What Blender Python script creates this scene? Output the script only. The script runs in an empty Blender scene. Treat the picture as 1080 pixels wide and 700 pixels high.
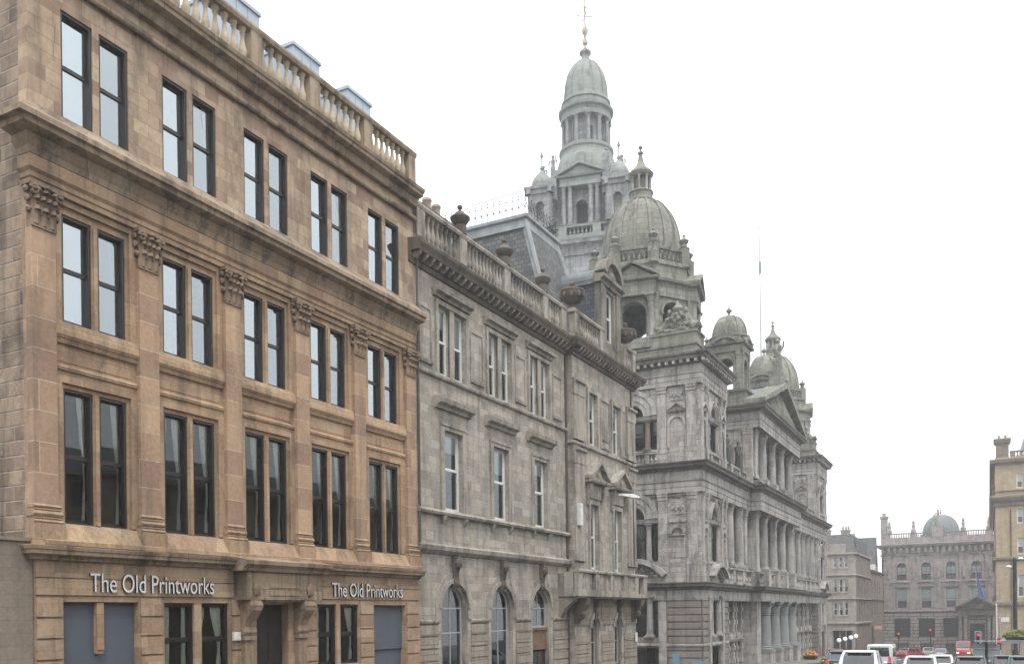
import bpy, bmesh, math, random
from math import sin, cos, pi, radians, sqrt, atan2
from mathutils import Vector, Matrix

random.seed(7)
scene = bpy.context.scene
col = scene.collection

# ------------------------------------------------------------------ camera
# eye at the origin, street runs along +Y, the terrace stands on the plane X = -21
YAW = math.atan(503 / 950.0)
ROLL = 0.012
cd = bpy.data.cameras.new('camera')
cd.sensor_fit = 'HORIZONTAL'
cd.sensor_width = 36.0
cd.lens = 36.0 * 950.0 / 1080.0
cd.shift_y = (647.3 - 350.0) / 1080.0
cd.clip_start = 0.1
cd.clip_end = 3000
cam = bpy.data.objects.new('camera', cd)
col.objects.link(cam)
Fv = Vector((-sin(YAW), cos(YAW), 0)); Rv = Vector((cos(YAW), sin(YAW), 0)); Uv = Vector((0, 0, 1))
cx_ = (Rv - ROLL * Uv).normalized(); cy_ = (Uv + ROLL * Rv).normalized(); cz_ = -Fv
cam.matrix_world = Matrix(((cx_.x, cy_.x, cz_.x, 0), (cx_.y, cy_.y, cz_.y, 0), (cx_.z, cy_.z, cz_.z, 0), (0, 0, 0, 1)))
scene.camera = cam

# ------------------------------------------------------------------ sky, sun, exposure
SUN_EL, SUN_ROT = radians(60), radians(70)
w = bpy.data.worlds.new('World'); scene.world = w; w.use_nodes = True
nt = w.node_tree; nt.nodes.clear()
out = nt.nodes.new('ShaderNodeOutputWorld'); bg = nt.nodes.new('ShaderNodeBackground')
sky = nt.nodes.new('ShaderNodeTexSky'); sky.sky_type = 'NISHITA'; sky.sun_disc = False
sky.sun_elevation = SUN_EL; sky.sun_rotation = SUN_ROT; sky.air_density = 1.0; sky.dust_density = 6.0; sky.ozone_density = 1.0
hs = nt.nodes.new('ShaderNodeHueSaturation'); hs.inputs['Saturation'].default_value = 0.08
mx = nt.nodes.new('ShaderNodeMix'); mx.data_type = 'RGBA'; mx.inputs[0].default_value = 0.82
# the cloud deck of an overcast day: about three times as bright overhead as at the horizon, with soft broad cloud
tc = nt.nodes.new('ShaderNodeTexCoord'); sp = nt.nodes.new('ShaderNodeSeparateXYZ'); nt.links.new(tc.outputs['Generated'], sp.inputs[0])
rp = nt.nodes.new('ShaderNodeValToRGB')
rp.color_ramp.elements[0].position = 0.0; rp.color_ramp.elements[0].color = (0.42, 0.43, 0.44, 1)
rp.color_ramp.elements[1].position = 1.0; rp.color_ramp.elements[1].color = (1.0, 1.02, 1.05, 1)
nt.links.new(sp.outputs[2], rp.inputs[0])
cn = nt.nodes.new('ShaderNodeTexNoise'); cn.inputs['Scale'].default_value = 2.2; cn.inputs['Detail'].default_value = 5; nt.links.new(tc.outputs['Generated'], cn.inputs['Vector'])
cr = nt.nodes.new('ShaderNodeMapRange'); cr.inputs[1].default_value = 0.3; cr.inputs[2].default_value = 0.7; cr.inputs[3].default_value = 21.0; cr.inputs[4].default_value = 27.0
nt.links.new(cn.outputs['Fac'], cr.inputs[0])
vm = nt.nodes.new('ShaderNodeVectorMath'); vm.operation = 'SCALE'; nt.links.new(rp.outputs[0], vm.inputs[0]); nt.links.new(cr.outputs[0], vm.inputs['Scale'])
nt.links.new(vm.outputs[0], mx.inputs[7])
nt.links.new(sky.outputs[0], hs.inputs['Color'])
nt.links.new(hs.outputs[0], mx.inputs[6]); nt.links.new(mx.outputs[2], bg.inputs['Color'])
bg.inputs['Strength'].default_value = 0.10
nt.links.new(bg.outputs[0], out.inputs['Surface'])
sd = bpy.data.lights.new('sun', 'SUN'); sd.energy = 1.5; sd.angle = radians(14); sd.color = (1.0, 0.96, 0.9)
sun = bpy.data.objects.new('sun', sd); col.objects.link(sun)
# direction towards the sun: over the right-hand roofs and a little behind the camera
sdir = Vector((0.58, -0.62, 0.0)).normalized() * cos(SUN_EL) + Vector((0, 0, sin(SUN_EL)))
sun.rotation_euler = sdir.to_track_quat('Z', 'Y').to_euler()
sky.sun_rotation = atan2(sdir.x, sdir.y)
scene.view_settings.view_transform = 'Standard'
scene.view_settings.look = 'None'
scene.view_settings.gamma = 1.0
scene.view_settings.exposure = 0.47
scene.view_settings.use_curve_mapping = False
scene.cycles.max_bounces = 6
scene.cycles.diffuse_bounces = 3
scene.cycles.glossy_bounces = 3
scene.cycles.transmission_bounces = 3
scene.cycles.transparent_max_bounces = 10
scene.cycles.volume_bounces = 1

# ------------------------------------------------------------------ materials
def nmat(name):
    m = bpy.data.materials.new(name); m.use_nodes = True
    n = m.node_tree; n.nodes.clear()
    o = n.nodes.new('ShaderNodeOutputMaterial')
    return m, n, o

def N(n, t, **kw):
    x = n.nodes.new(t)
    for k, v in kw.items():
        if k in x.inputs: x.inputs[k].default_value = v
        else: setattr(x, k, v)
    return x

def c4(c): return (c[0], c[1], c[2], 1)

def mixc(n, fac, a, b, mode='MIX'):
    x = n.nodes.new('ShaderNodeMix'); x.data_type = 'RGBA'; x.blend_type = mode; x.clamp_factor = True
    for s, val in ((0, fac), (6, a), (7, b)):
        if isinstance(val, (int, float)): x.inputs[s].default_value = val
        elif isinstance(val, tuple): x.inputs[s].default_value = c4(val)
        else: n.links.new(val, x.inputs[s])
    return x.outputs[2]

def ramp(n, src, lo, hi, a=0.0, b=1.0):
    x = n.nodes.new('ShaderNodeMapRange'); x.inputs[1].default_value = lo; x.inputs[2].default_value = hi
    x.inputs[3].default_value = a; x.inputs[4].default_value = b
    n.links.new(src, x.inputs[0]); return x.outputs[0]

def noise(n, vec, scale, detail=4, rough=0.55, dist=0.0):
    x = N(n, 'ShaderNodeTexNoise', Scale=scale, Detail=detail, Roughness=rough, Distortion=dist)
    n.links.new(vec, x.inputs['Vector']); return x.outputs['Fac']

def wallvec(n):
    """world position folded to (along the wall, height) so courses run level round corners"""
    g = n.nodes.new('ShaderNodeNewGeometry'); s = n.nodes.new('ShaderNodeSeparateXYZ')
    n.links.new(g.outputs['Position'], s.inputs[0])
    a = n.nodes.new('ShaderNodeMath'); a.operation = 'ADD'
    n.links.new(s.outputs[0], a.inputs[0]); n.links.new(s.outputs[1], a.inputs[1])
    c = n.nodes.new('ShaderNodeCombineXYZ')
    n.links.new(a.outputs[0], c.inputs[0]); n.links.new(s.outputs[2], c.inputs[1])
    return c.outputs[0], g.outputs['Position']

def scaled(n, vec, sx, sy, sz):
    x = n.nodes.new('ShaderNodeMapping'); x.inputs['Scale'].default_value = (sx, sy, sz)
    n.links.new(vec, x.inputs[0]); return x.outputs[0]

def stone(name, c1, c2, cm, bw=0.8, bh=0.36, mortar=0.008, stain=(0.05, 0.045, 0.04), stain_amt=0.5,
          patch=None, patch_amt=0.3, rough_bump=0.25, green=None, off=0.0, joint_soft=0.1, white=0.0, soot=0.0):
    m, n, o = nmat(name)
    wv, pos = wallvec(n)
    mp = n.nodes.new('ShaderNodeMapping'); mp.inputs['Location'].default_value = (off, off * 0.37, 0)
    n.links.new(wv, mp.inputs[0])
    b = N(n, 'ShaderNodeTexBrick', Scale=1.0)
    b.offset = 0.5; b.squash = 0.72; b.squash_frequency = 3
    b.inputs['Color1'].default_value = c4(c1); b.inputs['Color2'].default_value = c4(c2); b.inputs['Mortar'].default_value = c4(cm)
    b.inputs['Mortar Size'].default_value = mortar; b.inputs['Mortar Smooth'].default_value = joint_soft
    b.inputs['Bias'].default_value = -0.1
    b.inputs['Brick Width'].default_value = bw; b.inputs['Row Height'].default_value = bh
    n.links.new(mp.outputs[0], b.inputs['Vector'])
    colr = b.outputs['Color']
    # grain and small mottling of the stone
    f1 = noise(n, pos, 8.0, 9, 0.75)
    colr = mixc(n, ramp(n, f1, 0.36, 0.64), colr, mixc(n, 1.0, colr, (0.76, 0.745, 0.73), 'MULTIPLY'))
    f0 = noise(n, pos, 1.1, 3, 0.5)
    if patch:
        colr = mixc(n, ramp(n, f0, 0.5, 0.72, 0, patch_amt), colr, patch)
    # soot and rain streaks, long in z
    sv = scaled(n, pos, 1.6, 1.6, 0.16)
    f2 = noise(n, sv, 1.3, 6, 0.62)
    colr = mixc(n, ramp(n, f2, 0.50, 0.70, 0, stain_amt * 0.9), colr, stain)
    f3 = noise(n, pos, 0.5, 7, 0.68)
    colr = mixc(n, ramp(n, f3, 0.52, 0.68, 0, stain_amt * 0.6), colr, stain)
    f6 = noise(n, pos, 4.5, 4, 0.7)
    colr = mixc(n, ramp(n, f6, 0.60, 0.74, 0, stain_amt * 0.28), colr, stain)
    if green:
        f4 = noise(n, pos, 0.8, 4, 0.6, 0.6)
        colr = mixc(n, ramp(n, f4, 0.38, 0.68, 0.05, 0.65), colr, green)
    if soot:
        # old soot left in sharp-edged patches where rain never washed the stone
        f7 = noise(n, scaled(n, pos, 1.0, 1.0, 0.45), 0.9, 8, 0.72, 0.4)
        colr = mixc(n, ramp(n, f7, 0.53, 0.60, 0, soot), colr, stain)
    if white:
        f5 = noise(n, pos, 2.6, 5, 0.7)
        colr = mixc(n, ramp(n, f5, 0.64, 0.74, 0, white), colr, (0.55, 0.53, 0.5))
    p = N(n, 'ShaderNodeBsdfPrincipled', Roughness=0.88)
    p.inputs['Specular IOR Level'].default_value = 0.25
    n.links.new(colr, p.inputs['Base Color'])
    bp = N(n, 'ShaderNodeBump', Strength=rough_bump, Distance=0.02)
    hgt = n.nodes.new('ShaderNodeMath'); hgt.operation = 'MULTIPLY_ADD'
    n.links.new(b.outputs['Fac'], hgt.inputs[0]); hgt.inputs[1].default_value = -1.2
    n.links.new(noise(n, pos, 14, 8, 0.78), hgt.inputs[2])
    n.links.new(hgt.outputs[0], bp.inputs['Height']); n.links.new(bp.outputs[0], p.inputs['Normal'])
    n.links.new(p.outputs[0], o.inputs[0])
    return m

def plain(name, c, rough=0.6, metal=0.0, var=0.25, vs=6.0, spec=0.4, coat=0.0, bump=0.0):
    m, n, o = nmat(name)
    g = n.nodes.new('ShaderNodeNewGeometry')
    f = noise(n, g.outputs['Position'], vs, 5, 0.6)
    d = tuple(x * (1 - var) for x in c)
    p = N(n, 'ShaderNodeBsdfPrincipled', Roughness=rough, Metallic=metal)
    p.inputs['Specular IOR Level'].default_value = spec
    p.inputs['Coat Weight'].default_value = coat
    n.links.new(mixc(n, ramp(n, f, 0.35, 0.7), c, d), p.inputs['Base Color'])
    if bump:
        bp = N(n, 'ShaderNodeBump', Strength=bump, Distance=0.01)
        n.links.new(noise(n, g.outputs['Position'], vs * 4, 4, 0.6), bp.inputs['Height']); n.links.new(bp.outputs[0], p.inputs['Normal'])
    n.links.new(p.outputs[0], o.inputs[0])
    return m

def emit(name, c, s):
    m, n, o = nmat(name)
    p = N(n, 'ShaderNodeBsdfPrincipled', Roughness=0.3)
    p.inputs['Base Color'].default_value = c4(c); p.inputs['Emission Color'].default_value = c4(c); p.inputs['Emission Strength'].default_value = s
    n.links.new(p.outputs[0], o.inputs[0]); return m

def glassmat(name, ior, tint, wob=0.015):
    """an old window pane: mirror part by fresnel, the rest lets the dim room show"""
    m, n, o = nmat(name)
    g = n.nodes.new('ShaderNodeNewGeometry')
    fr = N(n, 'ShaderNodeFresnel', IOR=ior)
    gl = N(n, 'ShaderNodeBsdfGlossy', Roughness=0.015); gl.inputs['Color'].default_value = (0.86, 0.95, 1.0, 1)
    tr = N(n, 'ShaderNodeBsdfTransparent'); tr.inputs['Color'].default_value = c4(tint)
    bp = N(n, 'ShaderNodeBump', Strength=wob, Distance=0.1)
    n.links.new(noise(n, g.outputs['Position'], 1.3, 2, 0.4), bp.inputs['Height'])
    n.links.new(bp.outputs[0], gl.inputs['Normal'])
    mxs = n.nodes.new('ShaderNodeMixShader')
    n.links.new(fr.outputs[0], mxs.inputs[0]); n.links.new(tr.outputs[0], mxs.inputs[1]); n.links.new(gl.outputs[0], mxs.inputs[2])
    n.links.new(mxs.outputs[0], o.inputs[0]); return m

def slatemat(name, c1, c2):
    m, n, o = nmat(name)
    wv, pos = wallvec(n)
    b = N(n, 'ShaderNodeTexBrick', Scale=1.0); b.offset = 0.5
    b.inputs['Color1'].default_value = c4(c1); b.inputs['Color2'].default_value = c4(c2)
    b.inputs['Mortar'].default_value = c4(tuple(x * 0.35 for x in c1))
    b.inputs['Mortar Size'].default_value = 0.024; b.inputs['Brick Width'].default_value = 0.36; b.inputs['Row Height'].default_value = 0.26
    n.links.new(wv, b.inputs['Vector'])
    f = noise(n, pos, 2.5, 5, 0.6)
    cc = mixc(n, ramp(n, f, 0.4, 0.75, 0, 0.5), b.outputs['Color'], tuple(x * 0.55 for x in c1))
    p = N(n, 'ShaderNodeBsdfPrincipled', Roughness=0.7); p.inputs['Specular IOR Level'].default_value = 0.2; n.links.new(cc, p.inputs['Base Color'])
    bp = N(n, 'ShaderNodeBump', Strength=0.5, Distance=0.02); bp.invert = True
    n.links.new(b.outputs['Fac'], bp.inputs['Height']); n.links.new(bp.outputs[0], p.inputs['Normal'])
    n.links.new(p.outputs[0], o.inputs[0]); return m

M = {}
M['tan'] = stone('tan_sandstone', (0.41, 0.30, 0.20), (0.26, 0.175, 0.12), (0.28, 0.21, 0.145), 0.95, 0.40, 0.008, stain=(0.085, 0.068, 0.05), stain_amt=0.6, patch=(0.36, 0.295, 0.215), patch_amt=0.55, soot=0.25)
M['tan_block'] = stone('tan_patched_ashlar', (0.46, 0.355, 0.25), (0.24, 0.158, 0.115), (0.24, 0.18, 0.13), 0.74, 0.38, 0.009, stain=(0.085, 0.067, 0.05), stain_amt=0.65, patch=(0.40, 0.32, 0.225), patch_amt=0.5, off=3.1, soot=0.3)
M['tan_trim'] = stone('tan_dressed_stone', (0.425, 0.30, 0.19), (0.275, 0.182, 0.122), (0.22, 0.155, 0.10), 1.15, 0.62, 0.006, stain=(0.075, 0.06, 0.045), stain_amt=0.68, patch=(0.39, 0.305, 0.215), patch_amt=0.5, off=1.3, white=0.35, soot=0.2)
M['tan_cornice'] = stone('tan_weathered_cornice', (0.34, 0.265, 0.185), (0.26, 0.195, 0.135), (0.14, 0.11, 0.085), 1.3, 3.0, 0.012, stain=(0.055, 0.047, 0.04), stain_amt=0.85, patch=(0.33, 0.285, 0.22), patch_amt=0.55, off=5.7, white=0.2, soot=0.6)
M['tan_pilaster'] = stone('tan_pilaster_stone', (0.465, 0.32, 0.205), (0.25, 0.163, 0.122), (0.50, 0.42, 0.32), 3.0, 0.78, 0.012, stain=(0.09, 0.07, 0.052), stain_amt=0.55, patch=(0.40, 0.30, 0.21), patch_amt=0.45, off=0.55, white=0.25)
M['tan_carved'] = stone('tan_carved_stone', (0.27, 0.20, 0.14), (0.22, 0.16, 0.115), (0.22, 0.16, 0.115), 2.0, 2.0, 0.0, stain=(0.05, 0.042, 0.035), stain_amt=0.9, rough_bump=0.6)
M['tan_baluster'] = stone('pale_baluster_stone', (0.47, 0.40, 0.29), (0.40, 0.33, 0.24), (0.4, 0.3, 0.2), 5, 5, 0.0, stain=(0.12, 0.10, 0.075), stain_amt=0.6)
M['rubble'] = stone('sooty_rubble_gable', (0.33, 0.25, 0.185), (0.12, 0.09, 0.07), (0.30, 0.26, 0.22), 0.72, 0.38, 0.03, stain=(0.04, 0.033, 0.028), stain_amt=0.8, patch=(0.38, 0.30, 0.225), patch_amt=0.7, rough_bump=1.0, joint_soft=0.6, white=0.6)
M['greyblock'] = stone('grey_concrete_block', (0.25, 0.21, 0.17), (0.22, 0.185, 0.15), (0.17, 0.145, 0.12), 0.9, 0.32, 0.006, stain=(0.09, 0.08, 0.07), stain_amt=0.4)
M['grey'] = stone('grey_blond_sandstone', (0.41, 0.38, 0.335), (0.245, 0.226, 0.20), (0.22, 0.20, 0.175), 0.85, 0.36, 0.008, stain=(0.09, 0.084, 0.075), stain_amt=0.65, patch=(0.42, 0.36, 0.275), patch_amt=0.5, soot=0.3)
M['grey_trim'] = stone('grey_dressed_stone', (0.36, 0.333, 0.292), (0.285, 0.262, 0.23), (0.17, 0.155, 0.135), 1.8, 2.2, 0.006, stain=(0.055, 0.051, 0.046), stain_amt=0.85, patch=(0.37, 0.33, 0.265), patch_amt=0.4, off=2.2, soot=0.5)
M['grey_rust'] = stone('grey_rusticated_stone', (0.33, 0.295, 0.245), (0.26, 0.23, 0.19), (0.10, 0.09, 0.08), 1.1, 0.42, 0.014, stain=(0.09, 0.08, 0.07), stain_amt=0.6)
M['grey_dark'] = stone('soot_black_stone', (0.14, 0.12, 0.10), (0.10, 0.088, 0.076), (0.07, 0.06, 0.05), 2.0, 2.0, 0.003, stain=(0.035, 0.03, 0.028), stain_amt=0.9, rough_bump=0.6)
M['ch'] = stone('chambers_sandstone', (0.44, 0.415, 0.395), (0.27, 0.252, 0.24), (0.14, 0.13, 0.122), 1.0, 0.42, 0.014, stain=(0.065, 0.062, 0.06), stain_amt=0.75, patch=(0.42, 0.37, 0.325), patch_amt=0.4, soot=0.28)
M['ch_trim'] = stone('chambers_dressed_stone', (0.42, 0.40, 0.38), (0.31, 0.295, 0.28), (0.13, 0.12, 0.115), 1.3, 0.9, 0.009, stain=(0.05, 0.048, 0.046), stain_amt=0.85, patch=(0.42, 0.39, 0.355), patch_amt=0.4, off=4.2, soot=0.4)
M['ch_rust'] = stone('chambers_rusticated_stone', (0.25, 0.225, 0.205), (0.20, 0.18, 0.165), (0.09, 0.085, 0.08), 1.9, 0.62, 0.008, stain=(0.07, 0.065, 0.06), stain_amt=0.75, off=0.2)
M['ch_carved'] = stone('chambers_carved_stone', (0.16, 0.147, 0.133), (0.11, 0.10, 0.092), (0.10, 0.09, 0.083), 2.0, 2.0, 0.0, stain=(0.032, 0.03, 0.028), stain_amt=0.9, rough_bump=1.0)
M['ch_green'] = stone('algae_green_stone', (0.275, 0.27, 0.245), (0.175, 0.172, 0.155), (0.08, 0.08, 0.072), 1.1, 0.5, 0.018, stain=(0.042, 0.043, 0.038), stain_amt=0.85, green=(0.165, 0.175, 0.132), soot=0.55)
M['ch_col'] = stone('chambers_column_stone', (0.35, 0.335, 0.32), (0.27, 0.26, 0.25), (0.14, 0.13, 0.12), 8, 1.6, 0.006, stain=(0.06, 0.067, 0.066), stain_amt=0.85, soot=0.5)
M['ch_pol'] = stone('polished_granite_column', (0.25, 0.26, 0.26), (0.22, 0.23, 0.23), (0.2, 0.2, 0.2), 8, 3, 0.0, stain=(0.09, 0.095, 0.095), stain_amt=0.5)
M['ch_red'] = stone('red_granite_column', (0.23, 0.165, 0.15), (0.20, 0.14, 0.125), (0.2, 0.12, 0.1), 8, 3, 0.0, stain=(0.09, 0.075, 0.07), stain_amt=0.5)
M['tower'] = stone('tower_haze_tinted_stone', (0.32, 0.33, 0.335), (0.225, 0.232, 0.235), (0.13, 0.133, 0.13), 1.1, 0.5, 0.012, stain=(0.07, 0.078, 0.08), stain_amt=0.8, soot=0.4)  # the distance haze is put into this pale bluish stone colour
M['tower_green'] = stone('tower_green_stone', (0.265, 0.28, 0.27), (0.195, 0.21, 0.203), (0.115, 0.125, 0.118), 1.1, 0.5, 0.014, stain=(0.068, 0.078, 0.074), stain_amt=0.85, green=(0.22, 0.245, 0.22))
M['pale'] = stone('pale_corner_stone', (0.42, 0.385, 0.345), (0.33, 0.30, 0.27), (0.22, 0.20, 0.18), 0.9, 0.4, 0.01, stain=(0.12, 0.11, 0.10), stain_amt=0.55, soot=0.3)
M['pinkbrown'] = stone('pink_brown_side_wall', (0.30, 0.245, 0.215), (0.225, 0.18, 0.16), (0.15, 0.12, 0.10), 0.9, 0.4, 0.01, stain=(0.075, 0.064, 0.058), stain_amt=0.75, soot=0.3)
M['bank'] = stone('bank_grey_pink_stone', (0.36, 0.325, 0.315), (0.27, 0.245, 0.24), (0.15, 0.135, 0.13), 1.1, 0.45, 0.012, stain=(0.075, 0.068, 0.067), stain_amt=0.75)
M['bank_rust'] = stone('bank_rusticated_stone', (0.33, 0.30, 0.285), (0.27, 0.245, 0.235), (0.07, 0.06, 0.055), 2.6, 0.75, 0.07, stain=(0.09, 0.08, 0.075), stain_amt=0.6, rough_bump=0.8)
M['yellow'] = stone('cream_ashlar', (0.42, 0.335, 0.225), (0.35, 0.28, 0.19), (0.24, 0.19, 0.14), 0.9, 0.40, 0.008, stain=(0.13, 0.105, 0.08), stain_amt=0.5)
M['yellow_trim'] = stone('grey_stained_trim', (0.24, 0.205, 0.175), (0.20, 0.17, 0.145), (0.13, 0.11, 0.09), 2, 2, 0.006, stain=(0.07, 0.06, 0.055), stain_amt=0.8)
M['slate'] = slatemat('blue_grey_slate', (0.132, 0.135, 0.135), (0.065, 0.067, 0.068))
M['dormer'] = stone('sooty_dormer_stone', (0.235, 0.215, 0.185), (0.175, 0.16, 0.14), (0.1, 0.09, 0.08), 1.2, 1.5, 0.006, stain=(0.05, 0.046, 0.042), stain_amt=0.9, soot=0.5)
M['slate_blue'] = slatemat('blue_slate', (0.10, 0.112, 0.13), (0.055, 0.063, 0.078))
M['lead'] = plain('lead_sheet', (0.26, 0.275, 0.285), 0.6, 0.0, 0.4, 1.5, spec=0.25)
M['leadroof'] = plain('weathered_lead_roof', (0.16, 0.172, 0.178), 0.7, 0.0, 0.35, 1.5, spec=0.2)
M['boxgrey'] = plain('blue_grey_cladding', (0.33, 0.39, 0.46), 0.45, 0.0, 0.12, 1.2)
M['darkframe'] = plain('black_brown_sash_paint', (0.022, 0.018, 0.017), 0.35, 0.0, 0.3, 4)
M['whiteframe'] = plain('white_sash_paint', (0.60, 0.60, 0.58), 0.45, 0.0, 0.12, 4)
M['greyframe'] = plain('grey_sash_paint', (0.32, 0.33, 0.33), 0.45, 0.0, 0.12, 4)
M['glass'] = glassmat('window_glass', 4.8, (0.75, 0.78, 0.78), 0.004)
M['glass_low'] = glassmat('shaded_window_glass', 2.1, (0.90, 0.92, 0.92), 0.006)
M['glass_mid'] = glassmat('curtained_window_glass', 1.8, (0.92, 0.94, 0.93), 0.006)
M['glass_thin'] = glassmat('clear_window_glass', 3.7, (0.90, 0.92, 0.92), 0.006)
M['glass_far'] = glassmat('plain_window_glass', 1.5, (0.85, 0.88, 0.87), 0.004)
M['curtain'] = plain('cream_curtain', (0.80, 0.80, 0.73), 0.9, 0.0, 0.15, 9)
M['blind'] = plain('white_roller_blind', (0.80, 0.82, 0.82), 0.85, 0.0, 0.08, 2)
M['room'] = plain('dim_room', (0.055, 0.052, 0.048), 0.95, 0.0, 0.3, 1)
M['room_light'] = plain('brightened_room', (0.26, 0.25, 0.23), 0.95, 0.0, 0.3, 1)  # brightness behind the panes is put into these paler room walls
M['board'] = plain('slate_grey_boarding', (0.080, 0.092, 0.118), 0.6, 0.0, 0.15, 0.9, bump=0.1)
M['wood'] = plain('brown_timber', (0.17, 0.105, 0.06), 0.7, 0.0, 0.4, 3)
M['letter'] = plain('brushed_steel_letters', (0.62, 0.61, 0.60), 0.38, 0.15, 0.08, 3)
M['letteredge'] = plain('dark_letter_edge', (0.05, 0.05, 0.05), 0.5)
M['iron'] = plain('black_iron', (0.022, 0.023, 0.025), 0.5, 0.3, 0.3, 4)
M['pipe'] = plain('grey_brown_downpipe', (0.075, 0.062, 0.052), 0.6, 0.0, 0.3, 2)
M['galv'] = plain('galvanised_steel', (0.42, 0.43, 0.44), 0.4, 0.6, 0.2, 5)
M['plaster'] = plain('white_box', (0.62, 0.62, 0.60), 0.5)
M['pot'] = plain('clay_chimney_pot', (0.36, 0.30, 0.24), 0.8, 0, 0.35, 5)
M['bronze'] = plain('dark_bronze', (0.05, 0.056, 0.05), 0.6, 0.2, 0.4, 3)
M['copper'] = plain('verdigris_statue', (0.20, 0.30, 0.28), 0.7, 0.0, 0.4, 2)
M['gild'] = plain('pale_weathered_gilding', (0.40, 0.36, 0.30), 0.6, 0.2, 0.3, 3)
M['asphalt'] = plain('asphalt', (0.048, 0.050, 0.053), 0.85, 0, 0.3, 0.8, bump=0.3)
M['paving'] = stone('paving_slabs', (0.20, 0.19, 0.18), (0.16, 0.155, 0.15), (0.09, 0.085, 0.08), 0.9, 0.6, 0.01)
M['kerb'] = plain('granite_kerb', (0.26, 0.25, 0.24), 0.8, 0, 0.3, 3)
M['paint'] = plain('white_road_paint', (0.65, 0.65, 0.62), 0.7, 0, 0.3, 2)
M['ground'] = plain('town_ground', (0.12, 0.118, 0.11), 0.9, 0, 0.3, 0.1)
M['tyre'] = plain('black_rubber', (0.02, 0.02, 0.02), 0.8)
M['rim'] = plain('alloy_rim', (0.4, 0.4, 0.42), 0.35, 0.7)
M['carglass'] = plain('tinted_car_glass', (0.020, 0.024, 0.028), 0.06, 0.0, 0.1, 2, spec=0.8)
M['trimblack'] = plain('black_plastic_trim', (0.025, 0.025, 0.027), 0.55)
M['redlamp'] = emit('red_tail_lamp', (0.65, 0.02, 0.015), 0.35)
M['brakelit'] = emit('lit_brake_lamp', (1.0, 0.05, 0.05), 0.9)
M['headlit'] = emit('headlamp', (1.0, 0.9, 0.75), 1.0)
M['signalred'] = emit('red_signal', (1.0, 0.03, 0.06), 1.3)
M['globe'] = emit('opal_globe', (0.9, 0.92, 0.9), 0.25)
M['plate'] = plain('yellow_number_plate', (0.62, 0.50, 0.08), 0.5)
M['hivis'] = plain('yellow_hi_vis', (0.62, 0.66, 0.12), 0.7)
M['skin'] = plain('skin', (0.48, 0.30, 0.22), 0.6)
M['hair'] = plain('dark_hair', (0.03, 0.022, 0.018), 0.7)
M['navy'] = plain('navy_trousers', (0.03, 0.035, 0.05), 0.8)
M['blue'] = plain('sky_blue_banner', (0.14, 0.27, 0.38), 0.6)
M['flag'] = plain('blue_white_flag', (0.09, 0.17, 0.42), 0.7)
M['pinksign'] = plain('salmon_sign', (0.62, 0.30, 0.24), 0.5)
M['flower_red'] = plain('red_flowers', (0.50, 0.045, 0.05), 0.7)
M['flower_yellow'] = plain('yellow_flowers', (0.72, 0.48, 0.06), 0.7)
M['leaf'] = plain('leaf_green', (0.085, 0.125, 0.03), 0.7)
M['leafpale'] = plain('pale_leaf', (0.25, 0.26, 0.08), 0.7)
M['signback'] = plain('grey_sign_back', (0.22, 0.26, 0.28), 0.5, 0.0, 0.1, 3)
def carpaint(name, c): return plain(name, c, 0.28, 0.0, 0.06, 2, spec=0.5, coat=0.6)
for k, c in dict(white=(0.78, 0.79, 0.79), silver=(0.42, 0.45, 0.48), vanwhite=(0.58, 0.62, 0.66), red=(0.26, 0.015, 0.02), mint=(0.30, 0.42, 0.40),
                 dark=(0.03, 0.03, 0.035), teal=(0.025, 0.09, 0.10), maroon=(0.16, 0.03, 0.03)).items():
    M['car_' + k] = carpaint('car_paint_' + k, c)

# ------------------------------------------------------------------ mesh helpers
ORG = {}                                                    # the build origin of every object

def FX(x0): return lambda u, v, w: (x0 + w, u, v)          # a wall facing +X: u = Y, v = Z, w = outwards
def FY(y0): return lambda u, v, w: (u, y0 - w, v)          # a wall facing -Y: u = X
ID = lambda a, b, c: (a, b, c)

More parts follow.
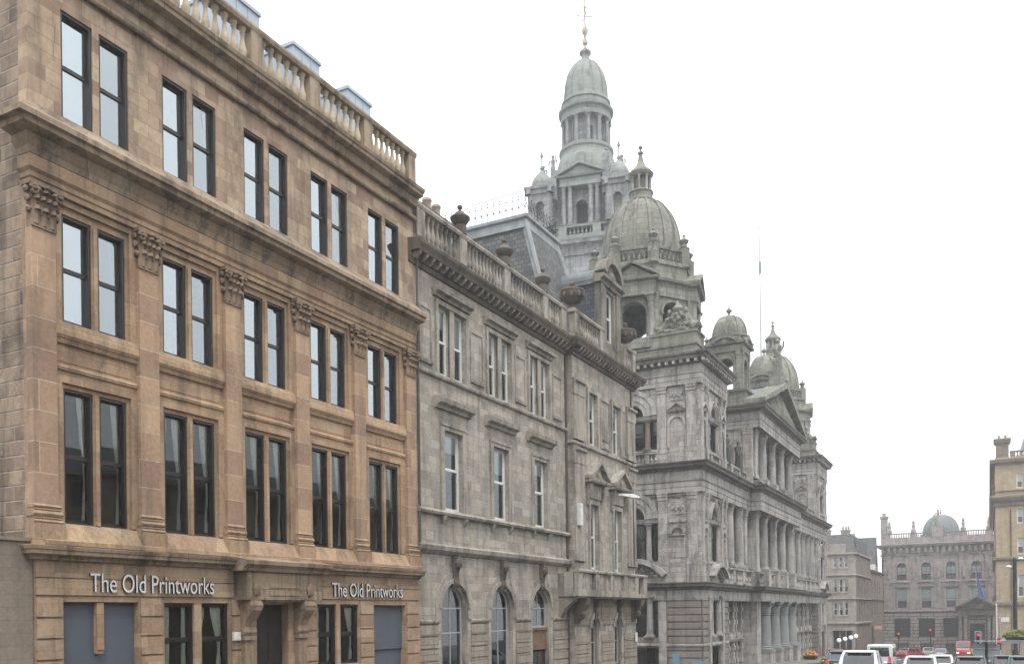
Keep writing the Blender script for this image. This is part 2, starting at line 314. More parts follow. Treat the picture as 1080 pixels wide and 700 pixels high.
class MB:
    def __init__(s, f=ID): s.v = []; s.f = []; s.fr = f; s.T = None
    def p(s, a, b, c):
        q = s.fr(a, b, c)
        if s.T is not None: q = tuple(s.T @ Vector(q))
        s.v.append(q); return len(s.v) - 1
    def poly(s, pts):
        s.f.append([s.p(*q) for q in pts])
    def box(s, a0, a1, b0, b1, c0, c1):
        i = [s.p(a, b, c) for c in (c0, c1) for b in (b0, b1) for a in (a0, a1)]
        for q in ((0, 2, 3, 1), (4, 5, 7, 6), (0, 1, 5, 4), (2, 6, 7, 3), (0, 4, 6, 2), (1, 3, 7, 5)):
            s.f.append([i[k] for k in q])
    def extr(s, poly, c0, c1):
        """2-D outline (a, b) extruded between c0 and c1"""
        n = len(poly)
        A = [s.p(a, b, c0) for a, b in poly]; B = [s.p(a, b, c1) for a, b in poly]
        s.f.append(A[::-1]); s.f.append(B)
        for k in range(n): s.f.append([A[k], A[(k + 1) % n], B[(k + 1) % n], B[k]])
    def mould(s, prof, u0, u1):
        """profile of (w, v) run along u"""
        n = len(prof)
        A = [s.p(u0, v, w) for w, v in prof]; B = [s.p(u1, v, w) for w, v in prof]
        s.f.append(A); s.f.append(B[::-1])
        for k in range(n): s.f.append([A[k], B[k], B[(k + 1) % n], A[(k + 1) % n]])
    def sweep(s, path, prof, closed=False):
        """profile of (out, z) swept round a plan path with mitred corners; out is to the right of the path"""
        n = len(path); rings = []
        for i, (x, y) in enumerate(path):
            def nrm(a, b):
                dx, dy = b[0] - a[0], b[1] - a[1]; L = math.hypot(dx, dy); return (dy / L, -dx / L)
            if closed: n1 = nrm(path[i - 1], path[i]); n2 = nrm(path[i], path[(i + 1) % n])
            else:
                n1 = nrm(path[i - 1], path[i]) if i > 0 else None
                n2 = nrm(path[i], path[i + 1]) if i < n - 1 else None
                n1 = n1 or n2; n2 = n2 or n1
            mx_, my_ = n1[0] + n2[0], n1[1] + n2[1]; k = 2.0 / max(1e-6, mx_ * mx_ + my_ * my_)
            rings.append([s.p(x + mx_ * k * o, y + my_ * k * o, z) for o, z in prof])
        m = len(prof)
        for i in range(n if closed else n - 1):
            a, b = rings[i], rings[(i + 1) % n]
            for k in range(m): s.f.append([a[k], b[k], b[(k + 1) % m], a[(k + 1) % m]])
        if not closed: s.f.append(rings[0][::-1]); s.f.append(rings[-1])
    def lathe(s, cx, cy, prof, n=16, rot=0.0, sx=1.0, sy=1.0):
        rings = []
        for r, z in prof:
            rings.append([s.p(cx + sx * r * cos(rot + 2 * pi * k / n), cy + sy * r * sin(rot + 2 * pi * k / n), z) for k in range(n)])
        for a, b in zip(rings, rings[1:]):
            for k in range(n): s.f.append([a[k], a[(k + 1) % n], b[(k + 1) % n], b[k]])
        s.f.append(rings[0][::-1]); s.f.append(rings[-1])
    def tube(s, pts, r, n=6):
        pts = [Vector(q) for q in pts]; rings = []
        for i, q in enumerate(pts):
            d = (pts[min(i + 1, len(pts) - 1)] - pts[max(i - 1, 0)]).normalized()
            a = d.orthogonal().normalized() if abs(d.z) > 0.9 else d.cross(Vector((0, 0, 1))).normalized()
            b = d.cross(a); rr = r[i] if isinstance(r, (list, tuple)) else r
            rings.append([s.p(*(q + rr * (a * cos(2 * pi * k / n) + b * sin(2 * pi * k / n)))) for k in range(n)])
        for a, b in zip(rings, rings[1:]):
            for k in range(n): s.f.append([a[k], a[(k + 1) % n], b[(k + 1) % n], b[k]])
        s.f.append(rings[0][::-1]); s.f.append(rings[-1])
    def loft(s, rings):
        R = [[s.p(*q) for q in r] for r in rings]; n = len(R[0])
        for a, b in zip(R, R[1:]):
            for k in range(n): s.f.append([a[k], a[(k + 1) % n], b[(k + 1) % n], b[k]])
        s.f.append(R[0][::-1]); s.f.append(R[-1])
    def blob(s, c, r, seed=0, n=8, m=6, amp=0.25):
        rnd = random.Random(seed); rings = []
        for j in range(m + 1):
            t = pi * j / m; rings.append([])
            for k in range(n):
                a = 2 * pi * k / n; q = 1 + amp * (rnd.random() - 0.5) * 2
                rr = max(0.02, sin(t))
                rings[-1].append((c[0] + r[0] * rr * cos(a) * q, c[1] + r[1] * rr * sin(a) * q, c[2] - r[2] * cos(t)))
        s.loft(rings)
    def wall(s, u0, u1, v0, v1, ops=(), depth=0.25, w=0.0, seg=10):
        """sheet with openings and their reveals; an opening is (u0, u1, v0, v1[, True]) - True puts a half-round head on v1"""
        R = []
        for o in ops:
            a, b, c, d = o[:4]; arch = len(o) > 4 and o[4]
            R.append((a, b, c, d + ((b - a) / 2 if arch else 0), d, arch))
        us = sorted({u0, u1, *[x for o in R for x in o[:2]]}); vs = sorted({v0, v1, *[x for o in R for x in o[2:4]]})
        us = [x for x in us if u0 - 1e-6 <= x <= u1 + 1e-6]; vs = [x for x in vs if v0 - 1e-6 <= x <= v1 + 1e-6]
        for i in range(len(us) - 1):
            j = 0
            while j < len(vs) - 1:
                um = (us[i] + us[i + 1]) / 2
                def free(jj):
                    vm = (vs[jj] + vs[jj + 1]) / 2
                    return not any(o[0] < um < o[1] and o[2] < vm < o[3] for o in R)
                if not free(j): j += 1; continue
                k = j
                while k + 1 < len(vs) - 1 and free(k + 1): k += 1
                s.poly([(us[i], vs[j], w), (us[i + 1], vs[j], w), (us[i + 1], vs[k + 1], w), (us[i], vs[k + 1], w)])
                j = k + 1
        for a, b, c, top, spring, arch in R:
            d = w - depth
            s.poly([(a, c, w), (b, c, w), (b, c, d), (a, c, d)])
            s.poly([(a, c, d), (a, spring, d), (a, spring, w), (a, c, w)])
            s.poly([(b, c, w), (b, spring, w), (b, spring, d), (b, c, d)])
            if not arch: s.poly([(a, top, d), (b, top, d), (b, top, w), (a, top, w)])
            else:
                r = (b - a) / 2; m_ = (a + b) / 2
                P = [(m_ - r * cos(pi * k / seg), spring + r * sin(pi * k / seg)) for k in range(seg + 1)]
                for (x1, y1), (x2, y2) in zip(P, P[1:]):
                    s.poly([(x1, y1, w), (x2, y2, w), (x2, top, w), (x1, top, w)])
                    s.poly([(x1, y1, d), (x2, y2, d), (x2, y2, w), (x1, y1, w)])
    def archring(s, uc, v, r0, r1, w0, w1, a0=0.0, a1=pi, seg=12):
        """a flat-faced curved band (archivolt) between two radii"""
        A = []
        for k in range(seg + 1):
            t = a0 + (a1 - a0) * k / seg
            A.append([s.p(uc + r * cos(t), v + r * sin(t), ww) for r, ww in ((r0, w0), (r1, w0), (r1, w1), (r0, w1))])
        for a, b in zip(A, A[1:]):
            for k in range(4): s.f.append([a[k], a[(k + 1) % 4], b[(k + 1) % 4], b[k]])
        s.f.append(A[0]); s.f.append(A[-1][::-1])
    def mesh(s, name, m=None, smooth=False, org=(0, 0, 0)):
        me = bpy.data.meshes.new(name)
        me.from_pydata([(a - org[0], b - org[1], c - org[2]) for a, b, c in s.v], [], s.f)
        if smooth:
            for p_ in me.polygons: p_.use_smooth = True
            me.set_sharp_from_angle(angle=radians(smooth if smooth is not True else 40))
        if m is not None: me.materials.append(m)
        me.update(); return me
    def build(s, name, m, parent=None, smooth=False, org=None):
        """ONE mesh object; its origin is the parent's unless given"""
        g = org if org is not None else (ORG.get(parent.name, (0, 0, 0)) if parent else (0, 0, 0))
        return link(name, s.mesh(name, m, smooth, g), g, parent)

def link(name, me, loc, parent=None, rot=0.0):
    o = bpy.data.objects.new(name, me); col.objects.link(o)
    g = tuple(loc)
    if parent is not None:
        o.parent = parent; q = ORG[parent.name]; o.location = (g[0] - q[0], g[1] - q[1], g[2] - q[2])
    else: o.location = g
    o.rotation_euler = (0, 0, rot)
    ORG[o.name] = g; return o

def tag(o, label=None, cat=None, group=None, kind=None):
    if label: o['label'] = label
    if cat: o['category'] = cat
    if group: o['group'] = group
    if kind: o['kind'] = kind
    return o

def thing(name, label, cat, loc, group=None):
    return tag(link(name, None, loc), label, cat, group)

def struct(name, mb, m): return tag(mb.build(name, m), kind='structure')

def ground_z(y):
    if y > 235: return -2.0 - 0.035 * 235
    return -2.0 - 0.035 * y

def copy_tree(o, parent=None):
    c = o.copy(); col.objects.link(c)
    if parent is not None: c.parent = parent
    for ch in list(o.children): copy_tree(ch, c)
    return c

# ------------------------------------------------------------------ windows (shared meshes)
WC = {}
def sash_mesh(wd, ht, m, bar=0.055, fr=0.07, panes=None, arch=False, meet=0.5):
    """two-sash window in the local frame x = outwards, y = along, z = up; origin at the middle of the sill"""
    k = ('s', round(wd, 2), round(ht, 2), m.name, bar, fr, str(panes), arch, meet)
    if k in WC: return WC[k]
    b = MB(lambda u, v, w_: (w_, u, v)); h = wd / 2
    lip = 0.12 if m.name.startswith('black') else 0.03
    b.box(-h, -h + fr, 0, ht, -0.10, lip); b.box(h - fr, h, 0, ht, -0.10, lip)
    b.box(-h + fr, h - fr, 0, fr * 1.3, -0.10, 0.03)
    b.box(-h + fr, h - fr, ht - fr, ht, -0.10, lip)
    mz = ht * meet
    b.box(-h + fr, h - fr, mz - 0.04, mz + 0.04, -0.07, 0.012)
    for sgn, z0, z1, wo in ((0, mz + 0.04, ht - fr, -0.012), (1, fr * 1.3, mz - 0.04, -0.045)):
        b.box(-h + fr, -h + fr + bar, z0, z1, wo - 0.03, wo); b.box(h - fr - bar, h - fr, z0, z1, wo - 0.03, wo)
        b.box(-h + fr + bar, h - fr - bar, z0, z0 + bar * 0.8, wo - 0.03, wo - 0.002); b.box(-h + fr + bar, h - fr - bar, z1 - bar * 0.8, z1, wo - 0.03, wo - 0.002)
    if panes:
        for q in panes[0]: b.box(h * q - 0.02, h * q + 0.02, fr, ht - fr, -0.05, -0.008)
        for q in panes[1]: b.box(-h + fr, h - fr, ht * q - 0.02, ht * q + 0.02, -0.05, -0.010)
    WC[k] = b.mesh('window', m); return WC[k]

def arch_window_mesh(wd, spring, m, panes=True, fr=0.09):
    k = ('a', round(wd, 2), round(spring, 2), m.name, panes)
    if k in WC: return WC[k]
    b = MB(lambda u, v, w_: (w_, u, v)); h = wd / 2
    b.box(-h, -h + fr, 0, spring, -0.1, 0.02); b.box(h - fr, h, 0, spring, -0.1, 0.02); b.box(-h + fr, h - fr, 0, fr, -0.1, 0.02)
    b.archring(0, spring, h - fr, h, -0.1, 0.02)
    b.box(-0.025, 0.025, fr, spring + h - fr, -0.06, 0.0)
    b.box(-h + fr, h - fr, spring - 0.03, spring + 0.03, -0.06, 0.005)
    if spring > 1.6: b.box(-h + fr, h - fr, spring * 0.62 - 0.03, spring * 0.62 + 0.03, -0.06, 0.004)
    WC[k] = b.mesh('window', m); return WC[k]

def pane_mesh(wd, ht, m, arch=False):
    k = ('p', round(wd, 2), round(ht, 2), m.name, arch)
    if k in WC: return WC[k]
    b = MB(lambda u, v, w_: (w_, u, v)); h = wd / 2 - 0.02
    if arch:
        P = [(h * cos(pi * k_ / 12), ht + h * sin(pi * k_ / 12), 0) for k_ in range(13)]
        b.poly([(-h, 0.02, 0), (h, 0.02, 0)] + P)
    else: b.poly([(-h, 0.02, 0), (h, 0.02, 0), (h, ht - 0.02, 0), (-h, ht - 0.02, 0)])
    WC[k] = b.mesh('pane', m); return WC[k]

def curtain_mesh(wd, ht, style):
    k = ('c', round(wd, 2), round(ht, 2), style)
    if k in WC: return WC[k]
    rnd = random.Random(style * 13 + 1); b = MB(lambda u, v, w_: (w_, u, v)); h = wd / 2; n = 14; rows = 9
    def drape(side, full, tie):
        R = []
        for j in range(rows + 1):
            t = j / rows; z = 0.05 + (ht - 0.1) * t
            wdt = full
            if tie: wdt = full * (0.42 + 0.58 * min(1, abs(t - 0.38) / 0.5)) if t > 0.38 else full * (0.42 + 0.25 * (0.38 - t) / 0.38)
            R.append([b.p((side * h) - side * wdt * i / n, z, 0.035 * sin(i * 2.3 + side) + 0.012 * sin(j * 1.7 + i)) for i in range(n + 1)])
        for a_, c_ in zip(R, R[1:]):
            for i in range(n): b.f.append([a_[i], a_[i + 1], c_[i + 1], c_[i]])
    if style == 0: drape(1, wd * 0.42, True)
    elif style == 1: drape(1, wd * 0.30, False)
    elif style == 2: drape(1, wd * 0.5, True); drape(-1, wd * 0.32, True)
    elif style == 3: drape(-1, wd * 0.36, False); drape(1, wd * 0.26, False)
    WC[k] = b.mesh('curtain', M['curtain'], True); return WC[k]

def blind_mesh(wd, ht, frac):
    k = ('b', round(wd, 2), round(ht, 2), frac)
    if k in WC: return WC[k]
    b = MB(lambda u, v, w_: (w_, u, v)); b.box(-wd / 2 + 0.03, wd / 2 - 0.03, ht * (1 - frac), ht - 0.05, -0.015, 0)
    WC[k] = b.mesh('blind', M['blind']); return WC[k]

wrnd = random.Random(3)
def window(parent, axis, uc, v0, wd, ht, plane, fm='darkframe', glass='glass', curtain=None, blind=None, panes=None, arch=False, fr=0.07, bar=0.055, meet=0.5):
    """window > pane, curtain / blind, on a wall facing +X ('X') or -Y ('Y')"""
    def at(w_): return (plane + w_, uc, v0) if axis == 'X' else (uc, plane - w_, v0)
    rot = 0.0 if axis == 'X' else -pi / 2
    me = arch_window_mesh(wd, ht, M[fm]) if arch else sash_mesh(wd, ht, M[fm], bar, fr, panes, meet=meet)
    o = link('window', me, at(0), parent, rot)
    def sub(name, me_, w_, tilt=0.0):
        c = bpy.data.objects.new(name, me_); col.objects.link(c); c.parent = o; c.location = (w_, 0, 0)
        c.rotation_euler = (0, (wrnd.random() - 0.5) * tilt, (wrnd.random() - 0.5) * tilt)
        ORG[c.name] = at(w_); return c
    sub('pane', pane_mesh(wd, ht, M[glass], arch), -0.03, 0.012)
    if curtain is not None: sub('curtain', curtain_mesh(wd, ht, curtain), -0.075)
    if blind is not None: sub('blind', blind_mesh(wd, ht, blind), -0.07)
    return o

# ------------------------------------------------------------------ classical pieces (shared meshes)
def baluster_mesh(ht, r, m, n=8):
    k = ('bal', ht, r, m.name)
    if k in WC: return WC[k]
    b = MB()
    P = [(0.8, 0), (0.8, .07), (.45, .10), (.5, .14), (.98, .28), (.92, .38), (.55, .55), (.42, .70), (.45, .80), (.72, .84), (.5, .88), (.8, .92), (.8, 1.0)]
    b.lathe(0, 0, [(r * a, ht * c) for a, c in P], n)
    WC[k] = b.mesh('baluster', m, 50); return WC[k]

def balustrade(parent, axis, plane, u0, u1, z0, z1, piers, m_rail, m_bal, step=0.33, thick=0.3, pier_w=0.55, r=0.11, name='balustrade', base=0.16, cop=0.18):
    """balustrade > baluster: rails and piers in one mesh, each baluster its own"""
    f = FX(plane) if axis == 'X' else FY(plane)
    b = MB(f)
    b.box(u0, u1, z0, z0 + base, -thick, 0.0)
    b.mould([(-thick - 0.05, z1 - cop), (0.05, z1 - cop), (0.09, z1 - cop * 0.45), (0.07, z1), (-thick - 0.07, z1), (-thick - 0.09, z1 - cop * 0.45)], u0, u1)
    for q in piers: b.box(q - pier_w / 2, q + pier_w / 2, z0 + base, z1 - cop, -thick - 0.03, 0.035)
    o = b.build(name, m_rail, parent)
    me = baluster_mesh(round(z1 - z0 - base - cop, 3), r, m_bal)
    edges = sorted([(max(u0, q - pier_w / 2), min(u1, q + pier_w / 2)) for q in piers])
    spans = []; a = u0
    for e0, e1 in edges:
        if e0 - a > step: spans.append((a, e0))
        a = e1
    if u1 - a > step: spans.append((a, u1))
    for s0, s1 in spans:
        n = max(1, int((s1 - s0) / step))
        for k in range(n):
            u = s0 + (s1 - s0) * (k + 0.5) / n
            link('baluster', me, f(u, z0 + base, -thick / 2), o)
    return o

URN = [(.42, 0), (.42, .45), (.34, .5), (.5, .60), (.64, .80), (.66, .88), (.56, .95), (.40, 1.02), (.28, 1.16), (.13, 1.22), (.09, 1.30), (.17, 1.38), (.18, 1.46), (.10, 1.54), (.01, 1.57)]
def urn_mesh(s, m):
    k = ('urn', s, m.name)
    if k not in WC:
        b = MB(); b.lathe(0, 0, [(r * s * .68, z * s * .86) for r, z in URN], 14); WC[k] = b.mesh('urn', m, 50)
    return WC[k]

def column_mesh(ht, r, m, n=14, cap=True, square_base=True):
    k = ('col', round(ht, 2), round(r, 2), m.name, n)
    if k in WC: return WC[k]
    b = MB(); ch = r * 2.1; z1 = ht - ch
    b.box(-r * 1.4, r * 1.4, -r * 1.4, r * 1.4, 0, r * 0.45)
    b.lathe(0, 0, [(r * 1.35, r * .45), (r * 1.38, r * .6), (r * 1.15, r * .75), (r * 1.22, r * .88), (r, r * 1.0), (r, ht * .35), (r * .86, z1), (r * .98, z1 + r * .08), (r * .86, z1 + r * .16)], n)
    b.lathe(0, 0, [(r * .86, z1 + r * .14), (r * 1.0, z1 + r * .5), (r * .95, z1 + r * .95), (r * 1.12, z1 + r * 1.25), (r * 1.05, z1 + r * 1.5), (r * 1.38, z1 + r * 1.85)], 8)
    for kk in range(4):
        a = pi / 4 + kk * pi / 2; b.blob((r * 1.3 * cos(a), r * 1.3 * sin(a), z1 + r * 1.6), (r * .3, r * .3, r * .3), kk, 6, 4, 0.1)
    b.box(-r * 1.35, r * 1.35, -r * 1.35, r * 1.35, ht - r * .25, ht)
    WC[k] = b.mesh('column', m, 45); return WC[k]

def dome_mesh_into(b, cx, cy, z0, r0, z1, r1, n=32, power=1.0):
    P = []
    for k in range(13):
        t = k / 12 * pi / 2
        P.append((r1 + (r0 - r1) * cos(t) ** power, z0 + (z1 - z0) * sin(t)))
    b.lathe(cx, cy, P, n); return P

def ribs_into(b, cx, cy, P, n, wd, lift, rot=0.0):
    for k in range(n):
        a = rot + 2 * pi * k / n; ca, sa = cos(a), sin(a); rings = []
        for r, z in P:
            q = min(1, r / P[0][0] + .15) * wd
            rings.append([(cx + ca * (r - .12) - sa * q, cy + sa * (r - .12) + ca * q, z - .02), (cx + ca * (r - .12) + sa * q, cy + sa * (r - .12) - ca * q, z - .02),
                          (cx + ca * (r + lift) + sa * q * .7, cy + sa * (r + lift) - ca * q * .7, z + lift * .5), (cx + ca * (r + lift) - sa * q * .7, cy + sa * (r + lift) + ca * q * .7, z + lift * .5)])
        b.loft(rings)

def statue_mesh(ht, m, seed=0, arm=0):
    """a robed stone figure: one continuous body with head and arms"""
    k = ('st', ht, m.name, seed, arm)
    if k in WC: return WC[k]
    rnd = random.Random(seed); b = MB(); s = ht
    S = [(0, .13, .11, 0), (.06, .14, .12, 0), (.25, .115, .10, .01), (.42, .105, .09, .015), (.52, .115, .085, .01), (.60, .09, .07, 0), (.70, .115, .075, -.005),
         (.78, .13, .075, -.005), (.825, .10, .06, 0), (.85, .045, .042, .005), (.875, .04, .042, .008), (.895, .055, .06, .012), (.93, .062, .07, .014), (.965, .055, .06, .012), (.99, .025, .03, .01)]
    n = 14; rings = []
    for z, rx, ry, dx in S:
        rings.append([(s * (dx + rx * cos(2 * pi * k_ / n) * (1 + (.14 * sin(k_ * 2.4 + seed) if z < .5 else 0))), s * ry * sin(2 * pi * k_ / n) * (1 + (.14 * cos(k_ * 3.1) if z < .5 else 0)), s * z) for k_ in range(n)])
    b.loft(rings)
    if arm == 1:
        b.tube([(s * .02, s * .115, s * .79), (s * .06, s * .17, s * .68), (s * .13, s * .14, s * .80), (s * .14, s * .14, s * .95)], [s * .035, s * .032, s * .026, s * .022], 7)
    else:
        b.tube([(s * .02, s * .115, s * .79), (s * .03, s * .155, s * .66), (s * .10, s * .10, s * .58), (s * .13, s * .04, s * .60)], [s * .035, s * .032, s * .026, s * .022], 7)
    b.tube([(s * .0, -s * .115, s * .79), (s * .0, -s * .165, s * .66), (s * .05, -s * .15, s * .53), (s * .08, -s * .13, s * .47)], [s * .035, s * .032, s * .026, s * .022], 7)
    WC[k] = b.mesh('statue', m, True); return WC[k]

CORN = lambda p, h: [(0, 0), (p * .30, h * .06), (p * .34, h * .30), (p * .82, h * .42), (p * .84, h * .66), (p * .93, h * .72), (p, h * .96), (p * .99, h), (0, h * 1.06)]
def cornice(b, path, p, z0, h, closed=False): b.sweep(path, [(o, z0 + z) for o, z in CORN(p, h)], closed)
def band(b, path, p, z0, h, closed=False): b.sweep(path, [(0, z0), (p * .7, z0), (p, z0 + h * .3), (p, z0 + h * .85), (p * .8, z0 + h), (0, z0 + h)], closed)

def pilaster_into(b, u, wd, z0, z1, w0=0.0, w1=0.16, cap=0.9, base=0.6):
    """shaft with base and leafy capital on the wall frame of b"""
    h = wd / 2
    b.box(u - h * 1.25, u + h * 1.25, z0, z0 + base * .5, w0, w1 + .07); b.box(u - h * 1.12, u + h * 1.12, z0 + base * .5, z0 + base, w0, w1 + .035)
    b.box(u - h, u + h, z0 + base, z1 - cap, w0, w1)
    for j, (q, e) in enumerate(((0, .02), (.33, .07), (.66, .12))):
        b.extr([(u - h * (1 + e * .5), z1 - cap + cap * q), (u + h * (1 + e * .5), z1 - cap + cap * q), (u + h * (1.04 + e * 2), z1 - cap + cap * (q + .30)), (u - h * (1.04 + e * 2), z1 - cap + cap * (q + .30))], w0, w1 + e)
    b.box(u - h * 1.3, u + h * 1.3, z1 - cap * .08, z1, w0, w1 + .16)

def room_into(b, f, u0, u1, v0, v1, w0, w1):
    """the dim inside of a range of rooms: floor, ceiling, back and ends"""
    k = MB(f); 
    k.poly([(u0, v0, w1), (u1, v0, w1), (u1, v1, w1), (u0, v1, w1)])
    k.poly([(u0, v0, w0), (u1, v0, w0), (u1, v0, w1), (u0, v0, w1)]); k.poly([(u0, v1, w0), (u1, v1, w0), (u1, v1, w1), (u0, v1, w1)])
    k.poly([(u0, v0, w0), (u0, v1, w0), (u0, v1, w1), (u0, v0, w1)]); k.poly([(u1, v0, w0), (u1, v1, w0), (u1, v1, w1), (u1, v0, w1)])
    n = len(b.v); b.v += k.v; b.f += [[i + n for i in q] for q in k.f]

# ================================================================== THE SETTING
def sheet(x0, x1, ys, dz, xs=None):
    b = MB()
    for a, c in zip(ys, ys[1:]):
        b.poly([(x0, a, ground_z(a) + dz), (x1, a, ground_z(a) + dz), (x1, c, ground_z(c) + dz), (x0, c, ground_z(c) + dz)])
    return b
YS = [-120, -40, 0, 40, 80, 120, 160, 200, 235]
struct('ground', sheet(-130, 110, [-120] + YS[1:] + [290], -0.14), M['ground'])
struct('road', sheet(-17.0, 5.0, YS, -0.004 - 0.12), M['asphalt'])
cross = sheet(-90, 70, [139.5, 150, 160, 171.5], -0.0 - 0.118); struct('cross_street', cross, M['asphalt'])
cross = sheet(-90, 11, [57.5, 65, 72.5], -0.0 - 0.117); struct('cross_street', cross, M['asphalt'])
def pavement(x0, x1, y0, y1, name='pavement', kerb_side=1):
    ys = [y0] + [q for q in YS if y0 < q < y1] + [y1]
    b = MB(); k = MB()
    for a, c in zip(ys, ys[1:]):
        za, zc = ground_z(a), ground_z(c)
        b.poly([(x0, a, za), (x1, a, za), (x1, c, zc), (x0, c, zc)])
        kx = x1 if kerb_side > 0 else x0
        e0, e1 = (kx, kx + .16) if kerb_side > 0 else (kx - .16, kx)
        k.poly([(e0, a, za + .003), (e1, a, za + .003), (e1, c, zc + .003), (e0, c, zc + .003)])
        ex = e1 if kerb_side > 0 else e0
        k.poly([(ex, a, za - .14), (ex, c, zc - .14), (ex, c, zc + .003), (ex, a, za + .003)])
    struct(name, b, M['paving']); struct('kerb', k, M['kerb'])
pavement(-21.6, -17.0, -60, 57.0); pavement(-21.6, -17.0, 73.0, 139); pavement(-19.7, -16.6, 172, 211)
pavement(5.0, 12, -60, 57, kerb_side=-1); pavement(5.0, 60, 73, 139, kerb_side=-1); pavement(-1.2, 20, 143, 211, kerb_side=-1)
b = MB()
def dash(x0, x1, y0, y1):
    b.poly([(x0, y0, ground_z(y0) - .112), (x1, y0, ground_z(y0) - .112), (x1, y1, ground_z(y1) - .112), (x0, y1, ground_z(y1) - .112)])
for y in range(-30, 138, 6):
    for x in (-10.3, -6.6, -2.9, 0.8): dash(x - .06, x + .06, y, y + 3)
for x0 in (-16.3, -9.9, -6.2, -2.5): dash(x0, x0 + 3.2, 135.2, 135.7)
for x in range(-16, 5, 1): dash(x, x + .5, 130.0, 132.6)
struct('road_markings', b, M['paint'])

# ================================================================== 1  TAN SANDSTONE BUILDING
gz = ground_z(20) - .6
TB = thing('sandstone_building', 'tan sandstone four-storey building with carved pilasters and black sash windows, nearest on the left', 'building', (-21, 14.3, gz))
PX = [14.3, 17.52, 20.76, 24.01, 27.24, 30.68]; PWD = 0.66
F = FX(-21)
Y0, Y1 = 14.28, 31.36
BC = [(PX[i] + PWD + PX[i + 1]) / 2 for i in range(5)]
# upper wall with the paired attic windows
ops1 = []
for c in BC: ops1 += [(c - 1.03, c - .10, 13.0, 15.78), (c + .10, c + 1.03, 13.0, 15.78)]
b = MB(F); b.wall(Y0, Y1, 12.0, 17.3, ops1, 0.26, -0.06)
b.poly([(Y0, 12, -.06), (Y0, 17.3, -.06), (Y0, 17.3, -.42), (Y0, 12, -.42)])
b.build('wall', M['tan_block'], TB)
# middle wall between the pilasters
ops2 = []
for c in BC:
    for v0, v1 in ((7.75, 10.55), (2.50, 6.02)): ops2 += [(c - .97, c - .095, v0, v1), (c + .095, c + .97, v0, v1)]
b = MB(F); b.wall(Y0 + .05, Y1, 1.5, 11.5, ops2, 0.28, -0.20)
b.poly([(Y0 + .05, 1.5, -.2), (Y0 + .05, 11.5, -.2), (Y0 + .05, 11.5, -.42), (Y0 + .05, 1.5, -.42)])
for i, c in enumerate(BC):
    a0, a1 = PX[i] + PWD, PX[i + 1]
    for v0, v1 in ((7.72, 10.9), (2.5, 6.3)):                                # stepped jamb and head round each pair
        b.box(a0, c - 1.06, v0, v1, -.2, -.12); b.box(c + 1.06, a1, v0, v1, -.2, -.12)
        b.box(a0, a1, v1 - .16, v1, -.2, -.118)
        b.box(c - .06, c + .06, v0, v1 - .42, -.2, -.15)
    b.mould([(-.2, 7.28), (-.06, 7.28), (-.02, 7.36), (-.03, 7.48), (-.10, 7.72), (-.3, 7.78), (-.3, 7.3)], a0, a1)   # sill
    b.mould([(-.2, 7.14), (-.12, 7.16), (-.08, 7.28), (-.2, 7.28)], a0, a1)
    b.mould([(-.2, 6.46), (-.11, 6.46), (-.09, 6.54), (-.13, 6.60), (-.2, 6.62)], a0, a1)
    b.box(a0, a1, 6.30, 6.46, -.2, -.15)
    b.box(a0 + .12, a1 - .12, 6.70, 7.06, -.2, -.185)
b.build('wall', M['tan_trim'], TB)
# sloping apron under the tall windows
b = MB(F)
b.mould([(-.4, 2.52), (-.12, 2.46), (.16, 2.0), (.16, 1.9), (-.4, 1.9)], Y0 + .2, Y1)
b.build('window_apron', M['tan_trim'], TB)
# ground storey
gops = [(15.05, 17.36, gz, .46), (18.25, 19.36, -1.75, .45), (19.64, 20.75, -1.75, .45), (21.95, 23.45, gz, .42), (24.95, 26.0, -1.75, .44), (26.22, 27.3, -1.75, .44), (28.23, 30.4, gz, .42)]
b = MB(F); b.wall(Y0, Y1, gz, 1.7, gops, 0.34, 0.0)
b.poly([(Y0, gz, 0), (Y0, 1.7, 0), (Y0, 1.7, -.42), (Y0, gz, -.42)])
for u0, u1 in ((Y0, 15.02), (17.40, 18.18), (20.82, 21.3), (24.2, 24.9), (27.36, 28.2), (30.44, Y1)):
    z = .58
    while z > gz + .3:
        j = ((z * 7.3 + u0) % 1) * .012
        b.extr([(u0 + .01, z - .50), (u1 - .01, z - .50), (u1 - .01, z - .02), (u0 + .01, z - .02)], 0, .045 + j); z -= .54
for v0, v1 in ((.63, 1.05), (1.075, 1.5)): b.box(Y0, 20.9, v0, v1, 0, .05); b.box(24.7, Y1, v0, v1, 0, .05)
b.build('wall', M['tan'], TB)
# gable and roof
b = MB()
g0 = 14.40
b.poly([(-38, g0, gz), (-21.34, g0, gz), (-21.34, g0, 17.2), (-38, g0, 17.2)])
b.build('gable_wall', M['rubble'], TB)
b = MB(); b.poly([(-38, Y1, gz), (-21.2, Y1, gz), (-21.2, Y1, 17.25), (-38, Y1, 17.25)]); b.build('gable_wall', M['rubble'], TB)
b = MB(); b.box(-38, -21.3, g0 + .01, Y1 - .01, 16.9, 17.2); b.build('roof', M['leadroof'], TB)
b = MB(); room_into(b, FX(-21.5), Y0 + .3, Y1 - .2, gz, 16.8, 0, -3.2)
for v in (1.7, 6.9, 11.8): b.poly([(-21.5, Y0 + .3, v), (-21.5, Y1 - .2, v), (-24.6, Y1 - .2, v), (-24.6, Y0 + .3, v)])
for i in range(1, 5): b.poly([(-21.52, PX[i] + .3, gz), (-21.52, PX[i] + .3, 16.8), (-24.7, PX[i] + .3, 16.8), (-24.7, PX[i] + .3, gz)])
b.build('interior', M['room_light'], TB)
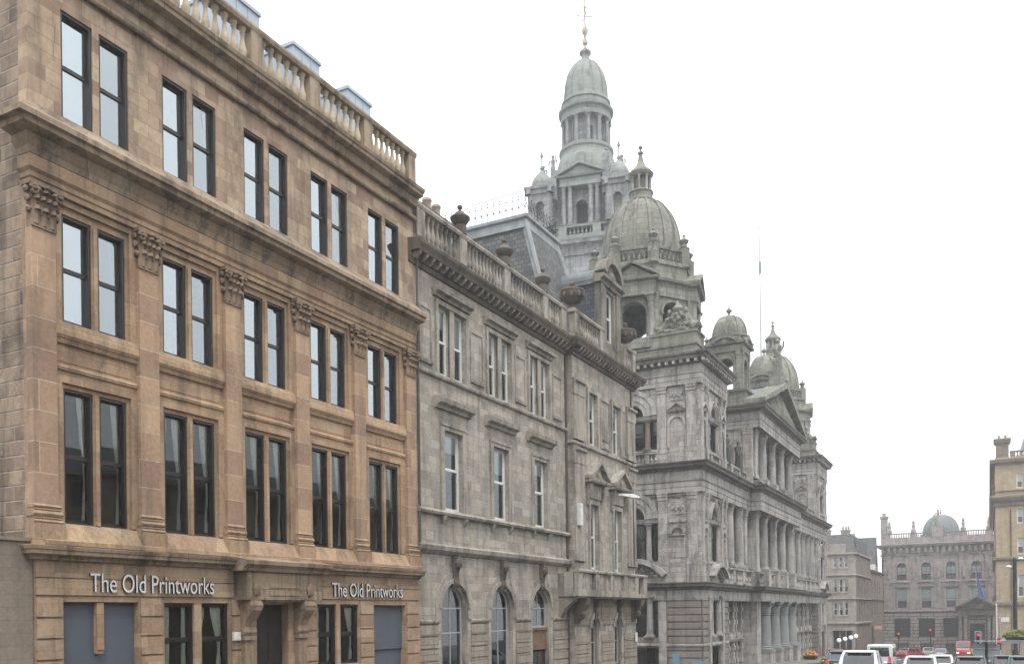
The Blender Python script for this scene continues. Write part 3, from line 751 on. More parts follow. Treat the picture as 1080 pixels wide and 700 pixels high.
# cornices
b = MB(); pth = [(-21.42, Y0), (-21.0, Y0), (-21.0, Y1)]
cornice(b, pth, .58, 17.12, .46); band(b, pth, .12, 16.42, .16)
b.sweep(pth, [(-.05, 16.98), (.14, 16.98), (.22, 17.14), (-.05, 17.14)])
b.build('cornice', M['tan_cornice'], TB)
b = MB(); b.sweep([(-21.6, Y0), (-21.06, Y0), (-21.06, Y1)], [(0, 12.28), (.0, 12.2), (.66, 12.28), (.66, 12.42), (.3, 12.7), (0, 13.0)])
cornice(b, pth, .60, 11.92, .50)
b.sweep(pth, [(-.05, 11.62), (.05, 11.64), (.10, 11.78), (.22, 11.92), (-.05, 11.92)])
b.build('cornice', M['tan_cornice'], TB)
b = MB(); b.sweep(pth, [(-.05, 11.28), (.05, 11.28), (.05, 11.62), (-.05, 11.62)])
b.sweep(pth, [(-.3, 10.92), (-.02, 10.92), (-.02, 11.05), (.02, 11.08), (.02, 11.2), (.09, 11.28), (-.3, 11.28)])
b.build('entablature', M['tan_trim'], TB)
b = MB(); cornice(b, [(-21.3, Y0), (-20.96, Y0), (-20.96, Y1)], .36, 1.50, .36); b.build('cornice', M['tan_cornice'], TB)
# pilasters with their capitals
def leafcap(w_, h, m):
    k = ('leafcap', w_, h)
    if k in WC: return WC[k]
    b = MB(lambda u, v, w2: (w2, u, v)); hw = w_ / 2; rnd = random.Random(5)
    b.loft([[(-hw, 0, -.2), (hw, 0, -.2), (hw, 0, .03), (-hw, 0, .03)], [(-hw * .98, h * .5, -.2), (hw * .98, h * .5, -.2), (hw * .98, h * .5, .02), (-hw * .98, h * .5, .02)],
            [(-hw * 1.2, h * .88, -.2), (hw * 1.2, h * .88, -.2), (hw * 1.2, h * .88, .10), (-hw * 1.2, h * .88, .10)]])
    b.box(-hw * 1.42, hw * 1.42, h * .89, h, -.2, .17)
    b.box(-hw * 1.02, hw * 1.02, -.04, .02, -.2, .045)
    def leaf(u, v, wl, hl, out, base):
        P = [(0, 0), (.35, .04), (.7, .10), (.92, .30), (1.0, .62), (.9, .85), (.78, .80)]
        R = []
        for t, o in P:
            q = wl * (1 - .55 * max(0, t - .3)) * (1 + .12 * sin(t * 19)); z = v + hl * t
            R.append([(u - q, z, base + out * o - .03), (u, z + .01, base + out * o + .05), (u + q, z, base + out * o - .03), (u, z, base + out * o - .08)])
        b.loft(R)
    for row, (v, hl, out, cnt) in enumerate(((.02, h * .42, .14, 3), (h * .26, h * .42, .18, 4), (h * .5, h * .36, .20, 3))):
        for i in range(cnt):
            u = -hw + (i + .5) * w_ / cnt; leaf(u, v, w_ / cnt * .62, hl, out * .8, .03)
        for sd_ in (-1, 1):
            for ww in (-.1,):
                b.blob((sd_ * (hw + .05 + .03 * row), v + hl * .8, ww + .06), (.07, .10, .09), row * 3 + sd_, 6, 4, .3)
    for sd_ in (-1, 1):                                    # corner volutes
        b.tube([(sd_ * hw * 1.02 + sd_ * .10 * cos(t), h * .80 + .10 * sin(t), .14) for t in [x * .7 for x in range(9)]], .045, 6)
        b.blob((sd_ * (hw * 1.02), h * .80, .16), (.08, .05, .08), 4, 6, 4, .2)
    b.blob((0, h * .9, .16), (.10, .06, .09), 9, 7, 5, .3)
    WC[k] = b.mesh('capital', m, 30); return WC[k]
for i, q in enumerate(PX):
    b = MB(F); u = q + PWD / 2; h = PWD / 2
    b.box(q, q + PWD, 2.9, 9.88, -.25, 0.0)
    o = b.build('pilaster', M['tan_pilaster'], TB)
    link('capital', leafcap(PWD, 1.06, M['tan_carved']), F(u, 9.88, 0.0), o)
    b = MB(F)
    b.box(q - .10, q + PWD + .10, 1.88, 2.42, -.25, .14)
    for z0, z1, e in ((2.42, 2.52, .09), (2.52, 2.60, .05), (2.60, 2.74, .075), (2.74, 2.82, .03), (2.82, 2.9, .045)):
        b.mould([(-.25, z0), (e - .02, z0), (e + .01, (z0 + z1) / 2), (e - .02, z1), (-.25, z1)], q - e, q + PWD + e)
    b.build('base', M['tan_trim'], o)
# parapet balustrade
balustrade(TB, 'X', -20.86, Y0, 31.3, 17.60, 19.16, [14.6, 18.5, 22.1, 24.95, 28.05, 31.02], M['tan_cornice'], M['tan_baluster'], step=.345, thick=.34, pier_w=.5, r=.145, base=.2, cop=.2)
b = MB(); b.box(-21.25, -20.74, Y0, 31.36, 17.56, 17.60); b.build('lead_flashing', M['lead'], TB)
# windows
for i, c in enumerate(BC):
    for s_, side in ((-1, 0), (1, 1)):
        cu = wrnd.choice([0, 1, 0, None]) if side else wrnd.choice([None, 1, None])
        window(TB, 'X', c + s_ * .565, 13.0, .93, 2.78, -21.22, glass='glass_thin' if side else 'glass', curtain=cu, bar=.05)
        cu = 0 if side else wrnd.choice([None, 1, None])
        window(TB, 'X', c + s_ * .5325, 7.75, .875, 2.80, -21.36, glass='glass_thin' if side else 'glass', curtain=cu, bar=.05)
        cu = wrnd.choice([2, 2, 0]) if side else wrnd.choice([3, 2, 0])
        window(TB, 'X', c + s_ * .5325, 2.50, .875, 3.52, -21.36, glass='glass_mid', curtain=cu, bar=.05)
for u, wd, cu in ((18.805, 1.11, 3), (20.195, 1.11, 2), (25.475, 1.05, 3), (26.76, 1.08, 2)):
    window(TB, 'X', u, -1.75, wd, 2.19, -21.2, glass='glass_far', curtain=cu)
# boarded openings
for u0, u1, post in ((15.05, 17.36, 1), (28.23, 30.4, 0)):
    b = MB(F); b.box(u0 + .01, u1 - .01, -1.32, .45, -.24, -.19); b.box(u0 + .01, u1 - .01, gz, -1.34, -.30, -.26)
    o = b.build('boarding', M['board'], TB)
    if post:
        b = MB(F); b.box(16.06, 16.27, -.82, .44, -.18, -.03); b.extr([(16.06, -.92), (16.27, -.92), (16.27, -.82), (16.06, -.82)], -.18, -.06); b.build('timber_post', M['tan_trim'], o)
# porch hood on scrolled brackets, door in the recess
b = MB(F)
b.box(21.0, 24.55, .56, 1.5, 0, .52); b.mould([(0, 1.46), (.62, 1.46), (.66, 1.56), (.80, 1.66), (.82, 1.78), (0, 1.95)], 20.75, 24.85)
b.box(21.9, 23.6, .50, .56, 0, .46)
for v in (.70, .95): b.box(22.0, 23.4, v, v + .14, .52, .545)
hood = b.build('porch_hood', M['tan_cornice'], TB)
for u in (21.42, 23.95):
    b = MB(F); P = [(0, .56), (.50, .56), (.54, .40), (.52, .22), (.40, .06), (.27, -.10), (.22, -.30), (.26, -.46), (.20, -.60), (.10, -.62), (0, -.52)]
    b.extr([(0, 0)], 0, 0) if False else b.mould(P, u - .24, u + .24)
    b.tube([F(u - .27, .34, .38), F(u + .27, .34, .38)], .13, 10) if False else None
    for v, ww, r in ((.38, .40, .15), (-.46, .16, .10)):
        R = []
        for uu in (u - .275, u + .275): R.append([(uu, v + r * sin(2 * pi * k / 12), ww + r * cos(2 * pi * k / 12)) for k in range(12)])
        b.loft(R)
    b.box(u - .2, u + .2, gz, -.55, 0, .20); b.box(u - .25, u + .25, -.72, -.58, 0, .26)
    for k in range(3): b.blob((u, .9 + 0.0 * k, .55), (.16, .22, .07), k, 8, 5, .25)
    b.build('bracket', M['tan_carved'], hood)
b = MB(F); b.box(22.0, 23.4, gz, .40, -.33, -.27)
for u0, u1 in ((22.1, 22.65), (22.75, 23.3)):
    for v0, v1 in ((gz + .2, -1.6), (-1.5, -.5), (-.4, .25)): b.box(u0, u1, v0, v1, -.28, -.255)
b.build('door', M['darkframe'], TB)
b = MB(F); b.box(20.83, 21.12, -.72, -.45, .045, .13); b.box(20.86, 21.09, -.69, -.48, .13, .14); b.build('entry_panel', M['plaster'], TB)
# roof boxes behind the parapet
for y0, y1 in ((22.4, 24.0), (25.75, 27.25), (28.95, 30.47)):
    b = MB(); b.box(-25.2, -22.5, y0, y1, 17.2, 21.12); b.box(-25.25, -22.44, y0 - .05, y1 + .05, 21.12, 21.25)
    for q in (.33, .66): b.box(-22.5, -22.475, y0 + (y1 - y0) * q - .02, y0 + (y1 - y0) * q + .02, 17.2, 21.12)
    b.build('plant_housing', M['boxgrey'], TB)
b = MB(); b.tube([(-20.93, 31.42, 17.0), (-20.93, 31.42, 12.9)], .05, 8); b.tube([(-20.96, 31.46, 11.9), (-20.96, 31.46, 2.0)], .06, 8); b.build('downpipe', M['pipe'], TB)

# the two signs of raised letters
def sign(u0, u1, z0, h, label):
    body = 'The Old Printworks'
    cu = bpy.data.curves.new('sign', 'FONT'); cu.body = body; cu.extrude = 0.02; cu.bevel_depth = 0.0; cu.resolution_u = 4; cu.offset = 0.0
    t = bpy.data.objects.new('sign_tmp', cu); col.objects.link(t); bpy.context.view_layer.update()
    me = bpy.data.meshes.new_from_object(t.evaluated_get(bpy.context.evaluated_depsgraph_get()))
    bpy.data.objects.remove(t); bpy.data.curves.remove(cu)
    xs = [v.co.x for v in me.vertices]; ys = [v.co.y for v in me.vertices]; x0, x1 = min(xs), max(xs)
    ymax = max(ys)
    for v in me.vertices:
        x, y, z = v.co
        v.co = (z * 1.6 + .045, (x - x0) / (x1 - x0) * (u1 - u0), y / ymax * h)
    me.name = 'sign'; me.materials.clear(); me.materials.append(M['letter']); me.materials.append(M['letteredge']); me.update()
    for p_ in me.polygons: p_.material_index = 0 if p_.normal.x > .6 else 1
    o = link('sign', me, (-20.95, u0, z0)); tag(o, label, 'sign', 'raised steel letter signs')
    b = MB(FX(-20.95))
    for q in (.06, .35, .65, .94): b.box(u0 + (u1 - u0) * q - .02, u0 + (u1 - u0) * q + .02, z0 + h * .3, z0 + h * .36, -.001, .02)
    b.build('stud', M['letteredge'], o)
sign(15.76, 20.03, .72, .50, 'larger steel letter sign above the boarded opening and first curtained window')
sign(25.63, 30.03, .72, .50, 'farther steel letter sign to the right of the porch, above the grey board')

# low block wall against the gable
b = MB(); b.box(-23, -21.05, -4, 14.26, ground_z(-4) - 1.4, 1.95); b.box(-23.05, -21.0, -4, 14.27, 1.95, 2.03)
tag(b.build('block_wall', M['greyblock'], None, org=(-21.05, 10, ground_z(10))), 'plain grey block wall at the lower left corner against the rubble gable', 'wall')

# ================================================================== 2  GREY STONE BUILDING WITH A PAVILION BAY
gz = ground_z(45) - .6
GB = thing('grey_stone_building', 'grey stone building with arched ground windows, urn-topped balustrade and slate mansard', 'building', (-21.1, 31.4, gz))
F = FX(-21.1); A0, A1 = 31.40, 46.72
TC = [34.36, 38.80, 43.20]
ops = []
for c in TC:
    ops += [(c - 1.17, c - .18, 10.52, 13.52), (c + .18, c + 1.17, 10.52, 13.52), (c - .78, c + .78, 4.58, 8.12)]
    ops.append((c - 1.12, c + 1.12, gz, .30, True))
b = MB(F); b.wall(A0, A1, gz, 15.0, ops, .28, 0.0, seg=14)
b.build('wall', M['grey'], GB)
for c in TC:
    b = MB(F)
    # paired window surround and hood
    b.box(c - 1.36, c - 1.17, 10.4, 13.72, 0, .10); b.box(c + 1.17, c + 1.36, 10.4, 13.72, 0, .10); b.box(c - .18, c + .18, 10.4, 13.53, -.05, .06)
    b.box(c - 1.17, c + 1.17, 13.53, 13.72, 0, .10)
    b.mould([(0, 13.80), (.12, 13.82), (.16, 13.94), (.34, 14.0), (.36, 14.12), (0, 14.2)], c - 1.55, c + 1.55)
    b.build('window_surround', M['grey_trim'], GB); b = MB(F)
    # single window surround, frieze and hood
    b.box(c - 1.05, c - .78, 4.5, 8.3, 0, .09); b.box(c + .78, c + 1.05, 4.5, 8.3, 0, .09); b.box(c - .78, c + .78, 8.12, 8.3, 0, .09)
    b.box(c - 1.05, c + 1.05, 8.30, 8.42, 0, .13)
    b.mould([(0, 8.98), (.14, 9.0), (.18, 9.12), (.38, 9.2), (.42, 9.40), (0, 9.52)], c - 1.5, c + 1.5)
    for s_ in (-1, 1):                                                  # little brackets under the sill string
        b.mould([(0, 4.02), (.06, 4.02), (.16, 4.2), (.20, 4.34), (0, 4.34)], c + s_ * .92 - .11, c + s_ * .92 + .11)
    b.build('window_surround', M['grey_trim'], GB); b = MB(F)
    # arch mouldings and keystone console
    b.archring(c, .30, 1.12, 1.32, 0, .10, seg=20); b.archring(c, .30, 1.32, 1.58, 0, .05, seg=20)
    for s_ in (-1, 1): b.box(c + s_ * 1.35 - .23, c + s_ * 1.35 + .23, -.2, .30, 0, .05)
    b.archring(c, .30, 1.12 - .16, 1.12, -.28, -.06, seg=20); b.box(c - 1.12, c - .96, gz, .30, -.28, -.06); b.box(c + .96, c + 1.12, gz, .30, -.28, -.06)
    b.build('window_surround', M['grey_trim'], GB)
for u0, u1 in ((A0, 32.98), (35.74, 37.42), (40.18, 41.82), (44.58, A1)):
    b = MB(F); b.mould([(0, -.40), (.06, -.38), (.11, -.30), (.11, -.22), (0, -.19)], u0, u1); b.build('impost', M['grey_trim'], GB)
# sunk panels between the upper windows
for u0, u1 in ((31.75, 32.7), (36.0, 37.2), (40.45, 41.6), (44.9, 46.0)):
    b = MB(F)
    for q in ((u0, u1, 10.86, 10.98), (u0, u1, 13.08, 13.16), (u0, u0 + .09, 10.98, 13.08), (u1 - .09, u1, 10.98, 13.08)): b.box(*q, 0, .05)
    b.mould([(0, 10.72), (.10, 10.74), (.12, 10.86), (0, 10.92)], u0 - .02, u1 + .02)
    b.build('sunk_panel', M['grey_trim'], GB)
for c in TC:
    b = MB(F); b.mould([(0, 1.22), (.14, 1.22), (.18, 1.4), (.12, 1.65), (.18, 1.95), (.26, 2.2), (.28, 2.62), (0, 2.62)], c - .19, c + .19)
    b.blob((c, 2.30, .27), (.25, .22, .12), 3, 8, 5, .3); b.blob((c, 1.38, .17), (.12, .14, .08), 5, 7, 5, .3)
    b.build('keystone', M['grey_dark'], GB)
# rusticated piers of the ground storey
for u0, u1 in ((A0 + .02, 32.95), (35.78, 37.38), (40.22, 41.78), (44.62, A1 - .02)):
    b = MB(F); z = -.38
    while z > gz + .2: b.box(u0, u1, z - .50, z - .035, 0, .06); z -= .535
    b.build('rusticated_pier', M['grey_rust'], GB)
# string courses and the main cornice of the low part and the pavilion
BX = -20.70; E0, E1 = 46.72, 56.65
main = [(-21.1, A0), (-21.1, A1)]; bayp = [(-21.12, E0), (BX, E0), (BX, E1), (-22.5, E1)]
b = MB()
band(b, main, .14, 10.28, .20); b.sweep(main, [(0, 4.34), (.20, 4.36), (.24, 4.46), (.16, 4.56), (0, 4.6)])
b.sweep(main, [(0, 2.62), (.10, 2.66), (.24, 2.80), (.27, 2.98), (.20, 3.04), (0, 3.1)])
band(b, bayp, .12, 9.62, .18)
b.build('string_course', M['grey_trim'], GB)
b = MB()
for pth, y0 in (([(-21.1, 30.95), (-21.1, A1)], 0), (bayp, 0)):
    b.sweep(pth, [(0, 14.62), (.10, 14.64), (.14, 14.76), (.14, 14.82), (0, 14.82)])
    b.sweep(pth, [(0, 15.06), (.56, 15.06), (.60, 15.18), (.70, 15.34), (.72, 15.46), (.68, 15.5), (0, 15.62)])
    b.sweep(pth, [(0, 14.82), (.20, 14.84), (.20, 15.06), (0, 15.06)])
cor = b.build('cornice', M['grey_dark'], GB)
mod = MB(lambda u, v, w_: (w_, u, v)); mod.mould([(0, -.24), (.10, -.24), (.30, -.10), (.34, 0), (0, 0)], -.085, .085)
mod_me = mod.mesh('modillion', M['grey_trim'])
u = 31.2
while u < A1 - .2: link('modillion', mod_me, (-20.9, u, 15.06), cor); u += .52
u = E0 + .25
while u < E1: link('modillion', mod_me, (BX + .2, u, 15.06), cor); u += .46
# balustrades and urns
balustrade(GB, 'X', -20.95, 31.35, A1 - .25, 15.62, 17.28, [31.75, 35.25, 39.5, 43.85, 46.2], M['grey_trim'], M['grey_trim'], step=.32, thick=.34, pier_w=.62, r=.125, base=.28, cop=.2)
balustrade(GB, 'X', BX + .15, E0 - .1, 51.2, 15.6, 17.25, [47.1, 50.9], M['grey_trim'], M['grey_trim'], step=.32, thick=.34, pier_w=.62, r=.125, base=.28, cop=.2)
balustrade(GB, 'X', BX + .15, 54.6, E1 + .1, 15.6, 17.25, [54.85, 56.4], M['grey_trim'], M['grey_trim'], step=.32, thick=.34, pier_w=.5, r=.125, base=.28, cop=.2)
for y in (35.25, 39.5, 43.85): link('urn', urn_mesh(1.02, M['grey_dark']), (-21.1, y, 17.28), GB)
big = MB(); big.lathe(0, 0, [(.34, 0), (.34, .1), (.16, .16), (.15, .32), (.5, .42), (.84, .72), (.92, .98), (.84, 1.02), (.9, 1.08), (.88, 1.16), (.5, 1.26), (.16, 1.36), (.1, 1.44), (.2, 1.54), (.2, 1.64), (.06, 1.74)], 16)
for k in range(10):
    a = 2 * pi * k / 10; big.blob((.82 * cos(a), .82 * sin(a), .8), (.16, .16, .2), k, 6, 4, .2)
big.v = [(a * .80, b_ * .80, c * .92) for a, b_, c in big.v]
big_me = big.mesh('urn', M['grey_dark'], 45)
for y in (47.0, 55.4): link('urn', big_me, (-20.75, y, 17.25), GB)
# pavilion wall
F2 = FX(BX); BW = [49.62, 53.42]
ops = []
for c in BW:
    ops += [(c - .66, c + .66, 9.95, 13.0), (c - .62, c + .62, 2.6, 6.42), (c - .62, c + .62, gz, -.85, True)]
b = MB(F2); b.wall(E0, E1, gz, 15.0, ops, .30, 0.0, seg=12)
b.poly([(E0, gz, 0), (E0, 15, 0), (E0, 15, -1.2), (E0, gz, -1.2)]); b.poly([(E1, gz, 0), (E1, gz, -14), (E1, 15, -14), (E1, 15, 0)])
b.build('wall', M['grey'], GB)
for u0, u1 in ((E0 + .02, 48.1), (55.2, E1 - .02)):                        # corner pilasters in two storeys
    for v0, v1 in ((9.9, 13.2), (3.0, 9.3)):
        b = MB(F2)
        b.box(u0, u1, v0, v1, 0, .12); b.box(u0 - .03, u1 + .03, v0, v0 + .4, 0, .16)
        b.mould([(0, v1 - .75), (.15, v1 - .75), (.15, v1 - .1), (.28, v1), (.28, v1 + .12), (0, v1 + .16)], u0 - .06, u1 + .06)
        b.build('pilaster', M['grey_trim'], GB)
for c in BW:
    b = MB(F2)
    b.box(c - .92, c - .66, 9.8, 13.26, 0, .09); b.box(c + .66, c + .92, 9.8, 13.26, 0, .09); b.box(c - .66, c + .66, 13.0, 13.26, 0, .09)
    b.build('window_surround', M['grey_trim'], GB); b = MB(F2)
    b.box(c - .86, c - .62, 2.5, 6.7, 0, .10); b.box(c + .62, c + .86, 2.5, 6.7, 0, .10); b.box(c - .62, c + .62, 6.42, 6.7, 0, .10)
    b.build('window_surround', M['grey_trim'], GB); b = MB(F2)
    b.archring(c, -.85, .62, .92, 0, .10, seg=16); b.archring(c, -.85, .5, .62, -.3, -.08, seg=16); b.box(c - .62, c - .5, gz, -.85, -.3, -.08); b.box(c + .5, c + .62, gz, -.85, -.3, -.08)
    b.build('window_surround', M['grey_trim'], GB)
for u0, u1 in ((50.75, 52.3), (54.5, 55.1)):
    b = MB(F2)
    for q in ((u0, u1, 10.0, 10.1), (u0, u1, 12.9, 13.0), (u0, u0 + .1, 10.1, 12.9), (u1 - .1, u1, 10.1, 12.9)): b.box(*q, 0, .06)
    b.box(u0 + .3, max(u1 - .3, u0 + .35), 10.5, 12.5, 0, .045); b.build('sunk_panel', M['grey_trim'], GB)
for u0, u1 in ((E0, BW[0] - .95), (BW[0] + .95, BW[1] - .95), (BW[1] + .95, E1)):
    b = MB(F2); z = .9
    while z > gz + .2:
        if abs(z + .9) > .3: b.box(u0 + .01, u1 - .01, z - .52, z - .035, 0, .07)
        z -= .535
    b.build('rusticated_pier', M['grey_rust'], GB)
# pediments over the tall windows
for c in BW:
    b = MB(F2)
    b.mould([(0, 7.62), (.5, 7.64), (.56, 7.74), (.58, 7.84), (0, 7.86)], c - 1.42, c + 1.42)
    for s_ in (-1, 1):
        b.extr([(c + s_ * 1.46, 7.84), (c + s_ * 1.46, 8.02), (c, 8.98), (c, 8.76)][::s_], 0, .58)
        b.mould([(0, 6.3), (.10, 6.32), (.14, 6.6), (.34, 7.2), (.36, 7.62), (0, 7.62)], c + s_ * 1.02 - .13, c + s_ * 1.02 + .13)
    b.extr([(c - 1.3, 7.84), (c + 1.3, 7.84), (c, 8.72)], 0, .34); b.blob((c, 8.12, .36), (.34, .26, .12), 7, 8, 5, .3)
    b.box(c - .88, c + .88, 6.75, 7.6, 0, .16)
    b.build('pediment', M['grey_trim'], GB)
for c in BW:
    b = MB(F2); b.mould([(0, -.35), (.12, -.35), (.2, 0), (.16, .3), (.34, .55), (.42, .95), (0, .95)], c - .2, c + .2); b.build('keystone', M['grey_dark'], GB)
# stone balcony
b = MB(F2); U0, U1 = 45.3, 56.5
b.box(U0, U1, .96, 1.18, 0, .86); b.mould([(0, .86), (.72, .86), (.86, .96), (0, .96)], U0 + .1, U1 - .1)
b.mould([(.52, 2.26), (.56, 2.28), (.90, 2.28), (.92, 2.38), (.88, 2.44), (.54, 2.44), (.5, 2.38)], U0 - .02, U1 + .02)
for u in (45.6, 48.1, 50.4, 52.7, 54.6, 56.2): b.box(u - .3, u + .3, 1.18, 2.28, .56, .86)
for u0, u1 in ((45.9, 47.8), (48.4, 50.1), (50.7, 52.4), (53.0, 54.3)):
    b.box(u0 + .35, u1 - .35, 1.2, 2.26, .66, .76); b.box(u0, u1, 1.18, 1.34, .6, .84)
b.box(U0, U0 + .3, 1.18, 2.3, 0, .6); b.box(U1 - .3, U1, 1.18, 2.3, 0, .6)
bal = b.build('balcony', M['grey_trim'], GB)
for u in (46.2, 47.2, 48.75, 49.85, 51.0, 52.0, 53.3, 54.1):
    link('baluster', baluster_mesh(.94, .12, M['grey_trim']), F2(u, 1.34, .72), bal)
for u in (46.9, 55.9):
    b = MB(F2); b.mould([(0, -.6), (.1, -.6), (.2, -.35), (.45, .1), (.75, .5), (.8, .86), (0, .86)], u - .3, u + .3); b.blob((u, -.05, .35), (.34, .3, .25), 4, 8, 5, .3)
    b.build('bracket', M['grey_dark'], bal)
b = MB(F); b.mould([(0, -.2), (.1, -.2), (.4, .3), (.9, .7), (1.1, .9), (0, .9)], 45.39, 45.95); b.box(45.35, 46.7, .93, 1.16, 0, 1.2); b.box(45.35, 46.7, 1.16, 2.24, 0, .88); b.build('bracket', M['dormer'], bal)
# windows of the grey building
for i, c in enumerate(TC):
    for s_ in (-1, 1): window(GB, 'X', c + s_ * .675, 10.52, .99, 3.0, -21.30, 'whiteframe', 'glass_low', blind=.45 if s_ > 0 else .3, fr=.10, bar=.05)
    window(GB, 'X', c, 4.58, 1.56, 3.54, -21.30, 'whiteframe', 'glass_low', blind=(.25, .35, .2)[i], fr=.12, bar=.06, meet=.53)
    window(GB, 'X', c, -2.6 if i < 2 else -.72, 1.92, 2.90 if i < 2 else 1.02, -21.34, 'greyframe', 'glass_low', arch=True)
b = MB(F); c = TC[2]; b.box(c - .96, c + .96, -.86, -.72, -.3, -.1); b.box(c - .96, c + .96, -1.9, -.86, -.28, -.18); b.build('door_panel', M['wood'], GB)
b = MB(F); b.box(c - .96, c + .96, gz, -2.0, -.3, -.27); b.box(c - .03, c + .03, gz, -2, -.27, -.25); b.build('door', M['darkframe'], GB)
for c in BW:
    window(GB, 'X', c, 9.95, 1.32, 3.05, -20.93, 'whiteframe', 'glass_low', blind=.3, fr=.11, bar=.05)
    window(GB, 'X', c, 2.6, 1.24, 3.82, -20.93, 'whiteframe', 'glass_low', blind=.2, fr=.11, bar=.05)
    window(GB, 'X', c, -3.2, 1.0, 2.35, -20.96, 'greyframe', 'glass_low', arch=True)
b = MB(); room_into(b, FX(-21.45), A0 + .2, A1 - .2, gz, 14.8, 0, -3); room_into(b, FX(-21.05), E0 + .2, E1 - .2, gz, 14.8, 0, -3)
for v in (2.6, 9.5):
    b.poly([(-21.45, A0 + .2, v), (-21.45, E1 - .2, v), (-24, E1 - .2, v), (-24, A0 + .2, v)])
for v in (40.9, 36.6): b.poly([(-21.46, v, gz), (-21.46, v, 14.8), (-24.4, v, 14.8), (-24.4, v, gz)])
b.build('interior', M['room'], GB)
b = MB(); b.box(-36, -21.4, A0, E1 - .02, 14.9, 15.55); b.build('roof', M['leadroof'], GB)
# slate mansard over the pavilion
lo = [(-21.9, 47.35), (-21.9, 53.5), (-36, 53.5), (-36, 47.35)]; hi = [(-24.2, 48.0), (-24.2, 52.3), (-34.5, 52.3), (-34.5, 48.0)]
zl, zh = 15.5, 23.5
b = MB()
for k in range(4):
    k2 = (k + 1) % 4; b.poly([(*lo[k], zl), (*lo[k2], zl), (*hi[k2], zh), (*hi[k], zh)])
b.poly([(*q, zh) for q in hi])
mans = b.build('mansard', M['slate'], GB)
b = MB()
for k in range(4):
    p0, p1 = Vector((*lo[k], zl)), Vector((*hi[k], zh)); b.tube([p0, p1], .16, 8)
for k in (0, 3):                                                        # broad lead flashing either side of each hip
    p0, p1 = Vector((*lo[k], zl)), Vector((*hi[k], zh))
    q = lo[1 if k == 0 else 2]; n1 = (Vector((*q, zl)) - p0).normalized(); n2 = (Vector((*lo[3 if k == 0 else 0], zl)) - p0).normalized()
    for d, off in ((n1, Vector((.03, 0, .01))), (n2, Vector((0, -.03, .01)))):
        pts = [p0 + off, p0 + d * .30 + off, p1 + d * .30 + off, p1 + off]; b.poly([tuple(v) for v in pts])
ring = hi[::1]
b.sweep([(x, y) for x, y in (hi[3], hi[0], hi[1], hi[2])], [(-.3, zh - .05), (.10, zh - .5), (.16, zh - .48), (.12, zh + .02), (.26, zh + .10), (.26, zh + .26), (.16, zh + .34), (-.3, zh + .34)], True)
b.build('lead_flashing', M['lead'], mans)
b = MB()
for (xa, ya), (xb, yb) in zip(hi, hi[1:] + hi[:1]):
    L = math.hypot(xb - xa, yb - ya); n = int(L / .42)
    for h in (.45, .95): b.tube([(xa, ya, zh + .34 + h), (xb, yb, zh + .34 + h)], .018, 5)
    for k in range(n + 1):
        t = k / n; x, y = xa + (xb - xa) * t, ya + (yb - ya) * t
        b.tube([(x, y, zh + .3), (x, y, zh + 1.42)], [.022, .012], 5); b.blob((x, y, zh + 1.45), (.04, .04, .06), 1, 5, 4, 0)
        if k < n:
            x2, y2 = xa + (xb - xa) * (k + 1) / n, ya + (yb - ya) * (k + 1) / n
            b.tube([(x, y, zh + .79), ((x + x2) / 2, (y + y2) / 2, zh + 1.15), (x2, y2, zh + .79)], .014, 4); b.tube([(x, y, zh + 1.29), (x2, y2, zh + .79)], .012, 4)
b.tube([(-24.2, 48, zh + .3), (-24.2, 48, zh + 2.6)], .02, 5); b.tube([(-24.3, 48.0, zh + 1.75), (-28.2, 48, zh + 1.62)], .02, 5)
b.build('iron_cresting', M['iron'], mans)
# attic dormer with a stone front on the parapet line
D0, D1 = 51.25, 54.5; F3 = FX(BX - .15)
b = MB(F3); b.wall(D0, D1, 15.6, 20.6, [(D0 + 1.0, D1 - 1.0, 16.9, 20.0)], .25, 0.0)
b.box(D0, D0 + .62, 15.6, 20.2, 0, .14); b.box(D1 - .62, D1, 15.6, 20.2, 0, .14)
b.box(D0 + .78, D0 + 1.0, 16.7, 20.1, 0, .08); b.box(D1 - 1.0, D1 - .78, 16.7, 20.1, 0, .08)
b.mould([(-.3, 20.2), (.16, 20.22), (.2, 20.4), (.42, 20.5), (.44, 20.68), (-.3, 20.74)], D0 - .22, D1 + .22)
m_ = (D0 + D1) / 2; b.archring(m_, 20.35, 1.35, 1.75, -.3, .42, .35, pi - .35, 14)
b.extr([(m_ + 1.35 * cos(t), 20.35 + 1.35 * sin(t)) for t in [.2 + (pi - .4) * k / 14 for k in range(15)]], -.3, .12)
b.blob((m_, 21.0, .16), (.5, .3, .12), 5, 8, 5, .3); b.blob((m_, 22.15, .05), (.2, .3, .2), 6, 8, 5, .2)
b.poly([(D0, 15.6, 0), (D0, 20.6, 0), (D0, 20.6, -.3), (D0, 15.6, -.3)])
dm = b.build('dormer', M['dormer'], GB)
b = MB(); b.box(-23.6, BX - .4, D0 + .08, D1 - .08, 15.6, 20.2); b.build('slate_cheek', M['slate_blue'], dm)
b = MB(); b.box(-24, BX - .3, D0 - .05, D1 + .05, 20.2, 20.45)
P = [(m_ + 1.7 * cos(pi * k / 12), 20.45 + 1.0 * sin(pi * k / 12)) for k in range(13)]
kk = MB(FX(0)); kk.extr(P, -24, BX - .35); n = len(b.v); b.v += kk.v; b.f += [[i + n for i in q] for q in kk.f]
b.build('dormer_roof', M['leadroof'], dm)
window(GB, 'X', m_, 16.9, D1 - D0 - 2.0, 3.1, BX - .32, 'whiteframe', 'glass_low', fr=.12)
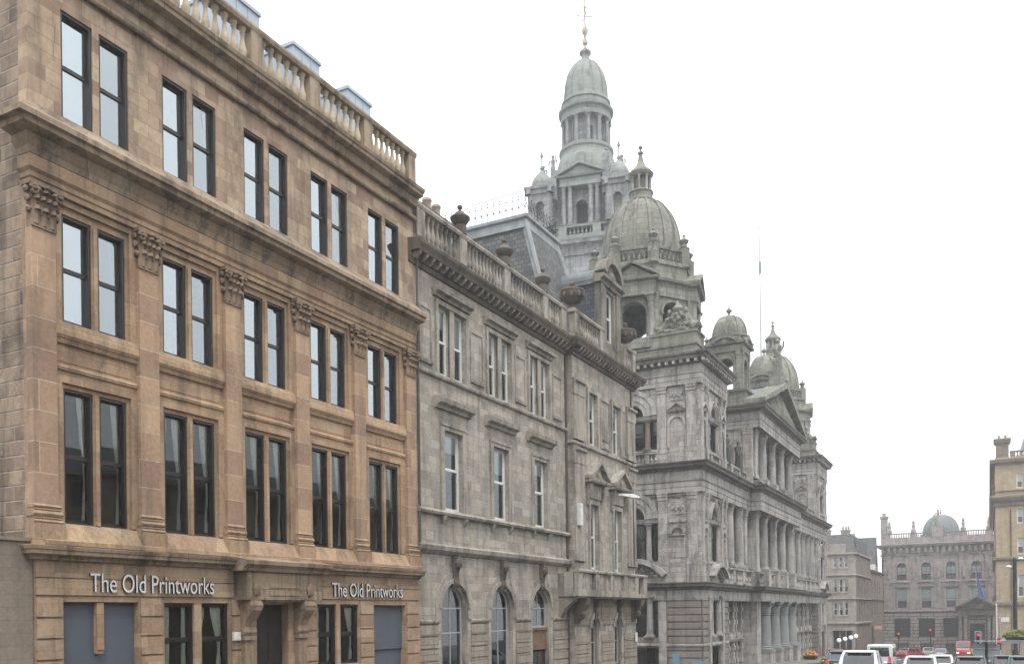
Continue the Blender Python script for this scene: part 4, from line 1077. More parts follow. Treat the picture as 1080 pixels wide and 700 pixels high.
# chimney stack with pots behind the balustrade
b = MB(); b.box(-24.6, -22.8, 34.6, 37.1, 15.5, 18.2); b.mould([(0, 0)] * 3, 0, 0) if False else None
b.box(-24.75, -22.65, 34.45, 37.25, 18.2, 18.45); b.box(-24.9, -22.5, 34.3, 37.4, 18.45, 18.7); b.box(-24.5, -22.9, 34.7, 37.0, 18.7, 19.0)
ch = b.build('chimney', M['grey_dark'], GB)
for y in (34.9, 35.9, 36.7):
    b = MB(); b.lathe(-23.3, y, [(.24, 18.9), (.2, 19.0), (.19, 19.5), (.24, 19.55), (.23, 19.66), (.17, 19.68)], 10); b.build('chimney_pot', M['pot'], ch, 45)
b = MB(); b.tube([F2(46.55, 15.0, -.33), F2(46.55, gz, -.33)], .07, 8); b.tube([F2(E1 - .6, 14.6, .05), F2(E1 - .6, 3.0, .17)], .05, 8); b.build('downpipe', M['pipe'], GB)

# street lamp arm fixed to the pavilion
WL = thing('wall_lamp', 'grey street lamp on a long arm fixed to the grey pavilion front', 'street lamp', (BX, 47.5, 6.2))
b = MB(F2); b.box(46.95, 47.3, 5.0, 6.25, .12, .32); b.build('control_box', M['plaster'], WL)
b = MB(F2); b.tube([F2(47.12, 6.1, .25), F2(47.6, 6.55, .6), F2(49.2, 6.85, 1.2), F2(50.2, 6.95, 1.5)], .035, 7); b.tube([F2(47.12, 5.0, .2), F2(47.12, -3, .2)], .03, 6); b.build('bracket_arm', M['galv'], WL)
b = MB(); q = F2(50.2, 6.98, 1.5); b.loft([[(q[0] - .13, q[1], q[2] - .05), (q[0] + .13, q[1], q[2] - .05), (q[0] + .13, q[1], q[2] + .08), (q[0] - .13, q[1], q[2] + .08)],
    [(q[0] - .2 + .3, q[1] + .8, q[2] - .10), (q[0] + .2 + .3, q[1] + .8, q[2] - .10), (q[0] + .18 + .3, q[1] + .8, q[2] + .12), (q[0] - .18 + .3, q[1] + .8, q[2] + .12)],
    [(q[0] + .25, q[1] + 1.7, q[2] - .04), (q[0] + .6, q[1] + 1.7, q[2] - .04), (q[0] + .55, q[1] + 1.7, q[2] + .06), (q[0] + .3, q[1] + 1.7, q[2] + .06)]]); b.build('lamp_head', M['plaster'], WL, True)

# ================================================================== 3  DOMED CITY BUILDING
gz = -7.2
CB = thing('civic_palace', 'huge grey Renaissance civic building with green domes, portico and tall domed tower', 'building', (-21, 73.2, gz))
TZ = [(0, 0), (18, 18), (47.2, 45.0), (49.3, 47.0), (57.6, 54.9), (59.6, 57.9), (66.3, 64.8), (70.3, 69.9), (78.6, 79.6), (99, 99)]
def gz_map(z, T=TZ):
    for (a, c), (a2, c2) in zip(T, T[1:]):
        if z <= a2: return c + (c2 - c) * (z - a) / (a2 - a)
    return z
def octa(r, rot, cx, cy): return [(cx + r * cos(rot + 2 * pi * k / 8), cy + r * sin(rot + 2 * pi * k / 8)) for k in range(8)][::-1]
def rowin(axis, c, hw, v0, v1, plane, fm, glass, n, gap, blind=None):
    wd = (2 * hw - gap * (n - 1)) / n
    for k in range(n): window(CB, axis, c - hw + wd / 2 + k * (wd + gap), v0, wd, v1 - v0, plane, fm, glass, blind=blind, fr=.08, bar=.05, meet=.6)

def order_face(f, axis, plane, u0, u1, c, pairs, niches, lunette=(2.2, 1.05, 1.25), first=True):
    """one face of a corner pavilion: rusticated ground floor and two column storeys with an arched window between pilasters"""
    hw, aw, dw = lunette; ow = aw + dw
    ops = [(c - hw, c + hw, 13.75, 16.25), (c - aw, c + aw, 16.62, 16.68, True), (c - hw, c + hw, 4.3, 7.5), (c - aw, c + aw, 7.9, 7.95, True)]
    b = MB(f); b.wall(u0, u1, 2.2, 21.2, ops, .35, 0.0, seg=14)
    b.build('wall', M['ch'], CB)
    b = MB(f); b.wall(u0, u1, gz, 2.2, [(c - hw, c + hw, -2.1, 1.35), (c - hw, c + hw, gz + .6, -3.0)], .4, 0.03)
    b.build('wall', M['ch_rust'], CB)
    for a_, c_ in ((u0 + .02, c - hw - .75), (c + hw + .75, u1 - .02)):
        if c_ - a_ < .3: continue
        b = MB(f); z = 1.0
        while z > gz + 1.6: b.mould([(.03, z), (.12, z + .04), (.12, z + .48), (.03, z + .52)], a_, c_); z -= .60
        b.build('rusticated_courses', M['ch_rust'], CB)
    for s_ in (-1, 1): b = MB(f); b.box(c + s_ * (hw + .38) - .34, c + s_ * (hw + .38) + .34, gz, 1.3, .03, .22); b.box(c + s_ * (hw + .38) - .4, c + s_ * (hw + .38) + .4, 1.05, 1.4, .03, .3); b.build('pilaster', M['ch_trim'], CB)
    for u, wd in pairs:
        b = MB(f); pilaster_into(b, u, wd, 13.35, 18.95, 0, .18, .85, .5); b.box(u - wd * .62, u + wd * .62, 12.5, 13.35, 0, .22); b.build('pilaster', M['ch_trim'], CB)
        b = MB(f); pilaster_into(b, u, wd, 4.0, 10.0, 0, .18, .9, .5); b.box(u - wd * .62, u + wd * .62, 2.5, 4.0, 0, .22); b.build('pilaster', M['ch_trim'], CB)
    b = MB(f)
    for vv in (16.68, 7.95): b.archring(c, vv, aw, aw + dw * .3, 0, .10, seg=20); b.archring(c, vv, aw + dw * .3, aw + dw * .7, 0, .16, seg=20); b.archring(c, vv, aw + dw * .7, ow, 0, .24, seg=20)
    for v in (16.3, 7.55):
        b.mould([(0, v), (.14, v + .02), (.2, v + .2), (.26, v + .3), (0, v + .34)], c - hw - .1, c + hw + .1)
    for v0, v1 in ((13.6, 13.76), (4.1, 4.3)): b.box(c - hw - .1, c + hw + .1, v0, v1, 0, .15)
    b.box(c - .2, c + .2, 16.68 + aw, 16.68 + aw + .9, 0, .3); b.box(c - .2, c + .2, 7.95 + aw, 7.95 + aw + .85, 0, .3)
    b.build('arch_surround', M['ch_trim'], CB)
    for u in niches:
        b = MB(f)
        # upper niche with a small gable, lower niche hood
        b.mould([(0, 16.75), (.2, 16.78), (.26, 16.9), (0, 16.95)], u - .72, u + .72)
        for s_ in (-1, 1): b.extr([(u + s_ * .76, 16.92), (u + s_ * .76, 17.06), (u, 17.56), (u, 17.42)][::s_], 0, .25)
        k_ = .62 if axis == 'Y' else .4; b.archring(u, 15.7, k_, k_ + .2, 0, .12); b.box(u - k_ - .2, u - k_, 13.8, 15.7, 0, .08); b.box(u + k_, u + k_ + .2, 13.8, 15.7, 0, .08)
        b.archring(u, 6.6, .46, .74, 0, .2); b.box(u - .66, u + .66, 6.42, 6.56, 0, .16)
        for q in ((u - .6, u + .6, 4.6, 4.7), (u - .6, u + .6, 6.1, 6.2), (u - .6, u - .5, 4.7, 6.1), (u + .5, u + .6, 4.7, 6.1)): b.box(*q, 0, .05)
        b.box(u - .72, u + .72, 7.55, 7.75, 0, .14)
        b.build('niche', M['ch_trim'], CB)
    for u in niches:
        for v0, v1 in ((17.75, 18.6), (8.2, 9.2)):
            b = MB(f)
            b.box(u - .55, u + .55, v0, v1, 0, .06)
            for k in range(7): b.blob((u + (k - 3) * .15, (v0 + v1) / 2 + .12 * sin(k * 2.2), .07), (.12, .16, .08), k, 6, 4, .3)
            b.build('carved_panel', M['ch_trim'], CB)
    b = MB(f)
    for s_ in (-1, 1):                                              # carved spandrels beside the arches
        for vv, r in ((17.75, .52), (9.15, .5)):
            for k in range(6): b.blob((c + s_ * (ow + .12 + .1 * k), vv - .24 * k + .45, .05), (.2, .2, .1), k, 6, 4, .35)
    k = 0; u = u0 + .4
    while u < u1 - .3:
        b.blob((u, 9.72 + .06 * sin(u * 5), .05), (.22, .16, .08), k, 6, 4, .3); u += .42; k += 1
    b.build('carving', M['ch_carved'], CB)
    # tripartite windows with little columns, lunettes
    pl = plane - .30 if axis == 'X' else plane + .30
    for v0, v1, bl, cu in ((13.78, 16.25, .5, None), (4.3, 7.5, None, 0), (-2.1, 1.35, None, None), (gz + .6, -3.0, None, None)):
        window(CB, axis, c, v0, 2 * aw, v1 - v0, pl, 'darkframe', 'glass_low', blind=bl, curtain=cu, fr=.08, bar=.05, meet=.6)
        for s_ in (-1, 1): window(CB, axis, c + s_ * (hw + aw + .7) / 2, v0, hw - aw - .7, v1 - v0, pl, 'darkframe', 'glass_low', blind=bl, fr=.05, bar=.03, meet=.6)
    window(CB, axis, c, 16.62, aw * 2, .06, pl, 'greyframe', 'glass_low', arch=True); window(CB, axis, c, 7.9, aw * 2, .05, pl, 'darkframe', 'glass_low', arch=True)
    cw = 2 * aw + .7
    for s_ in (-1, 1):
        for v0, v1, mm in ((13.76, 16.25, 'ch_red' if axis == 'Y' else 'ch_col'), (4.3, 7.5, 'ch_col'), (-2.1, 1.35, 'ch_col')):
            q = f(c + s_ * cw / 2, v0, -.05); link('column', column_mesh(v1 - v0, (.24 if axis == 'Y' else .17) if v0 > 0 else .3, M[mm], 10), q, CB)
    # window balustrade of the second floor
    balustrade(CB, axis, plane + .25 if axis == 'X' else plane - .25, c - hw - .1, c + hw + .1, 12.5, 13.5, [c - aw - .35, c + aw + .35], M['ch_trim'], M['ch_trim'], step=.34, thick=.24, pier_w=.4, r=.12, base=.12, cop=.14)
    # segmental pediment over the ground floor window
    b = MB(f); R = (hw + .1) * 1.25; t0 = .72; vc = 2.45 - R * sin(t0) + .0
    b.archring(c, vc, R * 1.28, R * 1.42, 0, .75, t0, pi - t0, 16); b.archring(c, vc, R * 1.08, R * 1.28, 0, .3, t0, pi - t0, 16)
    for k in range(11):
        t = t0 + .12 + (pi - 2 * t0 - .24) * k / 10; b.blob((c + R * 1.17 * cos(t), vc + R * 1.17 * sin(t), .36), (.14, .14, .14), k, 6, 4, .2)
    b.build('segmental_pediment', M['ch_trim'], CB)

DZT = [(0, 0), (22, 22), (23.4, 22.4), (28.8, 27.2), (30.3, 28.6), (31.85, 30.1), (33.3, 31.7), (38.4, 37.25), (39.3, 38.15), (40.6, 39.5), (42.7, 41.4), (44.1, 42.5), (99, 97)]
def dz(z): return gz_map(z, DZT)
def DMB(f=ID): return MB(lambda u, v, w_: (lambda q: (q[0], q[1], dz(q[2])))(f(u, v, w_)))
def pavilion(oy, near):
    y0, y1, x0, x1 = 73.2 + oy, 81.3 + oy, -35.0, -21.0
    order_face(FY(y0), 'Y', y0, x0, x1, -26.9, [(-21.66, .78), (-24.20, .78), (-29.6, .78), (-32.2, .78)], [-22.93, -30.9])
    cy = (y0 + y1) / 2
    order_face(FX(x1), 'X', x1, y0, y1, cy, [(y0 + .45, .5), (y0 + 1.75, .5), (y1 - 1.75, .5), (y1 - .45, .5)], [y0 + 1.1, y1 - 1.1], (1.7, .92, .6))
    b = MB(); b.poly([(x0, y1, gz), (x1, y1, gz), (x1, y1, 21.3), (x0, y1, 21.3)]); b.poly([(x0, y0, gz), (x0, y1, gz), (x0, y1, 21.3), (x0, y0, 21.3)]); b.box(x0, x1, y0, y1, 21.2, 21.4)
    b.build('wall', M['ch'], CB)
    b = MB(); room_into(b, FY(y0 + .45), x0 + .3, x1 - .5, gz, 21, 0, -3); room_into(b, FX(x1 - .45), y0 + .5, y1 - .3, gz, 21, 0, -3)
    b.poly([(x0, y0 + .45, 11), (x1 - .5, y0 + .45, 11), (x1 - .5, y0 + 3.4, 11), (x0, y0 + 3.4, 11)]); b.poly([(x0, y0 + .45, 2.2), (x1 - .5, y0 + .45, 2.2), (x1 - .5, y0 + 3.4, 2.2), (x0, y0 + 3.4, 2.2)])
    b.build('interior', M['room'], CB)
    ring = [(x0, y0), (x1, y0), (x1, y1), (x0, y1)]
    b = MB()
    b.sweep(ring, [(0, 18.95), (.22, 18.95), (.22, 19.3), (.26, 19.34), (.26, 19.7), (.34, 19.8), (.24, 19.84), (.24, 20.5), (.3, 20.55), (0, 20.55)], True)
    b.build('entablature', M['ch_trim'], CB)
    b = MB(); b.sweep(ring, [(0, 20.5), (.34, 20.52), (.38, 20.72), (.84, 20.86), (.86, 21.1), (1.0, 21.22), (1.02, 21.38), (0, 21.5)], True)
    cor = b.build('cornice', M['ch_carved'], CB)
    md = MB(); md.box(-.12, .12, -.22, .22, -.12, .12); k = 'chmod'
    if k not in WC: WC[k] = md.mesh('modillion', M['ch_trim'])
    u = x0 + .3
    while u < x1 + .6: link('modillion', WC[k], (u, y0 - .58, 20.72), cor); u += .62
    u = y0 - .3
    while u < y1 + .3: link('modillion', WC[k], (x1 + .58, u, 20.72), cor, pi / 2); u += .62
    # parapet block with its sculpture on the street corner
    b = MB(); b.box(x0 + .3, x1 - .3, y0 + .3, y1 - .3, 21.4, 22.3); b.sweep([(x0 + .3, y0 + .3), (x1 - .3, y0 + .3), (x1 - .3, y1 - .3), (x0 + .3, y1 - .3)], [(0, 22.3), (.14, 22.32), (.16, 22.44), (0, 22.5)], True)
    b.box(-25.2, x1 - .25, y0 + .22, y0 + 2.6, 22.3, 23.35); b.box(-25.3, x1 - .15, y0 + .12, y0 + 2.7, 23.35, 23.55)
    b.build('parapet', M['ch_green'], CB)
    balustrade(CB, 'Y', y0 + .3, x0 + .3, -25.2, 22.4, 23.5, [-34.4, -31.5, -28.4], M['ch_green'], M['ch_green'], step=.4, thick=.3, pier_w=.7, r=.15)
    b = MB(lambda u, v, w_: (u, v, w_ - 1.07)); sx, sy = -23.0, y0 + .9
    b.loft([[(sx + r * 1.0 * cos(a), sy + .2 * sin(a) * (1 if r > .3 else .5), 24.6 + z) for a in [2 * pi * k / 14 for k in range(14)]] for r, z in ((.5, 0), (.75, .5), (.8, 1.2), (.6, 1.7), (.35, 2.0))])
    for s_ in (-1, 1):
        b.tube([(sx + s_ * 1.9, sy, 24.75), (sx + s_ * 1.3, sy - .1, 25.1), (sx + s_ * .9, sy, 25.6), (sx + s_ * .75, sy, 26.2)], [.2, .34, .38, .2], 8); b.blob((sx + s_ * .72, sy - .05, 26.5), (.2, .2, .25), 3, 8, 6, .1)
        b.tube([(sx + s_ * .8, sy - .1, 26.0), (sx + s_ * .45, sy - .3, 25.9), (sx + s_ * .2, sy - .3, 26.4)], [.13, .11, .08], 6)
        b.tube([(sx + s_ * 1.3, sy - .2, 25.1), (sx + s_ * 1.9, sy - .3, 25.2), (sx + s_ * 2.1, sy - .2, 24.75)], [.24, .2, .12], 7)
    for k in range(16): b.blob((sx + (k - 7.5) * .24, sy + .1 * sin(k), 24.75 + .25 * abs(sin(k * 1.7))), (.25, .3, .3), k, 7, 5, .35)
    b.loft([[(sx + r * cos(a), sy + r * .7 * sin(a), 26.5 + z) for a in [2 * pi * k / 10 for k in range(10)]] for r, z in ((.4, 0), (.52, .25), (.3, .45), (.12, .7), (.02, .95))])
    rs_ = random.Random(11)
    for k in range(46):
        u_ = rs_.uniform(-1.9, 1.9); zz = 24.7 + rs_.random() * max(.1, 1.7 - abs(u_) * .75)
        b.blob((sx + u_, sy - .25 - .2 * rs_.random(), zz), (.12 + .1 * rs_.random(), .12, .1 + .12 * rs_.random()), k, 6, 4, .35)
    b.build('sculpture', M['ch_green'], CB)
    # open octagon with pediments, balustrade, ribbed dome and lantern
    cx, cy2, rot = -27.6, 78.2 + oy, radians(10)
    ap = 4.45; side = 2 * ap * math.tan(pi / 8)
    bw = DMB(); bt = DMB(); bc = []
    for k in range(8):
        a = rot + k * pi / 4
        def fr(u, v, w_, a=a): return (cx + (ap + w_) * cos(a) - u * sin(a), cy2 + (ap + w_) * sin(a) + u * cos(a), v)
        k2 = DMB(fr); k2.wall(-side / 2, side / 2, 23.6, 28.8, [(-1.05, 1.05, 24.2, 27.3, True)], .7, 0.0, seg=12); k2.wall(-side / 2 + .28, side / 2 - .28, 23.6, 28.8, [(-1.05, 1.05, 24.2, 27.3, True)], 0, -.7)
        n = len(bw.v); bw.v += k2.v; bw.f += [[i + n for i in q] for q in k2.f]
        k2 = DMB(fr)
        k2.archring(0, 27.3, 1.05, 1.3, 0, .1); k2.box(-1.33, -1.05, 27.05, 27.3, 0, .12); k2.box(1.05, 1.33, 27.05, 27.3, 0, .12)
        if k % 2 == 0:                                             # pedimented fronts with pairs of columns
            k2.box(-side / 2 - .15, side / 2 + .15, 28.75, 30.0, -.2, .62); k2.mould([(.5, 30.0), (.95, 30.1), (1.0, 30.3), (-.2, 30.3), (-.2, 30.0)], -side / 2 - .45, side / 2 + .45)
            for s_ in (-1, 1): k2.extr([(s_ * (side / 2 + .5), 30.3), (s_ * (side / 2 + .5), 30.52), (0, 31.85), (0, 31.6)][::s_], -1.2, 1.0)
            k2.extr([(-side / 2 - .1, 30.3), (side / 2 + .1, 30.3), (0, 31.5)], -1.2, .6)
            k2.box(-side / 2 - .1, side / 2 + .1, 23.6, 24.5, 0, .7)
            for s_ in (-1, 1): bc.append(fr(s_ * (side / 2 - .32), dz(24.5), .34))
        else:
            k2.box(-side / 2, side / 2, 28.75, 30.0, -.2, .18); k2.mould([(.18, 30.0), (.5, 30.1), (.55, 30.3), (-.2, 30.3), (-.2, 30.0)], -side / 2 - .1, side / 2 + .1)
            for s_ in (-1, 1): k2.box(s_ * .5 * side - .3, s_ * .5 * side + .3, 23.6, 28.75, -.1, .16)
        n = len(bt.v); bt.v += k2.v; bt.f += [[i + n for i in q] for q in k2.f]
    bw.build('drum', M['ch_green'], CB); 
    bt.lathe(cx, cy2, [(ap + .1, 30.2), (ap + .1, 30.6), (4.5, 30.8), (4.5, 31.8), (4.65, 31.85), (4.65, 32.0), (.5, 32.1)], 8, rot + pi / 8)
    bt.lathe(cx, cy2, [(4.4, 23.4), (4.4, 23.7), (.3, 23.75)], 8, rot + pi / 8)
    bt.build('drum_order', M['ch_green'], CB)
    for q in bc: link('column', column_mesh(dz(28.75) - dz(24.5), .30, M['ch_col'], 10), q, CB)
    b = DMB(); P8 = octa(4.35, rot + pi / 8, cx, cy2)
    b.sweep(P8, [(-.22, 33.05), (.06, 33.05), (.08, 33.28), (-.24, 33.28)], True); b.sweep(P8, [(-.2, 32.0), (.04, 32.0), (.04, 32.2), (-.2, 32.2)], True)
    for q in P8: b.lathe(q[0], q[1], [(.5, 31.9), (.5, 33.4), (.55, 33.45)], 8)
    br = b.build('balustrade', M['ch_green'], CB)
    me = baluster_mesh(.85, .13, M['ch_green'])
    for q, r in zip(P8, P8[1:] + P8[:1]):
        for t in (.22, .36, .5, .64, .78): link('baluster', me, (q[0] + (r[0] - q[0]) * t, q[1] + (r[1] - q[1]) * t, dz(32.2)), br)
        link('urn', urn_mesh(.95, M['ch_green']), (q[0], q[1], dz(33.45)), CB)
    b = DMB(); b.lathe(cx, cy2, [(3.7, 31.9), (3.7, 33.1), (3.5, 33.2)], 32)
    P = []
    for k in range(14):
        t = k / 13; P.append((3.45 * (1 - t ** 2.35) ** .62 * .80 + 3.45 * .20 * (1 - t) + .35 * t + .0 + (.55 * t), 33.2 + 5.2 * t))
    P = [(r, z) for r, z in P]; P[-1] = (1.0, 38.4)
    b.lathe(cx, cy2, P, 40); ribs_into(b, cx, cy2, P, 16, .15, .12, rot)
    for z, r in ((34.6, 3.36), (35.9, 3.02), (37.0, 2.48)): pass
    b.build('dome', M['ch_green'], CB, 35)
    b = DMB(); b.lathe(cx, cy2, [(1.15, 38.2), (1.22, 38.5), (1.05, 38.7), (1.05, 39.1), (1.15, 39.2), (1.1, 39.3), (.3, 39.3)], 16)
    b.lathe(cx, cy2, [(.5, 39.3), (.5, 40.6)], 8)
    b.lathe(cx, cy2, [(1.0, 40.55), (1.12, 40.75), (1.18, 40.95), (1.05, 41.05), (.9, 41.3), (.5, 41.7), (.28, 42.2), (.2, 42.7), (.14, 43.0), (.26, 43.1), (.26, 43.25), (.08, 43.4), (.08, 43.6), (.2, 43.75), (.18, 43.95), (.02, 44.1)], 16)
    la = b.build('lantern', M['ch_green'], CB, 35)
    for k in range(8):
        a = rot + k * pi / 4; b = DMB(); b.lathe(cx + .88 * cos(a), cy2 + .88 * sin(a), [(.15, 39.3), (.12, 39.45), (.11, 40.45), (.16, 40.58)], 8); b.build('column', M['ch_col'], la, 35)
pavilion(0, True); pavilion(56.8, False)

# the wings and the pedimented centre along the street front
W0, W1, C0, C1 = 81.3, 130.0, 90.5, 111.6
def street_wall(y0, y1, x, ops, z0, z1, m, name='wall', dep=.4):
    b = MB(FX(x)); b.wall(y0, y1, z0, z1, ops, dep, 0.0, seg=12); return b.build(name, m, CB)
wy = [83.2, 86.6, 89.2]
def wing(y0, y1, n):
    st = (y1 - y0) / n; cs = [y0 + st * (k + .5) for k in range(n)]
    street_wall(y0, y1, -22.3, [o for c in cs for o in ((c - .95, c + .95, 4.3, 7.6), (c - .62, c + .62, 8.2, 8.3, True))], 2.2, 12.4, M['ch'])
    street_wall(y0, y1, -22.1, [o for c in cs for o in ((c - .75, c + .75, -2.0, 1.3), (c - .75, c + .75, gz + .6, -3.1))], gz, 2.2, M['ch_rust'])
    street_wall(y0, y1, -24.6, [(c - .7, c + .7, 13.4, 16.0) for c in cs], 12.3, 17.6, M['ch'])
    for c in cs:
        b = MB(FX(-22.3)); b.box(c - 1.12, c - .95, 4.1, 7.8, 0, .12); b.box(c + .95, c + 1.12, 4.1, 7.8, 0, .12); b.mould([(0, 7.7), (.2, 7.72), (.3, 7.95), (0, 8.0)], c - 1.15, c + 1.15)
        b.archring(c, 8.3, .62, .85, 0, .12)
        b.build('window_surround', M['ch_trim'], CB)
    for c in cs:
        b = MB(FX(-22.1))
        for s_ in (-1, 1):                                         # blocked columns flanking the low windows
            for k in range(12):
                if k % 2 == 0: b.box(c + s_ * 1.0 - .24, c + s_ * 1.0 + .24, -6.2 + k * .62, -5.75 + k * .62, 0, .42)
                else: b.box(c + s_ * 1.0 - .17, c + s_ * 1.0 + .17, -6.35 + k * .62, -5.58 + k * .62, 0, .34)
        b.mould([(0, 1.35), (.4, 1.4), (.5, 1.6), (0, 1.66)], c - 1.35, c + 1.35); b.mould([(0, -2.9), (.4, -2.86), (.5, -2.65), (0, -2.6)], c - 1.35, c + 1.35)
        b.extr([(c - 1.3, -2.62), (c + 1.3, -2.62), (c, -2.05)], 0, .4)
        b.build('window_surround', M['ch_trim'], CB)
    for c in cs:
        window(CB, 'X', c, 4.3, 1.9, 3.3, -22.62, 'darkframe', 'glass_low'); window(CB, 'X', c, 8.2, 1.24, .1, -22.62, 'darkframe', 'glass_low', arch=True)
        window(CB, 'X', c, -2.0, 1.5, 3.3, -22.42, 'darkframe', 'glass_low'); window(CB, 'X', c, gz + .6, 1.5, 3.5, -22.42, 'darkframe', 'glass_low'); window(CB, 'X', c, 13.4, 1.4, 2.6, -24.9, 'darkframe', 'glass_low')
    b = MB(); cornice(b, [(-24.6, y0), (-24.6, y1)], .7, 17.3, .6); b.build('cornice', M['ch_trim'], CB)
    b = MB(); b.poly([(-24.6, y0, 17.7), (-24.6, y1, 17.7), (-29.5, y1, 21.5), (-29.5, y0, 21.5)]); b.poly([(-29.5, y0, 21.5), (-29.5, y1, 21.5), (-40, y1, 21.5), (-40, y0, 21.5)]); b.build('roof', M['slate'], CB)
    b = MB(); b.poly([(-24.6, y0, 12.42), (-21.0, y0, 12.42), (-21.0, y1, 12.42), (-24.6, y1, 12.42)]); b.build('roof', M['leadroof'], CB)
    balustrade(CB, 'X', -21.15, y0, y1, 12.45, 13.75, [y0 + .3] + [(a + c) / 2 for a, c in zip(cs, cs[1:])] + [y1 - .3], M['ch_trim'], M['ch_trim'], step=.42, thick=.3, r=.14)
    balustrade(CB, 'X', -20.75, y0, y1, 2.5, 4.0, [], M['ch_trim'], M['ch_trim'], step=.42, thick=.3, r=.14)
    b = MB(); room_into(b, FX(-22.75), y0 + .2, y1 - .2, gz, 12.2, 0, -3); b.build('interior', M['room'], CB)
wing(W0, C0, 3); wing(C1, W1, 6)
for y in (83.4, 87.0, 113.4, 117.0, 120.4, 123.6, 126.8):
    b = MB(); b.box(-21.75, -20.75, y - .5, y + .5, 2.5, 4.1); o = b.build('pedestal', M['ch_trim'], CB)
    link('column', column_mesh(5.9, .46, M['ch_col'], 16), (-21.25, y, 4.1), CB)
b = MB(FX(-22.3)); pilaster_into(b, 89.5, .9, 4.0, 10.0, 0, 1.2, .9, .5); b.build('order', M['ch_trim'], CB)
# entablatures that break forward over the centre
fr_path = [(-21.05, W0), (-21.05, C0), (-20.0, C0), (-20.0, C1), (-21.05, C1), (-21.05, W1)]
full = [(-35, 73.2), (-21, 73.2), (-21, W0)] + fr_path[0:] + [(-21, W1), (-21, 138.1), (-35, 138.1)]
b = MB()
b.sweep(full, [(-2.0, 10.0), (.16, 10.0), (.16, 10.4), (.2, 10.45), (.2, 10.85), (.3, 10.95), (.18, 11.0), (.18, 11.7), (.26, 11.78), (-2.0, 11.78)])
b.sweep(full, [(-1.4, 1.0), (.12, 1.0), (.14, 1.1), (.14, 1.85), (-1.4, 1.85)])
b.build('entablature', M['ch_trim'], CB)
b = MB(); b.sweep(full, [(-1.4, 11.78), (.34, 11.8), (.38, 11.98), (.74, 12.06), (.76, 12.26), (.88, 12.36), (.9, 12.46), (-1.4, 12.5)])
b.sweep(full, [(-1.4, 1.85), (.24, 1.86), (.3, 2.05), (.62, 2.14), (.64, 2.34), (.72, 2.4), (.72, 2.48), (-1.4, 2.52)])
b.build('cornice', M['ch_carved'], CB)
b = MB(); band(b, [(-35, 73.2), (-21, 73.2), (-21, W0)], .2, -2.9, .28); b.build('string_course', M['ch_trim'], CB)
# the centre block
street_wall(C0, C1, -22.6, [o for c in (97.7, 102.3, 107.0) for o in ((c - 1.6, c + 1.6, 4.3, 7.2, True), (c - 1.5, c + 1.5, 13.6, 16.0, True))] + [(92.0 - .5, 92.0 + .5, 5.0, 7.5, True)], 2.2, 20.6, M['ch'])
street_wall(C0, C1, -22.6, [(c - 1.6, c + 1.6, gz, -2.0, True) for c in (97.7, 102.3, 107.0)], gz, 2.2, M['ch'])
for c in (97.7, 102.3, 107.0):
    window(CB, 'X', c, 4.3, 3.2, 2.9, -22.9, 'darkframe', 'glass_low', arch=True); window(CB, 'X', c, 13.6, 3.0, 2.4, -22.9, 'darkframe', 'glass_low', arch=True); window(CB, 'X', c, gz, 3.2, -2.0 - gz, -22.9, 'darkframe', 'glass_low', arch=True)
b = MB(); room_into(b, FX(-23.05), C0 + .3, C1 - .3, gz, 20, 0, -3); b.build('interior', M['room'], CB)
for y in (C0, C1):
    b = MB(FY(C0)) if y == C0 else MB(lambda u, v, w_: (u, C1 + w_, v))
    b.wall(-30, -21.0 if y == C0 else -21.6, 12.3, 20.6, [], 0, 0); b.poly([(-30, gz, 0), (-21.6, gz, 0), (-21.6, 12.4, 0), (-30, 12.4, 0)])
    if y == C0:
        pilaster_into(b, -21.1, .9, 13.4, 18.2, -.4, .14, .8, .5); pilaster_into(b, -24.6, .9, 13.4, 18.2, 0, .14, .8, .5)
        b.box(-26, -20.6, 12.5, 13.4, 0, .2)
    b.build('wall', M['ch'], CB)
for y in (91.9, 95.4, 100.0, 104.7, 109.4):
    for x in ((-20.75,) if y != 91.9 else (-20.75,)):
        if y == 91.9:
            b = MB(FX(-22.6)); pilaster_into(b, 91.9, 1.3, 13.35, 18.3, 0, 2.1, .85, .5); pilaster_into(b, 91.9, 1.3, 4.0, 10.0, 0, 2.1, .9, .5); b.box(91.0, 92.8, gz, 1.2, 0, 2.1); b.build('order', M['ch_trim'], CB); continue
        link('column', column_mesh(4.9, .46, M['ch_col'], 16), (x, y, 13.4), CB)
        link('column', column_mesh(5.9, .52, M['ch_col'], 16), (x, y, 4.1), CB)
        b = MB(); b.box(x - .62, x + .62, y - .62, y + .62, 12.45, 13.42); b.box(x - .68, x + .68, y - .68, y + .68, 2.5, 4.12); b.build('pedestal', M['ch_trim'], CB)
        link('column', column_mesh(5.3, .68, M['ch_pol'] , 18), (x + .05, y, -4.3), CB)
        b = MB(); b.box(x - .9, x + .95, y - .9, y + .9, gz, -4.3); b.build('pedestal', M['ch_trim'], CB)
for z0, z1 in ((12.5, 13.4), (2.5, 4.0)):
    balustrade(CB, 'X', -20.55, 93.2, C1, z0, z1, [95.4, 100, 104.7, 109.4], M['ch_trim'], M['ch_trim'], step=.42, thick=.3, pier_w=1.3, r=.13)
b = MB(); cp = [(-30, C0), (-20.0, C0), (-20.0, C1), (-30, C1)]
b.sweep(cp, [(-2.6, 18.25), (.14, 18.25), (.14, 18.6), (.18, 18.65), (.18, 18.95), (.26, 19.05), (.16, 19.1), (.16, 19.7), (.24, 19.78), (-2.6, 19.78)])
b.build('entablature', M['ch_trim'], CB)
